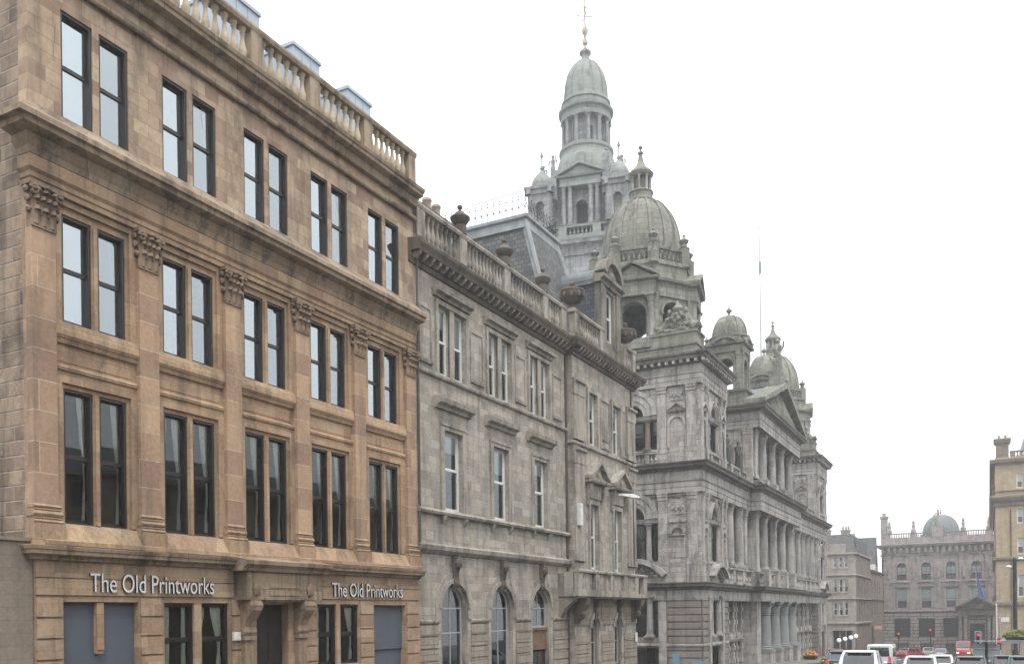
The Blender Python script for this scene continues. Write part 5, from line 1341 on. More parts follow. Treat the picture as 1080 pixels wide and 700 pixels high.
b = MB(); b.sweep(cp, [(-1.6, 19.78), (.3, 19.8), (.34, 19.98), (.78, 20.06), (.8, 20.26), (.92, 20.36), (.94, 20.5), (-1.6, 20.56)]); b.build('cornice', M['ch_carved'], CB)
b = MB(FX(-20.0)); cc = (C0 + C1) / 2; hw = (C1 - C0) / 2 + .9; zp = 20.55; ap_ = 24.6
b.extr([(cc - hw + .5, zp), (cc + hw - .5, zp), (cc, ap_ - .35)], -1.2, -.1)
pm = b.build('pediment', M['ch_green'], CB)
b = MB(FX(-20.0))
for s_ in (-1, 1): b.extr([(cc + s_ * hw, zp), (cc + s_ * hw, zp + .42), (cc, ap_ + .25), (cc, ap_ - .35)][::s_], -1.2, .85)
for k in range(26):
    u = cc - hw * .75 + k * hw * 1.5 / 25; h = (1 - abs(u - cc) / hw) * (ap_ - zp) * .72
    b.tube([F2t for F2t in [(u, zp + .1, .05), (u + .15 * sin(k), zp + h * .5, .12), (u, zp + h, .06)]], [.28, .34, .14], 6)
b.build('pediment_carving', M['ch_green'], CB)
b = MB(); b.poly([(-21, C0 - .3, 20.55), (-21, cc, ap_), (-38, cc, ap_), (-38, C0 - .3, 20.55)]); b.poly([(-21, C1 + .3, 20.55), (-21, cc, ap_), (-38, cc, ap_), (-38, C1 + .3, 20.55)]); b.build('roof', M['leadroof'], CB)
# sculpture group on the pediment
b = MB(); b.box(-20.9, -19.6, cc - 1.6, cc + 1.6, 24.0, 25.2); b.box(-20.7, -19.8, cc - .7, cc + .7, 25.2, 25.9); b.build('pedestal', M['ch_green'], CB)
link('statue', statue_mesh(4.0, M['ch_green'], 3, 1), (-20.2, cc, 25.8), CB)
for s_ in (-1, 1):
    link('statue', statue_mesh(2.6, M['ch_green'], 5 + s_, 0), (-20.2, cc + s_ * 1.2, 25.2), CB)
for y, sd_ in ((83.1, 1), (87.6, 2)): link('statue', statue_mesh(2.9, M['bronze'], sd_, 0), (-21.35, y, 13.6), CB)
# small domed turrets at the ends of the centre
UZT = [(0, 0), (20.5, 20.2), (23.05, 22.3), (28.4, 27.3), (29.3, 28.2), (31.6, 30.4), (33.0, 31.7), (99, 97)]
def uz(z): return gz_map(z, UZT)
def UMB(f=ID): return MB(lambda u, v, w_: (lambda q: (q[0], q[1], uz(q[2])))(f(u, v, w_)))
def turret(cx, cy):
    h = 1.6; b = UMB(); b.box(cx - h - .5, cx + h + .5, cy - h - .5, cy + h + .5, 20.5, 22.9); b.sweep([(cx - h - .5, cy - h - .5), (cx + h + .5, cy - h - .5), (cx + h + .5, cy + h + .5), (cx - h - .5, cy + h + .5)], [(0, 22.8), (.2, 22.84), (.24, 23.05), (0, 23.1)], True)
    for f in (lambda u, v, w_: (cx + h + w_, cy + u, v), lambda u, v, w_: (cx - h - w_, cy - u, v), lambda u, v, w_: (cx + u, cy - h - w_, v), lambda u, v, w_: (cx - u, cy + h + w_, v)):
        k = UMB(f); k.wall(-h, h, 23.0, 27.5, [(-.72, .72, 23.3, 26.0, True)], .5, 0.0); k.wall(-h + .3, h - .3, 23.0, 27.5, [(-.72, .72, 23.3, 26.0, True)], 0, -.5)
        k.archring(0, 26.0, .72, .92, 0, .08)
        for s_ in (-1, 1):
            k.box(s_ * 1.3 - .2, s_ * 1.3 + .2, 23.0, 27.4, 0, .14); k.box(s_ * 1.3 - .26, s_ * 1.3 + .26, 26.9, 27.4, 0, .2)
        k.box(-h - .12, h + .12, 27.4, 28.1, -.3, .16); k.mould([(-.3, 28.1), (.4, 28.16), (.5, 28.36), (-.3, 28.4)], -h - .5, h + .5)
        k.archring(0, 27.1, 1.7, 2.0, -.3, .5, .72, pi - .72, 12); k.extr([(1.7 * cos(t), 27.1 + 1.7 * sin(t)) for t in [.72 + (pi - 1.44) * q / 10 for q in range(11)]], -.3, .2)
        n = len(b.v); b.v += k.v; b.f += [[i + n for i in q] for q in k.f]
    o = b.build('turret', M['ch_green'], CB)
    b = UMB(); b.lathe(cx, cy, [(2.0, 28.3), (2.0, 29.0), (2.1, 29.05), (2.1, 29.25), (1.75, 29.3)], 16)
    P = dome_mesh_into(b, cx, cy, 29.3, 1.75, 31.6, .12, 20, .8); ribs_into(b, cx, cy, P[:-1], 8, .12, .08)
    b.lathe(cx, cy, [(.2, 31.5), (.25, 31.7), (.1, 31.8), (.1, 32.0), (.3, 32.15), (.3, 32.35), (.1, 32.5), (.06, 32.8), (.02, 33.0)], 10)
    b.build('dome', M['ch_green'], o, 35)
    for sx in (-1, 1):
        for sy in (-1, 1): link('urn', urn_mesh(.6, M['ch_green']), (cx + sx * 1.85, cy + sy * 1.85, uz(28.4)), o)
turret(-23.4, 92.9); turret(-23.4, 109.3)
# main body behind
b = MB(); b.box(-68, -27, 81.5, 130, gz, 20.5); b.box(-68, -35.2, 73.4, 138, gz, 20.2); b.build('rear_block', M['ch'], CB)

# the great tower, turned a little from the street line
TX, TY, TR = -44.5, 105.7, radians(13)
TM = Matrix.Translation((TX, TY, 0)) @ Matrix.Rotation(TR, 4, 'Z')
def TMB(f=ID): b = MB((lambda u, v, w_: (lambda q: (q[0], q[1], gz_map(q[2])))(f(u, v, w_)))); b.T = TM; return b
def tw(p): return tuple(TM @ Vector((p[0], p[1], gz_map(p[2]))))
sq = lambda h: [(-h, -h), (h, -h), (h, h), (-h, h)]
b = TMB(); b.box(-5.3, 5.3, -5.3, 5.3, 18, 46.6)
for s_ in range(4):
    R4 = Matrix.Rotation(s_ * pi / 2, 4, 'Z'); k = TMB(lambda u, v, w_: (u, -5.3 - w_, v)); k.T = TM @ R4
    for u in (-4.4, -2.4, 2.4, 4.4): k.box(u - .45, u + .45, 30, 45.4, 0, .16)
    k.archring(0, 42.3, .75, 1.1, 0, .15, 0, 2 * pi, 20)
    for u0, u1 in ((-3.85, -3.0), (3.0, 3.85)): k.box(u0, u1, 41.5, 43.6, 0, .05)
    n = len(b.v); b.v += k.v; b.f += [[i + n for i in q] for q in k.f]
b.build('tower_shaft', M['tower'], CB)
b = TMB()
for s_ in range(4):
    k = TMB(lambda u, v, w_: (u, -5.3 - w_, v)); k.T = TM @ Matrix.Rotation(s_ * pi / 2, 4, 'Z')
    k.poly([(.75 * cos(2 * pi * q / 16), 42.3 + .75 * sin(2 * pi * q / 16), .03) for q in range(16)]); n = len(b.v); b.v += k.v; b.f += [[i + n for i in q] for q in k.f]
b.build('oculus', M['room'], CB)
b = TMB(); b.sweep(sq(5.3), [(0, 45.4), (.2, 45.4), (.24, 45.7), (.2, 46.3), (.3, 46.5), (.9, 46.7), (.95, 47.0), (1.05, 47.2), (0, 47.3)], True); b.build('cornice', M['tower'], CB)
b = TMB(); b.box(-5.5, 5.5, -5.5, 5.5, 47.2, 48.1); b.sweep(sq(5.4), [(-.3, 49.05), (.1, 49.05), (.14, 49.3), (-.3, 49.3)], True)
for sx in (-1, 1):
    for t in (-5.1, -2.1, 2.1, 5.1): b.box(sx * 5.2 - .3, sx * 5.2 + .3, t - .5, t + .5, 48.1, 49.1); b.box(t - .5, t + .5, sx * 5.2 - .3, sx * 5.2 + .3, 48.1, 49.1)
b.box(-4.2, 4.2, -4.2, 4.2, 48, 49.3)
tb_ = b.build('tower_balustrade', M['tower_green'], CB)
me = baluster_mesh(.95, .15, M['tower_green'])
for t in (-3.9, -3.5, -3.1, -1.2, -.7, -.2, .3, .8, 1.3, 3.1, 3.5, 3.9):
    for q in ((t, -5.2), (5.2, t)): link('baluster', me, tw((q[0], q[1], 48.1)), tb_)
b = TMB(); cols = []
bi = TMB(); bi.box(-2.45, 2.45, -2.45, 2.45, 49, 57); bi.build('interior', M['room'], CB)  # dark solid core stands in for the shade behind the belfry arches
for s_ in range(4):
    R4 = TM @ Matrix.Rotation(s_ * pi / 2, 4, 'Z')
    k = TMB(lambda u, v, w_: (u, -3.7 - w_, v)); k.T = R4
    k.wall(-3.7, 3.7, 49.2, 57.0, [(-.72, .72, 49.5, 52.5, True)], 1.2, 0.0); k.archring(0, 52.5, .72, 1.0, 0, .12)
    n = len(b.v); b.v += k.v; b.f += [[i + n for i in q] for q in k.f]
    k = TMB(lambda u, v, w_: (u, -3.7 - w_, v)); k.T = R4
    k.box(-2.55, 2.55, 49.0, 49.6, 0, 1.3); k.box(-2.55, 2.55, 54.6, 55.6, 0, 1.25); k.mould([(0, 55.6), (1.5, 55.68), (1.6, 55.9), (0, 55.95)], -2.9, 2.9)
    for sg in (-1, 1): k.extr([(sg * 2.95, 55.9), (sg * 2.95, 56.15), (0, 57.6), (0, 57.3)][::sg], -.5, 1.6)
    k.extr([(-2.5, 55.9), (2.5, 55.9), (0, 57.2)], -.5, 1.2); k.box(-.5, .5, 57.3, 58.6, -.6, .5)
    k.build('belfry_portico', M['tower_green'], CB)
    for u in (-2.1, -1.3, 1.3, 2.1): cols.append(tuple(R4 @ Vector((u, -3.7 - .95, gz_map(49.6)))))
b.build('belfry', M['tower'], CB)
for q in cols: link('column', column_mesh(gz_map(54.6) - gz_map(49.6), .30, M['tower'], 10), q, CB, TR)
def corner_turret(x, y):
    h = 1.35; b = TMB(); b.box(x - h * .55, x + h * .55, y - h * .55, y + h * .55, 49, 54)
    for f in (lambda u, v, w_: (x + h + w_, y + u, v), lambda u, v, w_: (x - h - w_, y - u, v), lambda u, v, w_: (x + u, y - h - w_, v), lambda u, v, w_: (x - u, y + h + w_, v)):
        k = TMB(f); k.wall(-h, h, 49.2, 53.6, [(-.5, .5, 49.9, 52.0, True)], .35, 0.0); k.archring(0, 52.0, .5, .7, 0, .1)
        for s_ in (-1, 1): k.box(s_ * 1.1 - .2, s_ * 1.1 + .2, 49.2, 53.5, 0, .12)
        k.mould([(-.3, 53.5), (.2, 53.5), (.22, 54.0), (.5, 54.1), (.55, 54.35), (-.3, 54.4)], -h - .5, h + .5)
        n = len(b.v); b.v += k.v; b.f += [[i + n for i in q] for q in k.f]
    o = b.build('tower_turret', M['tower'], CB)
    b = TMB(); b.lathe(x, y, [(1.5, 54.3), (1.55, 54.9), (1.25, 55.0), (1.3, 55.2), (1.25, 55.5), (1.0, 56.1), (.6, 56.6), (.25, 57.0), (.15, 57.2), (.25, 57.35), (.2, 57.55), (.07, 57.7), (.07, 58.3), (.2, 58.45), (.15, 58.65), (.02, 58.9)], 14); b.build('dome', M['tower_green'], o, 35)
for sx in (-1, 1):
    for sy in (-1, 1): corner_turret(sx * 4.75, sy * 4.75)
for x, y, z, sd_ in ((-3.3, -4.9, 55.6, 1), (3.3, -4.9, 55.6, 2), (4.9, 3.3, 55.6, 3), (4.9, -3.1, 55.4, 4), (-4.9, -3.1, 55.4, 6)):
    b = TMB(); b.box(x - .45, x + .45, y - .45, y + .45, 53, z); b.build('pedestal', M['tower'], CB)
    link('statue', statue_mesh(3.1, M['tower'], sd_, sd_ % 2), tw((x, y, z)), CB, -pi / 2 + TR)
b = TMB(); b.lathe(0, 0, [(4.3, 56.4), (4.3, 57.3), (4.0, 57.5), (3.9, 58.0), (3.55, 58.9), (3.3, 59.2), (3.3, 59.5), (3.45, 59.6), (3.45, 59.95), (3.2, 60.05), (1.2, 60.1)], 32)
b.build('tower_drum_base', M['tower_green'], CB, 35)
b = TMB()
for k in range(8):
    a = k * pi / 4; kk = TMB(); kk.T = TM @ Matrix.Rotation(a, 4, 'Z'); kk.box(1.7, 2.35, -.55, .55, 60.0, 63.4); n = len(b.v); b.v += kk.v; b.f += [[i + n for i in q] for q in kk.f]
b.lathe(0, 0, [(1.0, 62.2), (2.3, 62.2), (2.3, 63.5), (1.0, 63.5)], 24)
dr = b.build('tower_drum', M['tower'], CB)
for k in range(12):
    a = (k + .5) * pi / 6; link('column', column_mesh(3.4, .26, M['tower'], 10), tw((2.85 * cos(a), 2.85 * sin(a), 60.05)), dr)
b = TMB(); b.lathe(0, 0, [(1.0, 63.4), (3.15, 63.4), (3.2, 63.9), (3.05, 63.95), (3.1, 64.3), (3.45, 64.45), (3.5, 64.75), (3.2, 64.9), (3.05, 65.0), (3.0, 65.5), (3.15, 65.6), (3.1, 65.85), (2.8, 65.95), (2.75, 66.3)], 40)
P = [(2.75, 66.3)] + [(2.75 * (1 - (t / 10) ** 2.3) ** .55 * .92 + .22 + .0, 66.3 + 4.0 * t / 10) for t in range(1, 10)] + [(.62, 70.3)]
b.lathe(0, 0, P, 40)
ribs_into(b, 0, 0, P, 12, .10, .08); b.lathe(0, 0, [(.62, 70.2), (.5, 70.5), (.48, 70.9), (.75, 71.1), (.75, 71.3), (.4, 71.5), (.25, 71.7)], 16)
b.build('tower_dome', M['tower_green'], CB, 35)
b = TMB(); b.lathe(0, 0, [(.2, 71.4), (.12, 72.0), (.35, 72.2), (.3, 72.6), (.1, 72.8), (.1, 73.1), (.36, 73.35), (.42, 73.65), (.3, 73.95), (.08, 74.2), (.10, 76.0), (.2, 76.1), (.16, 76.4), (.09, 76.5), (.08, 78.2), (.02, 78.6)], 10)
for k in range(4):
    a = k * pi / 2 + .4
    b.tube([(.0, 0, 75.2), (.9 * cos(a), .9 * sin(a), 75.2)], .06, 5); b.blob((.95 * cos(a), .95 * sin(a), 75.2), (.1, .1, .12), k, 6, 4, .1)
    b.tube([(.3 * cos(a), .3 * sin(a), 72.3), (.62 * cos(a), .62 * sin(a), 73.0), (.5 * cos(a), .5 * sin(a), 73.9), (.1 * cos(a), .1 * sin(a), 74.4)], .045, 5)
    b.tube([(.25 * cos(a), .25 * sin(a), 75.6), (.1 * cos(a + 1), .1 * sin(a + 1), 76.0)], .03, 5)
b.build('finial', M['gild'], CB)
# flagpole on the roof behind the pediment
FP = thing('flagpole', 'very tall slender pale flagpole rising behind the pediment of the domed building', 'flagpole', (-23.9, 110, 24))
b = MB(); b.tube([(-23.9, 110, 23), (-23.9, 110, 33), (-23.95, 110, 46)], [.13, .11, .07], 8); b.blob((-23.95, 110, 46.1), (.12, .12, .12), 1, 8, 5, 0); b.build('pole', M['galv'], FP, True)
b = MB(); b.tube([(-23.9, 110, 40.6), (-23.9, 110, 42.0)], [.16, .16], 8); b.build('collar', M['copper'], FP)
b = MB()
for s_ in (-1, 1):
    for k in range(6):
        z = 25 + k * .9; b.tube([(-23.9 + s_ * .9 * (1 - k / 7), 110, z), (-23.9 - s_ * .9 * (1 - (k + 1) / 7), 110, z + .9)], .04, 5)
    b.tube([(-23.9 + s_ * .9, 110, 24), (-23.9, 110, 31)], .05, 5)
b.build('lattice_base', M['galv'], FP)

# ================================================================== 4  PALE CORNER BUILDING AND ITS NEIGHBOURS
gz = -8.6
PB = thing('corner_building', 'pale stone corner building with slated attic and three rows of triple windows', 'building', (-19.6, 160, gz))
f = FY(160); cs = [-22.9, -22.0, -21.15]
ops = []
for v0, v1 in ((7.1, 8.9), (3.0, 5.2), (-.9, 1.3)):
    for c in cs: ops.append((c - .30, c + .30, v0, v1))
ops.append((-23.4, -20.2, gz, -3.4))
b = MB(f); b.wall(-34, -19.6, gz, 9.6, ops, .3, 0.0); b.build('wall', M['pale'], PB)
b = MB(FX(-19.6)); b.wall(160, 181, gz, 9.6, [(q, q + 1.6, v0, v1) for q in (163, 167, 171, 175) for v0, v1 in ((3.2, 5.4), (-.8, 1.5))], .2, 0.0); b.build('wall', M['pinkbrown'], PB)
pth = [(-34, 160), (-19.6, 160), (-19.6, 181)]
b = MB(); band(b, pth, .25, 9.3, .35); band(b, pth, .22, 5.75, .3); band(b, pth, .22, 1.8, .25); band(b, pth, .3, -2.4, .4)
for c in cs:
    for v0, v1 in ((7.1, 8.9), (3.0, 5.2), (-.9, 1.3)): b.box(c - .36, c + .36, 160 - .08, 160 - .0, v0 - .16, v0 - .02)
b.build('string_course', M['pale'], PB)
for v0, v1 in ((7.1, 8.9), (3.0, 5.2), (-.9, 1.3)):
    for i, c in enumerate(cs): window(PB, 'Y', c, v0, .60, v1 - v0, 160.22, 'whiteframe', 'glass_far', blind=.4 if (i + int(v0)) % 2 else None, fr=.07)
for q in (163, 167, 171, 175):
    for v0, v1 in ((3.2, 5.4), (-.8, 1.5)):
        b = MB(FX(-19.6)); b.box(q, q + 1.6, v0, v1, -.2, -.15); b.build('blocked_window', M['pinkbrown'], PB)
b = MB(f); b.box(-23.4, -20.2, gz, -3.4, -.5, -.45); o = b.build('shopfront', M['trimblack'], PB)
b = MB(f)
for u in (-23.4, -22.3, -21.3, -20.35): b.box(u - .06, u + .1, gz, -3.4, -.45, -.2)
b.box(-23.6, -20.0, -3.4, -2.9, 0, .2); b.build('frame', M['pale'], o)
b = MB(); b.poly([(-34, 160, 9.6), (-19.6, 160, 9.6), (-20.6, 162.2, 12.9), (-34, 162.2, 12.9)]); b.poly([(-19.6, 160, 9.6), (-19.6, 181, 9.6), (-20.6, 179, 12.9), (-20.6, 162.2, 12.9)]); b.poly([(-34, 162.2, 12.9), (-20.6, 162.2, 12.9), (-20.6, 179, 12.9), (-34, 179, 12.9)]); b.poly([(-34, 181, 9.6), (-19.6, 181, 9.6), (-20.6, 179, 12.9), (-34, 179, 12.9)])
rf = b.build('roof', M['slate'], PB)
b = MB(); b.box(-34, -21.2, 160.05, 160.5, 9.6, 11.2); b.build('attic_wall', M['pale'], PB)
b = MB()
for q in range(8): b.box(-19.95, -19.7 , 163.2 + q * 1.9, 164.5 + q * 1.9, 10.0, 12.2)
b.build('dormer_strip', M['leadroof'], rf)
for x, y in ((-21.6, 163.5), (-24.6, 162.5)):
    b = MB(); b.box(x - .7, x + .7, y - .4, y + .4, 11, 13.5); b.box(x - .8, x + .8, y - .5, y + .5, 13.5, 13.75); ch = b.build('chimney', M['pale'], rf)
    for q in (-.4, .1, .5):
        b = MB(); b.lathe(x + q, y, [(.15, 13.7), (.13, 14.3), (.16, 14.35)], 8); b.build('chimney_pot', M['pot'], ch)
NB = thing('low_brown_building', 'low pink-brown building beyond the pale corner block', 'building', (-19.6, 181.2, gz))
b = MB(FX(-19.7)); b.wall(181.1, 205, gz, 7.4, [(q, q + 1.5, v0, v0 + 2.4) for q in (184, 188.5, 193, 197.5) for v0 in (3.2, -.9)], .25, 0); b.build('wall', M['pinkbrown'], NB)
b = MB(); b.box(-34, -20.0, 181.1, 205, gz, 7.2); b.build('core', M['pinkbrown'], NB)
b = MB(); cornice(b, [(-19.7, 181.1), (-19.7, 205), (-34, 205)], .4, 7.1, .5); band(b, [(-19.7, 181.1), (-19.7, 205)], .2, 1.9, .3); b.build('cornice', M['pinkbrown'], NB)
b = MB(); b.poly([(-19.5, 181.1, 7.5), (-19.5, 205, 7.5), (-25, 205, 9.6), (-25, 181.1, 9.6)]); b.build('roof', M['slate'], NB)
for q in (184, 188.5, 193, 197.5):
    for v0 in (3.2, -.9): window(NB, 'X', q + .75, v0, 1.5, 2.4, -19.95, 'darkframe', 'glass_far')
b = MB(FX(-19.7)); b.box(183, 186, gz, -3.2, -.02, .02); b.build('shopfront', M['trimblack'], NB)
PS = thing('projecting_sign', 'salmon pink hanging sign on the low brown building', 'sign', (-19.3, 184, -3.4))
b = MB(); b.box(-19.35, -18.0, 183.96, 184.04, -3.75, -2.95); b.build('panel', M['pinksign'], PS)
b = MB(); b.tube([(-19.7, 184, -2.9), (-18.0, 184, -2.9)], .03, 6); b.build('bracket', M['iron'], PS)
b = MB(); b.box(-19.2, -18.15, 183.93, 183.955, -3.45, -3.25); b.build('lettering_bar', M['plaster'], PS)
RB = thing('slate_roofed_house', 'grey slate roofed house with pale parapet behind the low brown building', 'house', (-26, 207, gz))
b = MB(); b.box(-40, -21.3, 206, 211, gz, 9.4); b.build('wall', M['pale'], RB)
b = MB(); b.poly([(-40, 206, 9.4), (-21.3, 206, 9.4), (-21.3, 208.5, 15.6), (-40, 208.5, 15.6)]); b.poly([(-40, 211, 9.4), (-21.3, 211, 9.4), (-21.3, 208.5, 15.6), (-40, 208.5, 15.6)]); b.poly([(-21.3, 206, 9.4), (-21.3, 211, 9.4), (-21.3, 208.5, 15.6)]); b.build('roof', M['slate'], RB)
b = MB(); b.box(-25, -21.25, 205.6, 206.0, 8.3, 9.7); b.build('parapet', M['plaster'], RB)
b = MB(); b.box(-27, -25.6, 208, 209, 13, 16.6); b.build('chimney', M['pale'], RB)

# ================================================================== 5  BANK-LIKE PALAZZO CLOSING THE STREET
gz = -10.4
BK = thing('palazzo_building', 'grey pink palazzo with pinnacled parapet and dome closing the end of the street', 'building', (-9, 212, gz))
f = FY(212); U0, U1 = -20.6, 9.0
bc = [-16.6 + 4.8 * k for k in range(6)]
ops = []
for i, c in enumerate(bc):
    ops += [(c - .95, c + .95, 6.4, 9.1, True), (c - 1.0, c + 1.0, .2, 4.4)]
b = MB(f); b.wall(U0, U1, -.6, 15.4, ops, .4, 0.0); b.build('wall', M['bank'], BK)
ops = [(c - 1.6, c + 1.6, -5.9, -1.9) for i, c in enumerate(bc) if i != 3] + [(bc[3] - 1.4, bc[3] + 1.4, gz, -3.2)] + [(c - 1.3, c + 1.3, gz, -7.2) for i, c in enumerate(bc) if i != 3]
b = MB(f); b.wall(U0, U1, gz, -.6, ops, .5, .06); b.build('wall', M['bank_rust'], BK)
b = MB(); b.box(U0, U1, 212.8, 240, gz, 13.6); b.box(U0, U0 + .5, 212, 213, gz, 14); b.build('core', M['bank'], BK)
b = MB(f)
for c in [bc[0] - 2.9] + [q + 2.4 for q in bc]:
    pilaster_into(b, c, 1.5, 6.2, 11.6, 0, .2, .9, .4); pilaster_into(b, c, 1.4, .0, 5.9, 0, .18, .9, .4)
for c in bc:
    b.archring(c, 9.1, .95, 1.35, 0, .15); b.box(c - 1.35, c - .95, 6.3, 9.1, 0, .15); b.box(c + .95, c + 1.35, 6.3, 9.1, 0, .15)
    b.mould([(0, 4.5), (.2, 4.55), (.3, 4.8), (.42, 5.0), (0, 5.05)], c - 1.5, c + 1.5); b.box(c - 1.35, c - 1.0, .1, 4.5, 0, .15); b.box(c + 1.0, c + 1.35, .1, 4.5, 0, .15)
b.build('order', M['bank'], BK)
for c in bc:
    window(BK, 'Y', c, 6.4, 1.9, 2.7, 212.2, 'darkframe', 'glass_far', arch=True); window(BK, 'Y', c, .2, 2.0, 4.2, 212.2, 'greyframe', 'glass_far', blind=.62, fr=.1)
    b = MB(f); b.box(c - .85, c + .85, 7.6, 9.2, -.30, -.27); b.build('blind', M['blind'], BK)
for i, c in enumerate(bc):
    if i != 3:
        b = MB(f); b.box(c - 1.6, c + 1.6, -5.9, -1.9, -.5, -.45)
        for q in (-1.05, -.35, .35, 1.05): b.box(c + q - .05, c + q + .05, -5.9, -1.9, -.45, -.38)
        for v in (-4.9, -3.9, -2.9): b.box(c - 1.6, c + 1.6, v - .05, v + .05, -.45, -.40)
        b.build('window', M['iron'], BK)
    else:
        b = MB(f); b.box(c - 1.4, c + 1.4, gz, -3.2, -.5, -.45); b.build('door', M['trimblack'], BK)
# carved niche figures between the arched windows
for c in [q + 2.4 for q in bc[:5]] + [bc[0] - 2.6]:
    link('statue', statue_mesh(2.5, M['bank'], int(c) % 5, 0), (c, 211.55, 6.7), BK, -pi / 2)
c = bc[3]; b = MB(f)
b.box(c - 3.6, c - 1.7, gz, -1.3, 0, .5); b.box(c + 1.7, c + 3.6, gz, -1.3, 0, .5); b.box(c - 3.6, c + 3.6, -1.3, -.2, 0, .7)
b.mould([(0, -.2), (.9, -.15), (1.0, .1), (0, .15)], c - 4.0, c + 4.0)
for s_ in (-1, 1): b.extr([(c + s_ * 4.0, .1), (c + s_ * 4.0, .4), (c, 2.5), (c, 2.1)][::s_], 0, 1.0)
b.extr([(c - 3.6, .1), (c + 3.6, .1), (c, 2.1)], 0, .6)
b.build('portal', M['ch_carved'], BK)
for s_ in (-1, 1): 
    for q in (2.2, 3.1): link('column', column_mesh(6.6, .36, M['bank'], 10), (c + s_ * q, 211.2, -8.0), BK)
pth = [(U0, 235), (U0, 212), (U1, 212)][::-1]; pth = [(U0, 235), (U0, 212), (U1, 212)]
b = MB(); band(b, pth, .3, 5.7, .45); band(b, pth, .3, -.6, .5); band(b, pth, .25, 11.6, .3); cornice(b, pth, 1.1, 13.2, .8); b.build('cornice', M['bank'], BK)
b = MB()
u = U0 + .3
while u < U1: b.box(u - .3, u + .3, 211.35, 212, 12.2, 13.25); b.box(u - .14, u + .14, 211.2, 211.4, 12.7, 13.25); u += 1.2
b.build('bracket_frieze', M['bank'], BK)
balustrade(BK, 'Y', 212.1, U0 + .3, U1, 15.4, 16.5, [bc[0] - 2.9] + [q + 2.4 for q in bc], M['bank'], M['bank'], step=.45, thick=.4, pier_w=1.5, r=.14)
for c in [bc[0] - 2.4] + [q + 2.4 for q in bc]:
    b = MB(); b.lathe(c, 212.3, [(.5, 16.4), (.55, 17.0), (.4, 17.2), (.25, 17.6), (.38, 18.0), (.2, 18.4), (.3, 18.7), (.1, 19.1), (.02, 19.3)], 8); b.build('pinnacle', M['bank'], BK, 35)
b = MB(); b.box(-20.8, -19.5, 213, 214.2, 13, 20.0); b.box(-21.0, -19.3, 212.8, 214.4, 20.0, 20.4); b.lathe(-20.15, 213.6, [(.4, 20.4), (.35, 21), (.42, 21.1)], 8); b.build('chimney', M['bank'], BK)
b = MB(); P = [(3.7, 14.5), (3.7, 16.5)]; b.lathe(-9.2, 221, [(4.0, 13), (4.0, 16.6)], 24); P = dome_mesh_into(b, -9.2, 221, 16.6, 3.7, 20.8, .3, 28); ribs_into(b, -9.2, 221, P[:-1], 14, .08, .06); b.build('dome', M['leadroof'], BK, 35)
b = MB(); b.box(-10.6, -8.4, 211.9, 213.2, 15.4, 17.6); b.build('pedestal', M['bank'], BK)
link('statue', statue_mesh(3.7, M['bank'], 4, 1), (-9.4, 212.4, 17.6), BK, -pi / 2)
link('statue', statue_mesh(2.7, M['copper'], 2, 0), (-10.2, 212.3, 17.4), BK, -pi / 2)
FL = thing('flag', 'blue flag drooping from a leaning pole above the dark portal', 'flag', (-2.2, 210.5, 3))
b = MB(); b.tube([(-2.3, 211.9, 1.6), (-2.3, 209.2, 8.6)], .06, 6); b.build('pole', M['plaster'], FL)
b = MB(); R = []
for j in range(7):
    t = j / 6; z = 8.0 - 5.6 * t; y = 209.4 + .4 * t
    R.append([b.p(-2.25 + (.15 + 1.1 * t) * i / 6 + .5 * t * t, y + .12 * sin(i * 1.9 + j * .6), z - .25 * i / 6) for i in range(7)])
for a_, c_ in zip(R, R[1:]):
    for i in range(6): b.f.append([a_[i], a_[i + 1], c_[i + 1], c_[i]])
b.build('cloth', M['flag'], FL, True)

# ================================================================== 6  CREAM BUILDING ON THE RIGHT
gz = -8.0
RT = thing('cream_building', 'cream ashlar building with grey cornices and a chimney at the right edge', 'building', (1.0, 150, gz))
f = FY(150); ux = [4.15, 7.3, 10.4, 13.5]
rows = [(17.4, 19.5), (12.3, 14.4), (7.6 + .2, 10.2), (1.6, 4.8)]
b = MB(f); b.wall(1.0, 18, gz, 22, [(u - .42, u + .42, v0, v1) for u in ux for v0, v1 in rows], .3, 0.0)
b.build('wall', M['yellow'], RT)
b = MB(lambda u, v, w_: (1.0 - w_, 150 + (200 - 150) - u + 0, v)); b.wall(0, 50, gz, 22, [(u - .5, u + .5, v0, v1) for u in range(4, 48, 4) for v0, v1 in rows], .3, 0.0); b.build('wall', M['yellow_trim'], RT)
b = MB(); b.box(1.4, 18, 150.5, 200, gz, 21.6); b.build('core', M['yellow'], RT)
for u in ux:
    for v0, v1 in rows: window(RT, 'Y', u, v0, .84, v1 - v0, 150.2, 'whiteframe', 'glass_far', blind=.45, fr=.12)
pth = [(1.0, 200), (1.0, 150), (18, 150)]
b = MB(); cornice(b, pth, .7, 20.9, .8); b.sweep(pth, [(0, 14.9), (.2, 14.9), (.24, 15.4), (.6, 15.7), (.8, 16.1), (.8, 16.3), (0, 16.5)])
band(b, pth, .35, 7.0, .5); band(b, pth, .4, .3, .7); band(b, pth, .2, 17.0, .2); b.build('cornice', M['yellow_trim'], RT)
b = MB(FY(150))
for k in range(13): b.box(1.0, 1.9 if k % 2 else 1.6, -6 + k * .62, -5.55 + k * .62, 0, .06)
b.build('quoins', M['yellow'], RT)
b = MB()
for y in range(152, 200, 4):
    for z in (18.2, 16.8, 8.2, 1.6): b.box(.55, 1.0, y - .3, y + .3, z - .4, z + .2)
b.build('bracket', M['yellow_trim'], RT)
balustrade(RT, 'Y', 150.1, 2.9, 18, 21.7, 22.9, [3.3, 6, 9, 12], M['yellow_trim'], M['yellow_trim'], step=.5, thick=.4, pier_w=.7, r=.15)
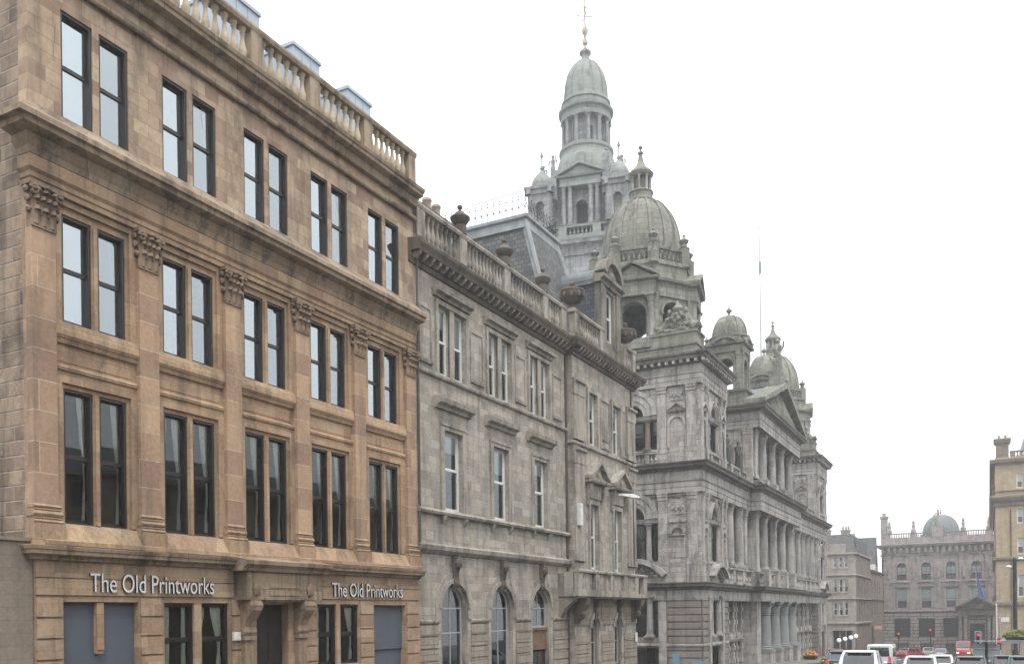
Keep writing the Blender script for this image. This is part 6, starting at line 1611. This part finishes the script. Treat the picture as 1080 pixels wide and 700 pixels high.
b = MB(); b.box(1.15, 2.8, 150.2, 152.5, 21.6, 24.6); b.box(.95, 3.0, 150.0, 152.7, 24.2, 24.5); b.box(.85, 3.1, 149.9, 152.8, 24.5, 24.8); ch = b.build('chimney', M['yellow_trim'], RT)
for x in (1.6, 2.4):
    b = MB(); b.lathe(x, 151.2, [(.2, 24.7), (.17, 25.3), (.22, 25.4)], 8); b.build('chimney_pot', M['pot'], ch)
b = MB(); b.lathe(6.3, 155, [(2.6, 21.5), (2.6, 22.6), (2.1, 23.0), (1.2, 26.2), (.35, 28.6), (.1, 29.6)], 8); b.box(3.9, 8.6, 152.8, 157.2, 21, 22); b.build('turret_roof', M['lead'], RT)
b = MB(f); b.box(1.55, 2.6, -2.0, -1.3, .07, .12); b.build('street_name_plate', M['plaster'], RT)
b = MB(f); b.box(4.8, 9.4, gz, -3.2, .02, .06); b.box(10.5, 15, gz, -3.2, .02, .06); b.build('shopfront', M['trimblack'], RT)
b = MB(); b.tube([(2.95, 149.85, 14.4), (2.95, 149.85, -7)], .07, 6); b.build('downpipe', M['pipe'], RT)

# unseen terrace opposite, height and length shaped to darken the lower panes and street
OB = thing('unseen_terrace', 'unseen sandstone terrace across the street, shaped for dark reflections in the tan building', 'building', (11.5, 10, ground_z(10)))
for (y0, y1, h) in ((-40, 18, 12.5), (18.1, 84, 10.0)):
    b = MB(lambda u, v, w_: (11.5 - w_, y0 + y1 - u, v))
    n = int((y1 - y0) / 3.4); st = (y1 - y0) / n
    b.wall(y0, y1, ground_z(y1) - 1, h, [(y0 + st * (k + .5) - .6, y0 + st * (k + .5) + .6, v, v + 2.2) for k in range(n) for v in (.6, 4.4, 8.0)], .25, 0.0); b.build('wall', M['yellow'], OB)
    b = MB(); b.box(11.75, 24, y0 + .01, y1 - .01, ground_z(y1) - 1, h - .02); b.build('window_backing', M['carglass'], OB)
    b = MB(); b.sweep([(11.5, y1), (11.5, y0)], [(0, h - .1), (.5, h + .1), (.55, h + .45), (0, h + .5)]); b.build('cornice', M['yellow'], OB)
    b = MB(); b.poly([(11.5, y0, h + .4), (11.5, y1, h + .4), (17, y1, h + 3.2), (17, y0, h + 3.2)]); b.poly([(24, y0, h + .4), (24, y1, h + .4), (17, y1, h + 3.2), (17, y0, h + 3.2)]); b.build('roof', M['slate'], OB)

# ================================================================== 7  VEHICLES
def ringrect(hw, z0, z1, y, r=.12, n=3):
    P = []
    for cx, cz, a0 in ((hw - r, z0 + r, -pi / 2), (hw - r, z1 - r, 0), (-hw + r, z1 - r, pi / 2), (-hw + r, z0 + r, pi)):
        for k in range(n + 1):
            a = a0 + pi / 2 * k / n; P.append((cx + r * cos(a), y, cz + r * sin(a)))
    return P
def tyre_meshes():
    if 'tyre' in WC: return WC['tyre'], WC['rim']
    b = MB(); n = 18; prof = [(.22, -.10), (.30, -.11), (.325, -.08), (.325, .08), (.30, .11), (.22, .10)]
    rings = [[b.p(x, r * cos(2 * pi * k / n), r * sin(2 * pi * k / n)) for k in range(n)] for r, x in prof]
    for a, c in zip(rings, rings[1:]):
        for k in range(n): b.f.append([a[k], a[(k + 1) % n], c[(k + 1) % n], c[k]])
    b.f.append(rings[0]); b.f.append(rings[-1][::-1]); WC['tyre'] = b.mesh('wheel', M['tyre'], 40)
    b = MB()
    for s_ in (-1, 1):
        for k in range(5):
            a = 2 * pi * k / 5; b.T = Matrix.Rotation(a, 4, 'X'); b.box(s_ * .105 - .012, s_ * .105 + .012, -.04, .04, .03, .21)
        b.T = None; b.f.append([b.p(s_ * .117, .06 * cos(2 * pi * k / 8), .06 * sin(2 * pi * k / 8)) for k in range(8)])
    WC['rim'] = b.mesh('rim', M['rim']); return WC['tyre'], WC['rim']

def vehicle(name, label, cat, x, y, paint, L, W, H, kind='car', rot=0.0, lit=False, group=None, head=False):
    """x = right, y = forward; seen mostly from behind. body, glasshouse, roof, lamps, plate, bumpers, wheels (> rim), mirrors"""
    z = ground_z(y) - .122
    R = thing(name, label, cat, (0, 0, 0), group)
    hw = W / 2; P = M['car_' + paint]; gr = .26
    if kind == 'van':
        belt = H * .50
        st = [(-L / 2, .38, H * .93, .93), (-L / 2 + .12, gr, H * .97, .99), (L * .18, gr, H, 1.0), (L * .33, gr, H * .62, 1.0), (L / 2 - .1, gr, H * .50, .96), (L / 2, .36, H * .42, .86)]
        b = MB(); b.loft([ringrect(hw * k, z0, z1, yy, .16, 4) for yy, z0, z1, k in st]); b.build('body', P, R, 30)
        b = MB(); b.loft([[(-hw * .78, -L / 2 - .012, belt + .02), (hw * .78, -L / 2 - .012, belt + .02), (hw * .72, -L / 2 - .012, H * .86), (-hw * .72, -L / 2 - .012, H * .86)], [(-hw * .78, -L / 2 + .05, belt + .02), (hw * .78, -L / 2 + .05, belt + .02), (hw * .72, -L / 2 + .06, H * .86), (-hw * .72, -L / 2 + .06, H * .86)]]); b.build('rear_window', M['carglass'], R)
        b = MB()
        for s_ in (-1, 1):
            for y0, y1 in ((-L * .42, -L * .18), (-L * .15, L * .05), (L * .08, L * .22)):
                q = s_ * (hw + .006); b.poly([(q, y0, belt), (q, y1, belt), (q, y1, H * .84), (q, y0, H * .84)])
        b.poly([(-hw * .85, L * .345, H * .64), (hw * .85, L * .345, H * .64), (hw * .78, L * .205, H * .94), (-hw * .78, L * .205, H * .94)]); b.build('side_glass', M['carglass'], R)
        b = MB(); b.box(-.015, .015, -L / 2 - .018, -L / 2 + .1, .5, H * .9); b.build('door_gap', M['trimblack'], R)
        lamp_z, lamp_y, lamp_h = H * .40, -L / 2 - .0, .42
    else:
        belt = H * .60
        st = [(-L / 2, .42, belt * .92, .86), (-L / 2 + .10, .30, belt * .99, .95), (-L * .3, gr, belt * 1.02, 1.0), (L * .12, gr, belt, 1.0), (L * .34, gr, belt * .88, .98), (L / 2 - .12, .3, belt * .76, .90), (L / 2, .4, belt * .62, .78)]
        b = MB(); b.loft([ringrect(hw * k, z0, z1, yy, .13, 4) for yy, z0, z1, k in st]); b.build('body', P, R, 30)
        yr0, yr1 = (-L / 2 + .10, -L * .36 + .12) if kind == 'hatch' else (-L * .36, -L * .2)
        yf0, yf1 = L * .22, L * .03
        def gl(k, zz, ya, yb, nn=0): return [(-hw * k, ya, zz), (hw * k, ya, zz), (hw * k * 1.0, (ya + yb) / 2, zz + nn), (hw * k, yb, zz), (-hw * k, yb, zz), (-hw * k, (ya + yb) / 2, zz + nn)]
        b = MB(); b.loft([gl(.93, belt * .97, yr0, yf0), gl(.86, belt + (H - belt) * .55, yr0 + (yr1 - yr0) * .5, yf0 + (yf1 - yf0) * .55), gl(.76, H - .07, yr1, yf1)]); b.build('glasshouse', M['carglass'], R)
        b = MB(); b.loft([gl(.80, H - .09, yr1 - .09, yf1 + .10), gl(.79, H - .03, yr1 - .03, yf1 + .05, .03), gl(.60, H - .002, yr1 + .25, yf1 - .2, .015)]); b.build('roof', P, R, 50)
        b = MB()
        for s_ in (-1, 1):
            b.tube([(s_ * hw * .93, yr0 + .03, belt * .97), (s_ * hw * .87, yr0 + (yr1 - yr0) * .5, belt + (H - belt) * .55), (s_ * hw * .785, yr1, H - .05)], [.10, .075, .06], 7)
            b.tube([(s_ * hw * .93, yf0, belt * .96), (s_ * hw * .87, yf0 + (yf1 - yf0) * .55, belt + (H - belt) * .55), (s_ * hw * .785, yf1, H - .05)], .045, 6)
            b.tube([(s_ * hw * .935, -.1, belt * .97), (s_ * hw * .785, -.15, H - .05)], .045, 6)
        b.build('pillars', P, R, 40)
        if kind == 'hatch':
            b = MB(); b.box(-hw * .62, hw * .62, yr1 - .22, yr1 - .02, H - .11, H - .055); b.build('spoiler', P, R)
        lamp_z, lamp_y, lamp_h = belt * .80, -L / 2 + .02, .24
    for s_ in (-1, 1):
        b = MB(); q = s_ * hw * .80; b.box(q - .12, q + .12, lamp_y - .035, lamp_y + .12, lamp_z - lamp_h / 2, lamp_z + lamp_h / 2); b.build('tail_lamp', M['brakelit'] if lit else M['redlamp'], R)
        b = MB(); q = s_ * hw * .72; b.box(q - .18, q + .18, L / 2 - .14, L / 2 + .01, belt * .66 if kind != 'van' else H * .30, (belt * .66 if kind != 'van' else H * .30) + .16); b.build('headlamp', M['headlit'] if head else M['plaster'], R)
        b = MB(); q = s_ * (hw + .10); b.blob((q, L * .20, belt + .04), (.10, .06, .09), 2, 8, 6, 0); b.tube([(s_ * (hw - .08), L * .20, belt - .02), (q, L * .2, belt)], .025, 5); b.build('mirror', P if kind != 'van' else M['trimblack'], R, True)
    if lit:
        b = MB(); b.box(-.16, .16, (yr1 if kind != 'van' else -L / 2) - .06, (yr1 if kind != 'van' else -L / 2) - .01, H - .17, H - .12); b.build('high_brake_lamp', M['brakelit'], R)
    b = MB(); b.box(-.26, .26, -L / 2 - .045, -L / 2 + .02, .62, .73); b.build('number_plate', M['plate'], R)
    b = MB(); b.loft([ringrect(hw * .93, .30, .56, -L / 2 - .05, .08), ringrect(hw * .97, .28, .60, -L / 2 + .12, .08)]); b.loft([ringrect(hw * .93, .26, .5, L / 2 - .12, .08), ringrect(hw * .85, .28, .46, L / 2 + .05, .08)]); b.build('bumper', M['trimblack'] if kind == 'van' else P, R)
    ty, rm = tyre_meshes()
    for s_ in (-1, 1):
        for q in (-L * .31, L * .31):
            o = link('wheel', ty, (s_ * (hw - .10), q, .325), R); link('rim', rm, (s_ * (hw - .10), q, .325), o)
    R.location = (x, y, z); R.rotation_euler = (math.atan(-.035) * cos(rot), 0, rot)
    return R
G = 'vehicles queueing towards the lights'
vehicle('parked_car', 'white hatchback with rear spoiler, the nearest and largest vehicle', 'car', -5.9, 50.5, 'white', 4.1, 1.84, 1.78, 'hatch', group=G)
vehicle('van', 'pale grey panel van with square rear windows ahead of the white hatchback', 'van', -8.0, 82, 'vanwhite', 4.9, 1.98, 2.12, 'van', group=G)
vehicle('car', 'white car whose roof alone shows at the bottom edge, right of the grey van', 'car', -3.5, 58, 'vanwhite', 4.2, 1.76, 1.44, 'hatch', group=G)
vehicle('car', 'small white car half hidden past the low white roof at the bottom edge', 'car', -3.0, 70, 'white', 3.8, 1.66, 1.38, 'hatch', group=G, lit=True)
vehicle('car', 'black car with a lit brake lamp under the red van', 'car', -1.0, 60, 'dark', 4.3, 1.78, 1.42, 'hatch', group=G, lit=True)
vehicle('car', 'dark teal car cut by the lower right corner', 'car', 1.75, 61, 'teal', 4.2, 1.76, 1.46, 'hatch', group=G)
vehicle('car', 'red car turning, just right of the grey van', 'car', -10.3, 148, 'red', 4.2, 1.76, 1.5, 'hatch', rot=radians(-38), lit=True, group=G)
vehicle('car', 'mint grey hatchback with both tail lamps showing, between the red car and the silver saloon', 'car', -8.8, 163, 'mint', 3.9, 1.7, 1.55, 'hatch', lit=True, group=G)
vehicle('car', 'silver saloon beside the mint hatchback, no lamps lit', 'car', -6.9, 160, 'silver', 4.4, 1.75, 1.42, 'saloon', rot=pi, group=G)
vehicle('van', 'tall red van facing the camera with lit headlamps in the middle of the road', 'van', -3.4, 150, 'red', 5.0, 2.0, 2.6, 'van', rot=pi, head=True, group=G)
vehicle('car', 'maroon car with a white roof bar parked under the globe lamps', 'car', -13.4, 94, 'maroon', 4.2, 1.76, 1.6, 'hatch', group='cars parked on the left')
vehicle('taxi', 'dark teal car with pale roof behind the white hatchback', 'car', -9.6, 70, 'teal', 4.4, 1.78, 1.62, 'hatch', group='cars parked on the left')
vehicle('car', 'black car tucked below the bus shelter', 'car', .95, 66, 'dark', 4.2, 1.74, 1.44, 'hatch', group=G)

# ================================================================== 8  STREET FURNITURE
def island(x0, x1, y0, y1):
    b = MB(); b.box(x0, x1, y0, y1, ground_z(y1) - .3, ground_z((y0 + y1) / 2)); struct('traffic_island', b, M['kerb'])
island(-1.9, -.4, 113.4, 117); island(-1.0, .6, 76, 80)
def signal(x, y, zl, label, board=False):
    gz = ground_z(y) - .05
    R = thing('traffic_light', label, 'traffic light', (x, y, gz), 'traffic lights along the street')
    b = MB(); b.tube([(x, y, gz), (x, y, zl - .3)], .075, 8); b.build('pole', M['iron'], R, True)
    b = MB(); b.box(x - .17, x + .17, y - .12, y + .12, zl - .85, zl + .28); b.build('signal_head', M['trimblack'], R)
    if board: b = MB(); b.box(x - .36, x + .36, y + .02, y + .05, zl - 1.0, zl + .42); b.build('backing_board', M['signback'], R)
    b = MB(); n = 14; b.poly([(x + .14 * cos(2 * pi * k / n), y - .135, zl + .14 * sin(2 * pi * k / n)) for k in range(n)]); b.lathe(0, 0, [(0.001, 0), (0.001, 0)], 3) if False else None
    b.loft([[(x + r * cos(2 * pi * k / n), y - d, zl + r * sin(2 * pi * k / n)) for k in range(n)] for r, d in ((.145, .12), (.14, .145), (.10, .17), (.03, .18))]); b.build('red_lens', M['signalred'], R)
    for q in (.0, -.29, -.58):
        b = MB(); P = [(x + .17 * cos(a), zl + q + .17 * sin(a)) for a in [pi * k / 8 for k in range(9)]]
        for (xa, za), (xb, zb) in zip(P, P[1:]): b.poly([(xa, y - .12, za), (xb, y - .12, zb), (xb, y - .34, zb), (xa, y - .34, za)])
        b.build('visor', M['trimblack'], R)
signal(-13.6, 166, -4.1, 'red traffic light rising above the grey van')
signal(-8.7, 166, -3.45, 'red traffic light above the mint hatchback')
signal(-1.12, 115, -2.95, 'red traffic light with a pale backing board on the island', True)
signal(.85, 100, -3.2, 'red traffic light beside the bus shelter')
for i, (x, y) in enumerate(((-17.5, 125), (-17.15, 128), (-16.8, 131), (-16.5, 134))):
    gz = ground_z(y); zz = (-3.95, -3.85, -3.75, -3.65)[i]
    R = thing('globe_lamp', 'black lamp post with one white globe, ' + ('nearest of the row of four', 'second of the row of four from the left', 'third of the row of four from the left', 'farthest right of the row of four')[i], 'street lamp', (x, y, gz), 'white globe lamps')
    b = MB(); b.lathe(x, y, [(.16, gz), (.16, gz + .3), (.08, gz + .5), (.06, zz - .3), (.12, zz - .26)], 10); b.build('post', M['iron'], R, 40)
    b = MB(); b.lathe(x, y, [(.02 + .27 * sin(pi * k / 10), zz - .28 * cos(pi * k / 10)) for k in range(11)], 14); b.build('globe', M['globe'], R, True)
    b = MB(); b.lathe(x, y, [(.08, zz + .27), (.05, zz + .33), (.01, zz + .4)], 8); b.build('finial', M['iron'], R)
# tall black lamp column with two lanterns at the right
LP = thing('lamp_column', 'thick black lamp column with two white lantern arms in front of the cream building', 'street lamp', (2.25, 100, ground_z(100)))
b = MB(); g0 = ground_z(100); b.lathe(2.25, 100, [(.26, g0), (.26, g0 + 1.4), (.20, g0 + 1.6), (.18, 4.6), (.10, 4.9)], 12); b.build('column', M['iron'], LP, 40)
for s_, zz in ((-1, 4.0), (1, 4.75)):
    b = MB(); b.tube([(2.25, 100, zz - .3), (2.25 + s_ * .4, 99.7, zz + .05)], .04, 6); b.build('arm', M['iron'], LP)
    b = MB(); q = (2.25 + s_ * .5, 99.5, zz); b.loft([[(q[0] + r * cos(2 * pi * k / 12), q[1] + r * 1.3 * sin(2 * pi * k / 12), q[2] + h) for k in range(12)] for r, h in ((.05, -.12), (.24, -.08), (.27, 0), (.18, .12), (.05, .16))]); b.build('lantern', M['plaster'], LP, True)
for x, y, zt, m, lab in ((.68, 105, .4, 'plaster', 'thin white pole left of the cream building'), (.98, 108, -1.0, 'galv', 'shorter thin pale pole right beside the white pole')):
    R = thing('pole', lab, 'pole', (x, y, ground_z(y)))
    b = MB(); b.tube([(x, y, ground_z(y)), (x, y, zt)], .07, 8); b.build('shaft', M[m], R, True)
    b = MB(); b.blob((x, y, zt), (.09, .09, .1), 1, 8, 6, 0); b.build('cap', M[m], R); b = MB(); b.box(x - .1, x + .1, y - .1, y + .1, ground_z(y), ground_z(y) + .25); b.build('base', M['iron'], R)
# road sign seen from behind
RS = thing('road_sign', 'large grey back of a road sign on a black post, lower right', 'road sign', (-.2, 78, ground_z(78)))
b = MB(); b.box(-1.15, .72, 77.95, 77.99, -3.9, -2.72); b.build('panel', M['signback'], RS)
b = MB(); b.tube([(-.2, 77.88, ground_z(78)), (-.2, 77.88, -2.4)], .09, 8); b.build('post', M['iron'], RS, True)
b = MB(); b.box(-1.0, .6, 77.9, 77.95, -3.1, -3.02); b.box(-1.0, .6, 77.9, 77.95, -3.66, -3.58); b.build('rail', M['galv'], RS)
b = MB(); b.box(-1.0, .6, 77.6, 78.2, -2.52, -2.46) ; b.build('lamp_hood', M['galv'], RS)
# bus shelter with flower boxes on its roof
BS = thing('bus_shelter', 'grey glazed bus shelter with flat roof at the right edge', 'bus shelter', (2.5, 95, ground_z(95)))
g0 = ground_z(95); b = MB(); b.box(.95, 5.4, 93.8, 96.4, -3.2, -3.0); b.box(.9, 5.45, 93.74, 96.46, -3.0, -2.93); b.build('roof', M['galv'], BS)
for x in (1.15, 2.5, 3.8, 5.1):
    for y in (93.95, 96.2):
        b = MB(); b.box(x - .05, x + .05, y - .05, y + .05, g0, -3.2); b.build('post', M['galv'], BS)
for x0, x1 in ((1.2, 2.45), (2.55, 3.75), (3.85, 5.05)):
    b = MB(); b.poly([(x0, 96.2, g0 + .3), (x1, 96.2, g0 + .3), (x1, 96.2, -3.3), (x0, 96.2, -3.3)]); b.build('glass_panel', M['glass_low'], BS)
b = MB(); b.box(1.6, 4.6, 95.5, 95.8, g0 + .45, g0 + .5); b.build('bench', M['wood'], BS)
def plant_box(name, x, y, z, w_, d, h, flowers, label, n=260, seed=1, sp=(.5, .35, .35), cat='planter'):
    R = thing(name, label, cat, (x, y, z))
    b = MB(); b.loft([[(x - w_ * .42, y - d * .42, z), (x + w_ * .42, y - d * .42, z), (x + w_ * .42, y + d * .42, z), (x - w_ * .42, y + d * .42, z)], [(x - w_ / 2, y - d / 2, z + h), (x + w_ / 2, y - d / 2, z + h), (x + w_ / 2, y + d / 2, z + h), (x - w_ / 2, y + d / 2, z + h)]]); b.build('tub', M['iron'], R)
    rnd = random.Random(seed)
    for nm, m, cnt, up in [('foliage', M['leaf'], n, 0.0)] + [('flowers', M[q], n // 2, .08) for q in flowers]:
        b = MB()
        for k in range(cnt):
            a, t, rr = rnd.random() * 2 * pi, rnd.random(), rnd.random() ** .5
            c = Vector((x + (w_ * .5 + sp[0] * .3) * rr * cos(a), y + (d * .5 + sp[1] * .3) * rr * sin(a), z + h + up + sp[2] * (1.1 - rr * rr) * (.4 + .7 * t)))
            v1 = Vector((rnd.uniform(-1, 1), rnd.uniform(-1, 1), rnd.uniform(-1, 1))).normalized(); v2 = v1.orthogonal().normalized(); s_ = .09 + .07 * rnd.random()
            b.poly([tuple(c + v1 * s_), tuple(c + v2 * s_ * .6), tuple(c - v1 * s_), tuple(c - v2 * s_ * .6)])
        b.build(nm, m, R)
    return R
plant_box('flower_box', 2.3, 94.6, -2.93, 2.2, .7, .3, ['leafpale'], 'planter of pale green leaves on the bus shelter roof', 300, 3, (.4, .3, .55))
plant_box('flower_planter', -19.6, 116, ground_z(116), 1.5, 1.5, .45, ['flower_red', 'flower_yellow'], 'planter of red and yellow flowers on the pavement by the domed building', 420, 5, (.5, .5, .55))
plant_box('flower_planter', -11.7, 77, ground_z(77) - .12, .9, .9, .5, ['flower_yellow'], 'low planter of yellow flowers between the parked cars', 200, 8, (.4, .4, .5))
# small blue boards on the pavement at the cross street
for x, y, w_, z0, z1, lab, two in ((-22.7, 71.5, .55, -4.45, -3.4, 'narrow blue upright board at the domed building corner', 0), (-20.9, 71.5, .95, -5.0, -3.95, 'blue and white square board right of the narrow blue board', 1)):
    R = thing('notice_board', lab, 'sign', (x, y, ground_z(y)))
    b = MB(); b.box(x - w_ / 2, x + w_ / 2, y - .03, y + .03, z0, z1); b.build('panel', M['blue'], R)
    b = MB(); b.tube([(x, y + .06, ground_z(y)), (x, y + .06, z1)], .04, 6); b.build('post', M['galv'], R)
    if two: b = MB(); b.box(x - w_ * .32, x + w_ * .2, y - .04, y - .03, z0 + .1, z1 - .35); b.build('white_patch', M['plaster'], R)
b = MB(FX(BX)); b.box(56.1, 56.5, -1.9, -1.3, .13, .16); tag(b.build('street_name_sign', M['plaster'], None, org=(BX, 56.3, -1.6)), 'small white plate on the grey building corner', 'sign')

# person in a hi-vis jacket by the red van
def skin_person(x, y, gz, label):
    R = thing('person', label, 'person', (x, y, gz))
    V = [((0, 0, .95), .15), ((0, 0, 1.15), .14), ((0, .01, 1.38), .17), ((0, 0, 1.50), .07), ((0, -.01, 1.60), .085), ((0, -.01, 1.70), .09),
         ((.10, 0, .90), .11), ((.12, -.02, .50), .075), ((.13, .02, .09), .05), ((.13, -.12, .04), .045), ((-.10, 0, .90), .11), ((-.13, .04, .50), .075), ((-.15, .10, .09), .05), ((-.15, -.04, .04), .045),
         ((.20, 0, 1.40), .065), ((.27, .02, 1.12), .05), ((.25, -.08, .88), .04), ((.24, -.11, .80), .035), ((-.20, 0, 1.40), .065), ((-.27, .02, 1.12), .05), ((-.26, -.06, .88), .04), ((-.25, -.09, .80), .035)]
    E = [(0, 1), (1, 2), (2, 3), (3, 4), (4, 5), (0, 6), (6, 7), (7, 8), (8, 9), (0, 10), (10, 11), (11, 12), (12, 13), (2, 14), (14, 15), (15, 16), (16, 17), (2, 18), (18, 19), (19, 20), (20, 21)]
    me = bpy.data.meshes.new('t'); me.from_pydata([v for v, r in V], E, []); o = bpy.data.objects.new('t', me); col.objects.link(o)
    md = o.modifiers.new('skin', 'SKIN'); sk = me.skin_vertices[0].data
    for i, (v, r) in enumerate(V): sk[i].radius = (r, r * .8); sk[i].use_root = (i == 0)
    o.modifiers.new('sub', 'SUBSURF').levels = 1; o.modifiers['sub'].render_levels = 1
    bpy.context.view_layer.update(); m2 = bpy.data.meshes.new_from_object(o.evaluated_get(bpy.context.evaluated_depsgraph_get()))
    bpy.data.objects.remove(o)
    m2.name = 'body'; m2.materials.clear()
    for q in ('skin', 'hivis', 'navy'): m2.materials.append(M[q])
    for p_ in m2.polygons:
        c = p_.center; p_.use_smooth = True
        p_.material_index = 2 if c.z < .92 and abs(c.x) < .22 else (1 if c.z < 1.50 and not (abs(c.x) > .2 and c.z < .86) else 0)
    link('body', m2, (x, y, gz), R)
    b = MB(); b.loft([[(x + r * cos(2 * pi * k / 10), y + .01 + r * 1.1 * sin(2 * pi * k / 10), gz + h) for k in range(10)] for r, h in ((.085, 1.66), (.098, 1.72), (.08, 1.78), (.03, 1.805))]); b.build('hair', M['hair'], R, True)
skin_person(-2.0, 139, ground_z(139) - .122, 'person in a yellow hi-vis jacket and navy trousers beside the red van')

# ================================================================== 9  THE AIR
b = MB(); b.box(-132, 112, -122, 292, -12.5, 84)
hz = b.build('haze', None); hz['kind'] = 'stuff'
hm = bpy.data.materials.new('haze'); hm.use_nodes = True; n = hm.node_tree; n.nodes.clear(); o = n.nodes.new('ShaderNodeOutputMaterial')
pv = n.nodes.new('ShaderNodeVolumePrincipled'); pv.inputs['Color'].default_value = (.97, .99, 1.0, 1); pv.inputs['Density'].default_value = 0.00068; pv.inputs['Anisotropy'].default_value = 0.2
n.links.new(pv.outputs[0], o.inputs['Volume']); hz.data.materials.append(hm)
